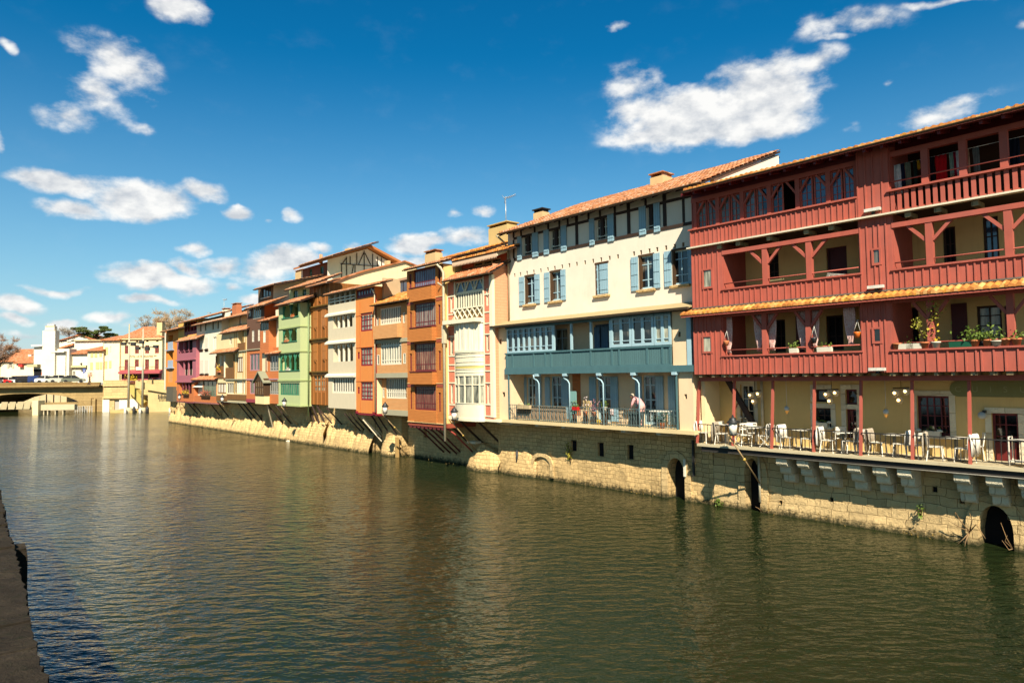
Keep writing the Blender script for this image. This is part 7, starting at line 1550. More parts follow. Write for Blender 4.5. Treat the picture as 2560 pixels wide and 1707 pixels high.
# sill lamps and planters, pendant and wall lamps
slab_lamp = Thing('sill_lamp', 'x', 'lamp', ROW, 0, 0, 0, 'small lamps on the terrace window sills'); slab_lamp.part('lamp_shade', MB().lathe([(.10, .15), (.085, .2), (.03, .24)], (0, 0, 0), 12), WHITEP); slab_lamp.part('lamp_foot', MB().lathe([(.05, 0), (.015, .03), (.015, .15)], (0, 0, 0), 8), WHITEP)
for i, (x, y, lab) in enumerate(((1852, 1055, 'white lamp at the left of the tall window sill'), (1868, 1056, 'white lamp in the middle of the tall window sill'), (2040, 1068, 'dome lamp left of the white planter on the stone window sill'), (2073, 1070, 'dome lamp right of the white planter on the stone window sill'), (2297, 1090, 'dome lamp at the left of the big red window sill'), (2350, 1093, 'dome lamp right of the planter on the big red window sill'))):
    q = op['tall' if i < 2 else 'mid' if i < 4 else 'big']; u = ROW.P(x, y, VW+.06)[0]; loc = ROW.W(u, VW+.06, q[2])
    if i == 0: slab_lamp.e.location = loc; slab_lamp.e['label'] = lab
    else: dup(slab_lamp.e, loc, ang0, lab)
def planter(x, y, w, lab, v, z, m, leafm=None, h=.17, n=60, spread=.1, tall=.16, name='planter', cat='planter', group='planters on the terrace sills', fr=ROW, size=.05):
    u = fr.P(x, y, v)[0]; t = Thing(name, lab, cat, fr, u, v, z, group)
    t.part('pot', MB().vprism([(v-.07, z), (v+.07, z), (v+.09, z+h), (v-.09, z+h)], u-w/2, u+w/2), m)
    if leafm:
        lf = MB()
        for i in range(n): lf.leaf((u+random.uniform(-w/2, w/2), v+random.gauss(0, spread*.5), z+h+abs(random.gauss(0, tall*.6))), size)
        t.part('foliage', lf, leafm)
    return t
LEAF = leafy('pot_leaves', (66, 96, 30), (132, 150, 60)); LEAFY2 = leafy('yellow_leaves', (196, 160, 30), (236, 196, 60)); TERRA = paint('terracotta', (206, 124, 74), .8, .12); WPOT = paint('white_pot', (236, 228, 206), .6, .06)
planter(2056, 1070, .42, 'white trough with a few green leaves on the stone window sill', VW+.07, op['mid'][2], WPOT, LEAF, n=14)
planter(2331, 1092, .5, 'white trough between two dome lamps on the big window sill', VW+.07, op['big'][2], WPOT, LEAF, n=14)
planter(1878, 1056, .2, 'small white pot at the right of the tall window sill', VW+.07, op['tall'][2], WPOT, None, h=.11)
def pendant(x, y, lab, v=.1):
    u, z = ROW.P(x, y, v); t = Thing('pendant_lamp', lab, 'lamp', ROW, u, v, z, 'globe lamps of the terrace'); t.part('cord', MB().tube([(u, v, z+.1), (u, v, zb+.1)], .008, 5), WHITEM); t.part('globe', MB().ball((u, v, z), .095), globe('milk_glass', (196, 200, 196), .0)); t.part('amber_base', MB().lathe([(.02, -.2), (.06, -.12), (.06, -.07)], (u, v, z), 10), globe('amber_glow', (214, 150, 70), .25))
pendant(1967, 1021, 'hanging globe lamp with an amber base, left of the stone windows'); pendant(2215, 1029, 'hanging globe lamp left of the big red window')
u, z = ROW.P(2455, 1038, VW+.16); t = Thing('wall_globe_lamp', 'white globe lamp on the wall beside the right hand door', 'lamp', ROW, u, VW+.16, z); t.part('globe', MB().ball((u, VW+.16, z), .12), globe('milk_glass', (196, 200, 196), .0)); t.part('bracket', MB().box(u+.02, u+.1, VW, VW+.2, z+.08, z+.16), IRON)
for x, y, lab in ((1888, 990, 'cluster of pale shell lamps on the wall right of the tall window'), (2079, 988, 'cluster of pale shell lamps above the stone window'), (2253, 985, 'cluster of small lamps hung on driftwood left of the big window')):
    u, z = ROW.P(x, y, .2); t = Thing('shell_lamp', lab, 'lamp', ROW, u, .2, z, 'lit shell lamps under the gallery')
    t.part('frame', MB().tube([(u, .2, z+.2), (u, .2, zb+.1)], .01, 5).tube([(u-.25, .2, z+.2), (u+.25, .2, z+.22)], .02, 5), OLDWOOD)
    for dx, dz, r in ((-.17, .02, .13), (.16, .08, .12), (-.06, -.22, .11)): t.part('shell_shade', MB().lathe([(r*.5, -r), (r, -.2*r), (r*1.1, .5*r), (r*.8, r)], (u+dx, .2, z+dz), 9), cloth('shell', (240, 206, 156), (252, 232, 196), 14)); t.part('bulb', MB().ball((u+dx, .2+r*.9, z+dz+.02), .05, 6), globe('warm_bulb', (255, 214, 130), 5.0))
# ---- first floor gallery: curtains, hanging pots, parapet pots
CUR = cloth('pink_striped_curtain', (240, 176, 168), (250, 222, 212), 22)
def curtain(x, yt, yb, lab, v=VB-.3):
    u, z0 = ROW.P(x, yb, v); z1 = zt1-.42; mb = MB(); n = 16; k = 9; vs = []
    for j in range(k+1):
        f = j/k; w = .2*(1-.74*f**2.2) if f < .86 else .05+.07*(f-.86)/.14
        for i in range(n+1): a = -1+2*i/n; vs.append((u+a*w+.10*math.sin(f*2.6)*0, v+.035*math.sin(i*2.1+.4*j), z1+(z0-z1)*f))
    mb.add(vs, [(j*(n+1)+i, j*(n+1)+i+1, (j+1)*(n+1)+i+1, (j+1)*(n+1)+i) for j in range(k) for i in range(n)], True)
    o = single('tied_curtain', lab, 'curtain', ROW, mb, CUR, u, v, z0, 'pink curtains tied back in the gallery'); s_ = o.modifiers.new('thick', 'SOLIDIFY'); s_.thickness = .015
for x, yb, lab in ((1822, 883, 'pink curtain tied by the boarded wall, behind an orange hanging pot'), (1899, 878, 'narrow pink curtain just left of the first gallery post'), (1931, 876, 'pink curtain just right of the first gallery post'), (2008, 873, 'pink curtain just left of the second gallery post'), (2037, 872, 'pink curtain just right of the second gallery post, above a black pot'), (2127, 865, 'wide pink curtain at the right end of the gallery opening')): curtain(x, 0, yb, lab)
def hangpot(x, y, lab, m, r=.11):
    v = VB+.05; u, z = ROW.P(x, y, v); t = Thing('hanging_pot', lab, 'flower pot', ROW, u, v, z, 'pots hung in the gallery'); t.part('pot', MB().lathe([(r*.6, -.1), (r, .06), (r*1.05, .1)], (u, v, z), 12), m)
    t.part('hanger', MB().tube([(u-r, v, z+.1), (u, v-.05, z+.5)], .008, 4).tube([(u+r, v, z+.1), (u, v-.05, z+.5)], .008, 4).tube([(u, v-.05, z+.5), (u, v-.25, z+.52)], .01, 4), WHITEM)
hangpot(1816, 858, 'orange hanging pot by the boarded wall', TERRA); hangpot(2035, 851, 'black hanging pot by the second gallery post', paint('black_plastic', (44, 44, 46), .4)); hangpot(2143, 837, 'orange hanging pot beside the small boarded panel', paint('orange_plastic', (232, 116, 30), .4))
zr1 = zP + .062
def rpot(x, lab, m, leafm=None, r=.13, h=.2, n=0, tall=.2, spread=.2, size=.06, stem=0):
    v = VB - .02; u = ROW.P(x, 880, v)[0]; t = Thing('flower_pot', lab, 'flower pot', ROW, u, v, zr1, 'pots standing on the gallery parapet')
    t.part('pot', MB().lathe([(r*.7, 0), (r*.95, h*.8), (r*1.08, h*.82), (r*1.08, h), (r*.9, h)], (u, v, zr1), 14), m)
    if leafm:
        lf = MB()
        if stem:
            st = MB().tube([(u, v, zr1+h), (u+.1, v, zr1+h+stem*.5), (u+.3, v, zr1+h+stem)], .018, 5).tube([(u, v, zr1+h+.1), (u-.2, v, zr1+h+stem*.6)], .014, 5); t.part('stem', st, OLDWOOD)
            for cx, cz, s_ in ((.3, stem, .2), (.33, stem*.85, .2), (-.2, stem*.6, .16), (-.17, stem*.5, .14), (.02, .3, .16), (.28, stem*.68, .13)):
                for i in range(42): lf.leaf((u+cx+random.gauss(0, s_*.5), v+random.gauss(0, .08), zr1+h+cz+random.gauss(0, s_*.6)), .045)
        else:
            for i in range(n): lf.leaf((u+random.gauss(0, spread), v+random.gauss(0, .08), zr1+h+abs(random.gauss(0, tall*.5))), size)
        t.part('foliage', lf, leafm)
rpot(2243, 'terracotta pot at the left end of the right gallery parapet', TERRA); planter(2264, 874, .5, 'white trough left on the right gallery parapet', VB-.02, zr1, WPOT, LEAF, n=6, group='pots standing on the gallery parapet'); planter(2290, 873, .52, 'second white trough, under the tall leafy shrub', VB-.02, zr1, WPOT, LEAF, n=6, group='pots standing on the gallery parapet')
rpot(2312, 'terracotta pot holding the tall yellow green shrub', TERRA, leafy('shrub_leaves', (120, 120, 30), (176, 168, 66)), stem=1.1); rpot(2341, 'white footed vase with a few yellow flowers right of the post', WPOT, LEAFY2, n=16, spread=.08, tall=.5); planter(2408, 868, .72, 'green plastic trough beside the bushy green plant', VB-.02, zr1, paint('green_plastic', (26, 92, 66), .5), None, group='pots standing on the gallery parapet')
rpot(2438, 'terracotta pot with the left half of the bushy green plant', TERRA, LEAF, n=150, spread=.24, tall=.4); rpot(2470, 'pale terracotta pot with spreading green leaves', TERRA, LEAF, n=110, spread=.18, tall=.34); rpot(2494, 'white bowl shaped pot right of the bushy plant', WPOT, r=.16, h=.16); rpot(2515, 'terracotta pot left of the last gallery post', TERRA); rpot(2543, 'terracotta pot with small leaves right of the last gallery post', TERRA, LEAF, n=40, spread=.1)
planter(1985, 877, .3, 'small white pot with leaves in the middle of the left gallery', VB-.02, zr1, WPOT, LEAF, n=40, tall=.25, group='pots standing on the gallery parapet'); planter(2062, 872, .5, 'pale trough with seedlings right of the second gallery post', VB-.02, zr1, WPOT, LEAF, n=24, group='pots standing on the gallery parapet')
# second floor: deck chairs seen over the rail
u = ROW.P(1935, 700, .6)[0]; dc = Thing('garden_chair', 'grey green garden chair seen over the second floor parapet', 'chair', ROW, u, .6, zT1+.08)
dc.part('backrest', MB().box(u-.35, u+.35, .5, .55, zT1+.9, zP2+.22), cloth('olive_canvas', (140, 130, 96))); dc.part('seat', MB().box(u-.35, u+.35, .1, .6, zT1+.5, zT1+.55), cloth('olive_canvas', (140, 130, 96)))
for a in (-.32, .32): dc.part('leg', MB().beam((u+a, .6, zT1+.08), (u+a, .1, zT1+.55), .03), IRON); dc.part('leg', MB().beam((u+a, .1, zT1+.08), (u+a, .55, zT1+.9), .03), IRON)
u = ROW.P(2105, 685, .7)[0]; db = Thing('drying_rack', 'white folded drying rack leaning over the second floor parapet', 'drying rack', ROW, u, .7, zT1+.08); m = MB()
for i in range(6): m.beam((u-.55, .6+.03*i, zP2+.26-.04*i), (u+.4, .9+.03*i, zP2+.06-.02*i), .02)
db.part('rack_bars', m, WHITEM); db.part('rack_leg', MB().beam((u-.5, .6, zP2+.2), (u-.4, .5, zT1+.08), .03), WHITEM)
# laundry on the top gallery
ln_ = MB().tube([(k2+.1, .72, zP3+.98), (uR-.2, .72, zP3+1.0)], .008, 4); single('clothes_line', 'clothes line along the open top gallery', 'clothes line', ROW, ln_, WHITEM, k2, .72, zP3+.98)
def garment(x0, x1, drop, lab, m, taper=.15, cat='laundry'):
    u0 = ROW.P(x0, 420, .72)[0]; u1 = ROW.P(x1, 420, .72)[0]; z = zP3+.98; mb = MB(); n = 8; k = 6; c = (u0+u1)/2; w = (u1-u0)/2
    vs = [(c+(-1+2*i/n)*w*(1+taper*math.sin(j*1.3)*.5-.1*j/k*(i in (0, n))), .72+.03*math.sin(i*1.8+j*.5), z-drop*j/k-.03*math.sin(i*2.2)*(j == k)) for j in range(k+1) for i in range(n+1)]
    mb.add(vs, [(j*(n+1)+i, j*(n+1)+i+1, (j+1)*(n+1)+i+1, (j+1)*(n+1)+i) for j in range(k) for i in range(n)], True); o = single('hanging_garment', lab, cat, ROW, mb, m, c, .72, z, 'laundry hung on the top gallery'); s_ = o.modifiers.new('thick', 'SOLIDIFY'); s_.thickness = .015
G_ = lambda n_, c: cloth(n_, c)
for x0, x1, d, lab, m in ((2230, 2241, .95, 'pale grey shirt at the far left of the clothes line', G_('pale_grey_cotton', (214, 216, 214))), (2242, 2252, 1.0, 'white shirt, second on the clothes line', G_('white_cotton', (232, 232, 228))), (2253, 2261, .75, 'navy garment beside the white shirt', G_('navy_cotton', (34, 40, 62))), (2263, 2277, .8, 'grey green trousers left of the first post', G_('grey_green_cotton', (116, 118, 98))), (2284, 2292, .8, 'dark green garment with a yellow top next to it', G_('dark_green_cotton', (44, 56, 46))), (2294, 2300, .3, 'small yellow cloth near the first post', G_('yellow_cotton', (206, 150, 30))), (2316, 2336, .8, 'black clothes right of the first post', G_('black_cotton', (26, 28, 34))),
    (2339, 2368, .85, 'big bright red garment in the middle of the line', G_('red_cotton', (190, 24, 30))), (2375, 2385, .75, 'pale green garment right of the red one', G_('mint_cotton', (150, 170, 150))), (2386, 2392, .8, 'narrow crimson garment next to the pale green one', G_('crimson_cotton', (170, 26, 52))), (2392, 2402, .8, 'white top just left of the second post', G_('white_cotton', (232, 232, 228))), (2414, 2425, .85, 'peach towel just right of the second post', G_('peach_towel', (222, 164, 128))), (2434, 2450, .85, 'grey trousers right of the peach towel', G_('grey_cotton', (104, 106, 100))), (2524, 2552, .9, 'dark clothes at the right end of the line', G_('dark_navy_cotton', (24, 30, 40)))): garment(x0, x1, d, lab, m)
# ================================================================== cream house balcony: person and things
zf = zCs
px_u = ROW.P(1606, 1064, .55)[0]; pv = .55
def person():
    t = Thing('person', 'person in a pink shirt bending over behind the iron balcony railing', 'person', ROW, px_u, pv, zf)
    J_ = [(0, 0, .92), (-.14, 0, 1.08), (-.30, 0, 1.20), (-.42, 0, 1.28), (-.48, 0, 1.32),
          (-.31, .19, 1.21), (-.38, .24, .98), (-.50, .16, .80), (-.31, -.19, 1.21), (-.36, -.24, .97), (-.48, -.16, .78),
          (.02, .10, .88), (-.04, .12, .48), (.04, .12, .07), (-.10, .13, .03), (.02, -.10, .88), (-.10, -.12, .48), (-.04, -.12, .07), (-.18, -.13, .03)]
    Rr = [.155, .15, .165, .07, .065, .075, .05, .036, .075, .05, .036, .10, .075, .05, .04, .10, .075, .05, .04]
    E = [(0, 1), (1, 2), (2, 3), (3, 4), (2, 5), (5, 6), (6, 7), (2, 8), (8, 9), (9, 10), (0, 11), (11, 12), (12, 13), (13, 14), (0, 15), (15, 16), (16, 17), (17, 18)]
    me = bpy.data.meshes.new('body'); me.from_pydata([(x, -y, z) for x, y, z in J_], E, []); o = bpy.data.objects.new('body', me); col.objects.link(o)
    sk = o.modifiers.new('skin', 'SKIN'); 
    for i, r in enumerate(Rr): me.skin_vertices[0].data[i].radius = (r, r)
    me.skin_vertices[0].data[0].use_root = True; sb_ = o.modifiers.new('sub', 'SUBSURF'); sb_.levels = 2; sb_.render_levels = 2
    T_ = NT('pink_shirt_and_trousers'); sp = T_.n('ShaderNodeSeparateXYZ'); T_.l(T_.tc.outputs['Object'], sp.inputs[0])
    f = T_.ramp(sp.outputs[2], [(0, lin((60, 50, 44))), (.07, lin((226, 176, 166))), (.90, lin((226, 176, 166))), (.93, lin((240, 178, 178)))], 'CONSTANT'); me.materials.append(T_.fin(f, .9, .1)); o.parent = t.e
    SK = paint('skin', (226, 164, 128), .6, .05); hd = MB().ball((px_u-0.560, pv, zf+1.360), .098, 12, (1.0, .82, 1.18)); hd.ball((px_u-0.665, pv, zf+1.330), .022, 6); 
    for k in (-1, 1): hd.ball((px_u-0.550, pv+.083*k, zf+1.350), .026, 6, (1, .5, 1.3))
    h_ = t.part('head', hd, SK); t.part('hair', MB().ball((px_u-0.5405, pv, zf+1.395), .096, 10, (.98, .84, .92)), paint('grey_hair', (190, 172, 150), .9, .1), h_)
    for k in (-1, 1): t.part('eye', MB().ball((px_u-0.647, pv+.035*k, zf+1.370), .011, 5), IRON, h_)
    t.part('mouth', MB().box(px_u-0.653, px_u-0.645, pv-.025, pv+.025, zf+1.285, zf+1.293), paint('lips', (170, 90, 80), .6), h_)
    for k, (hx, hz) in ((1, (-.50, .80)), (-1, (-.48, .78))):
        hm = MB().ball((px_u+hx-.03, pv+.16*k, zf+hz-.03), .042, 8, (1.2, .5, 1))
        for i in range(4): a = px_u+hx-.07; y = pv+.16*k-.03+.02*i; hm.tube([(a, y, zf+hz-.04), (a-.045, y, zf+hz-.065), (a-.06-.006*(i in (1, 2)), y, zf+hz-.10)], [.010, .009, .007], 5)
        hm.tube([(px_u+hx-.02, pv+.16*k-.035*k, zf+hz-.03), (px_u+hx-.06, pv+.16*k-.06*k, zf+hz-.06)], [.011, .008], 5); t.part('hand', hm, SK)
    t.part('scarf', MB().tube([(px_u-.43, pv-.05, zf+1.30), (px_u-.45, pv+.09, zf+1.2), (px_u-.40, pv+.13, zf+1.0)], .025, 6), cloth('red_scarf', (176, 52, 56)))
person()
u = ROW.P(1588, 1066, .8)[0]; bn = Thing('storage_bin', 'dark grey lidded bin on the balcony before the bending person', 'bin', ROW, u, .7, zf); bn.part('bin_body', MB().vprism([(.5, zf), (.88, zf), (.93, zf+.62), (.45, zf+.62)], u-.26, u+.26), metal('dark_grey_plastic', (66, 72, 72), .5)); bn.part('lid', MB().box(u-.29, u+.29, .43, .95, zf+.62, zf+.67), metal('dark_grey_plastic', (66, 72, 72), .5))
u0, u1 = ROW.P(1291, 1030, 1.0)[0], ROW.P(1416, 1030, 1.0)[0]; m = MB(); x = u0
while x < u1: w = random.uniform(.03, .05); m.box(x, x+w-.006, 1.02+random.uniform(-.01, .01), 1.05, zf+.08, zRl-.05+random.uniform(-.04, .04)); x += w
single('reed_screen', 'grey brown reed screen tied inside the balcony railing', 'screen', ROW, m, paint('dry_reed', (176, 142, 104), .9, .25), u0, 1.03, zf+.08)
for x, lab in ((1302, 'beige window box, left of the pair hung on the railing'), (1318, 'beige window box, right of the pair hung on the railing')): planter(x, 1020, .46, lab, 1.24, zRl-.2, paint('beige_plastic', (206, 182, 142), .5), LEAF, h=.19, n=8, group='window boxes on the balcony railing')
u = ROW.P(1432, 1050, .6)[0]; single('teal_board', 'pale teal board standing upright on the balcony', 'board', ROW, MB().box(u-.2, u+.2, .5, .55, zf, zf+1.55), paint('pale_teal_paint', (124, 168, 164), .6, .05), u, .52, zf)
planter(1439, 1022, .36, 'bright red window box on the balcony railing', 1.2, zRl-.16, paint('bright_red_plastic', (204, 34, 30), .4), LEAF, h=.16, n=30, group='window boxes on the balcony railing')
u = ROW.P(1469, 1045, .6)[0]; m = MB()
for i in range(6): m.box(u-.25+.1*i-.012, u-.25+.1*i+.012, .58, .61, zf, zf+1.1)
for i in range(12): m.box(u-.26, u+.26, .61, .63, zf+.09*i, zf+.09*i+.02)
single('trellis', 'cream wooden trellis panel standing on the balcony', 'trellis', ROW, m, plaster('cream_wood', (234, 208, 150), .2), u, .6, zf)
def bpot(x, lab, m, fm, hgt, n, z0=0, v=.8, spread=.12, size=.05):
    u = ROW.P(x, 1050, v)[0]; t = Thing('potted_plant', lab, 'potted plant', ROW, u, v, zf, 'potted plants on the cream balcony'); t.part('pot', MB().lathe([(.09, 0), (.13, .22), (.14, .24)], (u, v, zf+z0), 10), m)
    if z0: t.part('pot_stand', MB().box(u-.1, u+.1, v-.1, v+.1, zf, zf+z0), OLDWOOD)
    lf = MB(); st = MB()
    for i in range(n): lf.leaf((u+random.gauss(0, spread), v+random.gauss(0, .07), zf+z0+.24+random.uniform(.1, 1)*hgt), size)
    for i in range(3): st.tube([(u, v, zf+z0+.2), (u+random.gauss(0, spread), v, zf+z0+.24+hgt*.9)], .008, 4)
    t.part('stem', st, OLDWOOD); t.part('foliage', lf, fm)
bpot(1464, 'orchid with white blossoms beside the trellis', TERRA, leafy('white_petals', (226, 200, 200), (244, 236, 230)), .7, 26, .35); bpot(1484, 'plant with crimson flowers in a hanging brown pot', TERRA, leafy('crimson_petals', (120, 24, 50), (200, 160, 170)), .6, 60, .35); bpot(1512, 'green plant spilling through the balcony railing', WPOT, LEAF, .3, 70, .6, .95); bpot(1436, 'dark leafed plant behind the red window box', TERRA, leafy('dark_leaves', (30, 46, 26), (52, 70, 44)), .6, 60, .2); bpot(1655, 'green bushy plant at the right of the balcony table', TERRA, leafy('teal_leaves', (40, 84, 62), (80, 120, 90)), .45, 130, .0, .9, .2)
u = ROW.P(1550, 1060, .7)[0]; sh_ = Thing('plant_stand', 'small stepped iron plant stand on the balcony', 'plant stand', ROW, u, .6, zf)
for i in range(4): sh_.part('shelf', MB().box(u-.16, u+.16, .5, .72, zf+.12+.2*i, zf+.145+.2*i), IRON)
for a in (-.16, .15): sh_.part('leg', MB().beam((u+a, .5, zf), (u+a, .52, zf+.85), .02), IRON)
u = ROW.P(1648, 1060, .7)[0]; tt = Thing('white_balcony_table', 'white table with clutter under the right hand shutters', 'table', ROW, u, .5, zf); tt.part('table_top', MB().box(u-.45, u+.35, .25, .8, zf+.7, zf+.74), WCH)
for a in (-.4, .3):
    for b in (.3, .75): tt.part('leg', MB().beam((u+a, b, zf), (u+a, b, zf+.7), .03), WCH)
u = ROW.P(1497, 1052, .85)[0]; single('yellow_watering_can', 'yellow watering can at the foot of the railing', 'watering can', ROW, MB().lathe([(.1, 0), (.12, .18), (.08, .24)], (u, .85, zf), 12).tube([(u+.1, .85, zf+.08), (u+.28, .85, zf+.26)], .02, 6).tube([(u-.1, .85, zf+.18), (u-.16, .85, zf+.28), (u, .85, zf+.3)], .012, 5), paint('yellow_plastic', (226, 190, 60), .4), u, .85, zf)
u = ROW.P(1531, 1052, .85)[0]; m = MB(); m.add([(u+(-.11+.22*i/6), .86+.015*math.sin(i*2), zf+.75-.32*j/4) for j in range(5) for i in range(7)], [(j*7+i, j*7+i+1, (j+1)*7+i+1, (j+1)*7+i) for j in range(4) for i in range(6)], True); o = single('pink_cloth', 'pink and white cloth hung on the balcony railing', 'cloth', ROW, m, cloth('pink_cloth_weave', (232, 180, 178), (240, 226, 220), 12), u, .86, zf+.43); o.modifiers.new('thick', 'SOLIDIFY').thickness = .012
# ================================================================== lanterns on raking struts
def lantern(xl, yb, s0_, s1_, vtop, lab):
    ua_, za_ = ROW.P(*s0_, vtop); ub_, zb2_ = ROW.P(*s1_, .1); ul, zl = ROW.P(xl, yb, vtop-.12)
    t = Thing('river_lantern', lab, 'lantern', ROW, ub_, .1, zb2_, 'black lanterns on struts over the river')
    t.part('strut', MB().tube([(ub_, .05, zb2_), (ua_, vtop, za_)], .03, 8), metal('rusty_pole', (172, 146, 104), .6)); vv = vtop-.12
    k = .9 if s0_[0] > 900 else 1.0
    t.part('stem', MB().tube([(ul, vv, za_-.35), (ul, vv, zl+.02)], .018, 6), IRON)
    t.part('lamp_glass', MB().lathe([(.13, 0), (.19, .42)], (ul, vv, zl+.03), 6), paint('opal_lantern_glass', (246, 238, 222), .3, .02)); t.part('lamp_cap', MB().lathe([(.25, .45), (.22, .5), (.13, .57), (.14, .62), (.06, .66), (.02, .76)], (ul, vv, zl), 8), metal('black_iron', (40, 42, 40), .5)); t.part('lamp_base', MB().lathe([(.1, -.03), (.15, .02)], (ul, vv, zl), 6), metal('black_iron', (40, 42, 40), .5))
    p = Vector((ub_, .05, zb2_)).lerp(Vector((ua_, vtop, za_)), .52); t.part('joint_collar', MB().ball(p, .07, 6), metal('brass_collar', (196, 160, 70), .5))
lantern(1833, 1087, (1820, 1086), (1901, 1213), 2.1, 'black lantern in front of the cafe terrace, nearest the viewer'); lantern(1136, 1049, (1123, 1047), (1193, 1131), 2.3, 'black lantern below the pink brick house'); lantern(963, 1033, (954, 1033), (1019, 1105), 2.3, 'black lantern below the slatted brick house')
lantern(711, 1016, (703, 1016), (746, 1066), 2.3, 'black lantern below the pale green house'); lantern(556, 1004, (549, 1006), (591, 1047), 2.2, 'black lantern below the cream balcony house'); lantern(449, 998, (453, 1008), (467, 1028), 2.2, 'small lantern below the plum pink galleries')
# ================================================================== growth on the walls, driftwood, rock
def shrub(x, y, w, h, lab, n, m, v=.15, name='wall_shrub'):
    u, z = ROW.P(x, y, v); t = Thing(name, lab, 'shrub', ROW, u, v, z); st = MB(); lf = MB()
    for i in range(5):
        e = (u+random.gauss(0, w*.4), v+.15*random.random(), z+h*random.uniform(.5, 1)); st.tube([(u, v-.1, z), ((u+e[0])/2, v, z+(e[2]-z)*.6), e], .012, 4)
        for k in range(n//5): f = random.uniform(.35, 1.05); lf.leaf((u+(e[0]-u)*f+random.gauss(0, w*.12), v+random.gauss(0, .07), z+(e[2]-z)*f+random.gauss(0, .07)), .05)
    t.part('stem', st, OLDWOOD); t.part('foliage', lf, m)
shrub(1424, 1160, .5, 1.1, 'yellow green shrub growing out of the cream house river wall', 120, leafy('spring_leaves', (150, 146, 30), (206, 190, 80)))
shrub(2300, 1296, .12, .4, 'small green tuft on the sunlit wall below the cafe', 50, LEAF); shrub(1798, 1268, .3, .35, 'green weeds at the water beside the narrow arch', 90, LEAF)
def branch(x, y, lab, ends):
    u, z = ROW.P(x, y, .2); m = MB()
    for pts in ends: m.tube([(u, .15, z)] + [(*ROW.P(px_, py_, vv)[:1], vv, ROW.P(px_, py_, vv)[1]) for px_, py_, vv in pts], [.02]+[.014]*(len(pts)-1)+[.006], 5)
    single('driftwood_branch', lab, 'branch', ROW, m, paint('dead_wood', (150, 118, 76), .9, .2), u, .15, z, 'dead branches caught at the arch')
branch(2423, 1330, 'tangle of dead branches left of the right hand arch', [[(2400, 1300, .4), (2388, 1280, .5), (2390, 1290, .55)], [(2440, 1310, .4), (2452, 1328, .5), (2464, 1346, .6)], [(2410, 1345, .3), (2392, 1362, .4)], [(2430, 1300, .4), (2424, 1282, .5)], [(2405, 1320, .5), (2370, 1300, .6)], [(2415, 1350, .4), (2412, 1366, .5)]]); branch(2530, 1372, 'single bare branch lying across the right hand arch', [[(2516, 1344, .4), (2502, 1306, .5)], [(2522, 1374, .4), (2505, 1350, .5)], [(2512, 1352, .4), (2518, 1338, .5)]]); branch(1905, 1280, 'thin twigs at the foot of the narrow arch', [[(1896, 1270, .4), (1888, 1266, .5)], [(1903, 1272, .3), (1905, 1264, .4)]])
m = MB(); random.seed(5)
for i in range(900):
    u = random.uniform(s10, uR); g_ = noise.noise(Vector((u*.6, 3, 1)))
    if g_ < .05: continue
    m.leaf((u+random.gauss(0, .12), .10+.1*random.random(), abs(random.gauss(0, .13))), .055)
single('waterline_weeds', 'weeds and roots along the foot of the river walls', 'weeds', ROW, m, leafy('brown_weeds', (84, 76, 30), (140, 110, 54)), 0, .1, 0, None, 'stuff')
ru, rz = ROW.floor(724, 1101, 0.05); rk = MB().ball((ru, rz, -.03), .42, 8, (1.3, .7, .34)); single('river_rock', 'white rock just above the water under the green house', 'rock', ROW, rk, PALEST, ru, rz, 0)
# ================================================================== cars and small things on the bridge and square
def car(name, lab, x, y, v, z, m, yaw=0, van=False, s=1.0):
    u = BF.P(x, y, v)[0]; t = Thing(name, lab, 'car', BF, u, v, z, 'cars on the bridge and the square', rot=yaw)
    if van: body = [(-2.1, .3), (2.1, .3), (2.15, .8), (1.75, 1.05), (1.3, 1.85), (-2.05, 1.9), (-2.12, .8)]
    else: body = [(-2.0, .28), (2.0, .28), (2.05, .62), (1.9, .76), (.95, .9), (-1.55, .95), (-1.98, .85), (-2.05, .5)]
    q = [(u+a*s, z+b*s) for a, b in body]; t.part('body', MB().prism(q, v-.82*s, v+.82*s), m)
    if not van:
        cb = [(u+a*s, z+b*s) for a, b in [(-1.75, .93), (1.05, .9), (.35, 1.42), (-.2, 1.47), (-1.1, 1.42)]]; t.part('cabin', MB().prism(cb, v-.7*s, v+.7*s), DARK); t.part('car_roof', MB().box(u-1.05*s, u+.32*s, v-.68*s, v+.68*s, z+1.42*s, z+1.49*s), m)
        t.part('door_pillar', MB().box(u-.42*s, u-.32*s, v-.72*s, v+.72*s, z+.9*s, z+1.45*s), m)
    else: t.part('windscreen', MB().prism([(u+a*s, z+b*s) for a, b in [(.2, 1.1), (1.75, 1.08), (1.32, 1.8), (.2, 1.8)]], v-.83*s, v+.83*s), DARK)
    for a in (-1.25, 1.25):
        for k in (-1, 1):
            w = MB(); n = 14; c = (u+a*s, v+.72*k*s, z+.31*s); w.prism([(c[0]+.31*s*math.cos(6.283*i/n), c[2]+.31*s*math.sin(6.283*i/n)) for i in range(n)], c[1]-.11*s, c[1]+.11*s); t.part('wheel', w, metal('tyre_rubber', (30, 30, 30), .8))
    for k in (-1, 1): t.part('headlight', MB().box(u+1.98*s, u+2.07*s, v+.55*k*s-.16*s, v+.55*k*s+.16*s, z+.58*s, z+.72*s), WHITEM)
PT = lambda n_, c: paint('car_paint_'+n_, c, .25, .03); zc_ = zdk+.51
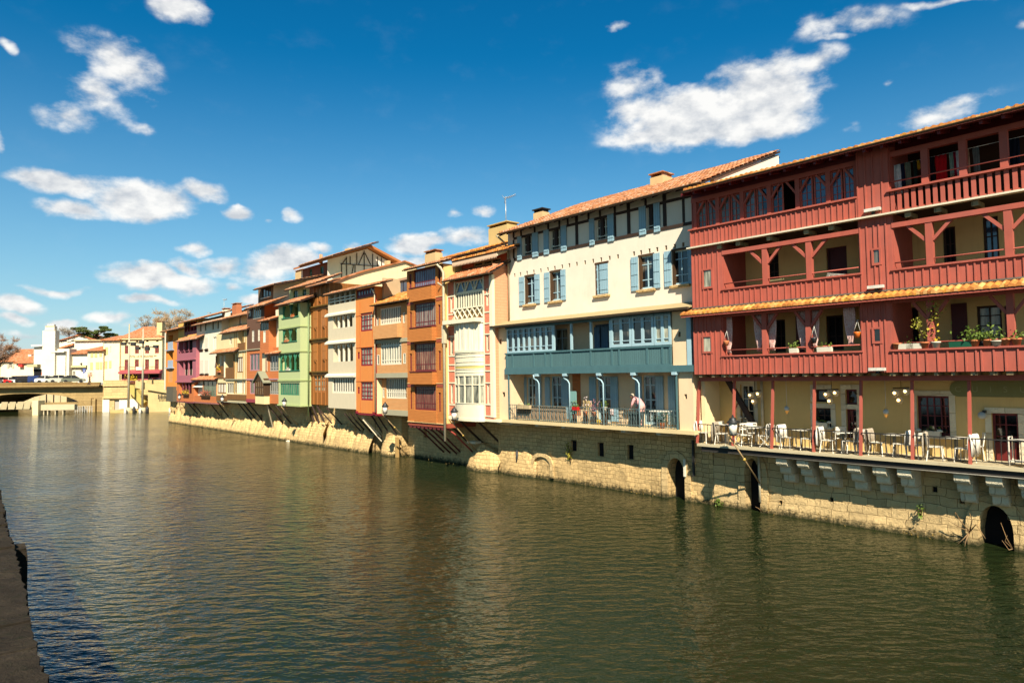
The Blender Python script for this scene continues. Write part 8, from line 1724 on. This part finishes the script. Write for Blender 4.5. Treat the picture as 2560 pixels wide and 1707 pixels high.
car('parked_car', 'grey green hatchback, the largest car on the bridge', 184, 955, -1.2, zc_, PT('olive', (118, 122, 104)), .5, s=.92); car('parked_car', 'silver car just left of the grey green hatchback', 153, 953, -4.5, zc_, PT('silver', (206, 204, 190)), .5); car('parked_car', 'cream white car between the silver car and the white estate', 136, 953, -7, zc_, PT('cream', (244, 238, 220)), .5, s=.9); car('parked_car', 'white estate car with a red tail left of the cream car', 119, 952, -9, zc_, PT('white', (250, 248, 240)), .5); car('delivery_van', 'dark blue van on the bridge before the cinema door', 97, 950, -11, zc_, PT('blue', (44, 62, 110)), .3, True, .8); car('parked_car', 'black car left of the blue van', 72, 950, -11, zc_, PT('black', (40, 38, 36)), .3); car('parked_car', 'dark navy car right of the small white car', 49, 950, -11, zc_, PT('navy', (44, 48, 66)), .3); car('parked_car', 'small white car near the left edge of the picture', 27, 951, -10, zc_, PT('white', (250, 248, 240)), .5, s=.85); car('parked_car', 'red car at the far left end of the bridge', 7, 951, -9.5, zc_, PT('red', (196, 40, 34)), .2, s=.9)
car('parked_car', 'dark red car parked before the hotel shopfront', 385, 957, -12, zsq-.9, PT('wine', (130, 26, 34)), 2.8, s=.85)
def planter_b(x, y, v, lab, w, h, pm, fm, n, tall, name='flower_planter'):
    u, z = BF.P(x, y, v); t = Thing(name, lab, 'planter', BF, u, v, z); t.part('pot', MB().lathe([(w*.32, 0), (w*.5, h), (w*.52, h*1.05)], (u, v, z), 10), pm); lf = MB()
    for i in range(n): lf.leaf((u+random.gauss(0, w*.38), v+random.gauss(0, w*.25), z+h+abs(random.gauss(0, tall*.5))), .14)
    t.part('foliage', lf, fm)
planter_b(425, 964, 8.5, 'dark tub of yellow flowers at the corner of the orange house', 1.0, .9, metal('dark_tub', (70, 66, 64), .6), LEAFY2, 160, .9); planter_b(329, 959, 2.2, 'pink box of tall yellow flowers on the square wall', 1.4, .5, paint('pink_box', (220, 150, 170), .6), LEAFY2, 160, 1.0)
u, z = BF.P(208, 956, .6); ts = Thing('parking_sign', 'blue square sign on a thin post at the bridge end', 'sign', BF, u, .6, zdk); ts.part('post', MB().tube([(u, .6, zdk), (u, .6, BF.P(208, 922, .6)[1])], .05, 6), WHITEM); q = BF.Q(207.5, 921.5, 213.5, 932.5, .7); ts.part('sign_panel', MB().box(q[0], q[1], .68, .72, q[2], q[3]), paint('sign_blue', (60, 90, 176), .4)); ts.part('white_mark', MB().box((q[0]+q[1])/2-.05, (q[0]+q[1])/2+.05, .721, .735, q[2]+.15, q[3]-.22), WHITEM)
u, z = BF.P(224, 958, .8); tf = Thing('flower_column', 'brown post carrying a basket of pink flowers at the bridge end', 'flower post', BF, u, .8, zdk); tf.part('post', MB().lathe([(.45, 0), (.3, .4), (.14, .8), (.12, 1.7)], (u, .8, zdk), 10), OLDWOOD); lf = MB()
for i in range(120): lf.leaf((u+random.gauss(.1, .3), .8+random.gauss(0, .25), zdk+1.9+random.gauss(0, .3)), .1)
tf.part('foliage', lf, leafy('pink_petals', (196, 110, 90), (232, 170, 150)))
# flower boxes on the left houses
def fbox(x, y, w, v, lab, fm, pm=TERRA, n=60): planter(x, y, w, lab, v, ROW.P(x, y, v)[1], pm, fm, h=.2, n=n, spread=.15, tall=.4, group='flower boxes on the riverside houses', size=.09)
fbox(547, 931, .9, 1.34, 'orange yellow flower box on the brown wooden balcony', LEAFY2); fbox(463, 988, 2.2, 1.45, 'long box of yellow flowers below the plum window posts', leafy('mixed_blooms', (150, 130, 40), (230, 190, 70)), OLDWOOD, 120); fbox(512, 992, 3.0, 1.4, 'long box of reddish plants below the green glazing', leafy('red_foliage', (150, 70, 50), (190, 110, 80)), OLDWOOD, 120); planter(720, 925, .7, 'small white flowers on the sill of the third green gallery', vn+.02, ROW.P(720, 926, vn)[1], WPOT, leafy('white_petals', (226, 200, 200), (244, 236, 230)), h=.12, n=14, tall=.12, group='flower boxes on the riverside houses', size=.06); planter(716, 854, .8, 'reddish potted plants in the arched green gallery', vn+.02, ROW.P(716, 855, vn)[1], TERRA, leafy('red_foliage', (150, 70, 50), (190, 110, 80)), h=.14, n=24, tall=.16, group='flower boxes on the riverside houses', size=.07); planter(731, 792, .5, 'orange flowers on the sill of the top green gallery', vn+.02, ROW.P(731, 793, vn)[1], TERRA, leafy('orange_blooms', (200, 90, 40), (230, 130, 60)), h=.14, n=16, tall=.14, group='flower boxes on the riverside houses', size=.07)
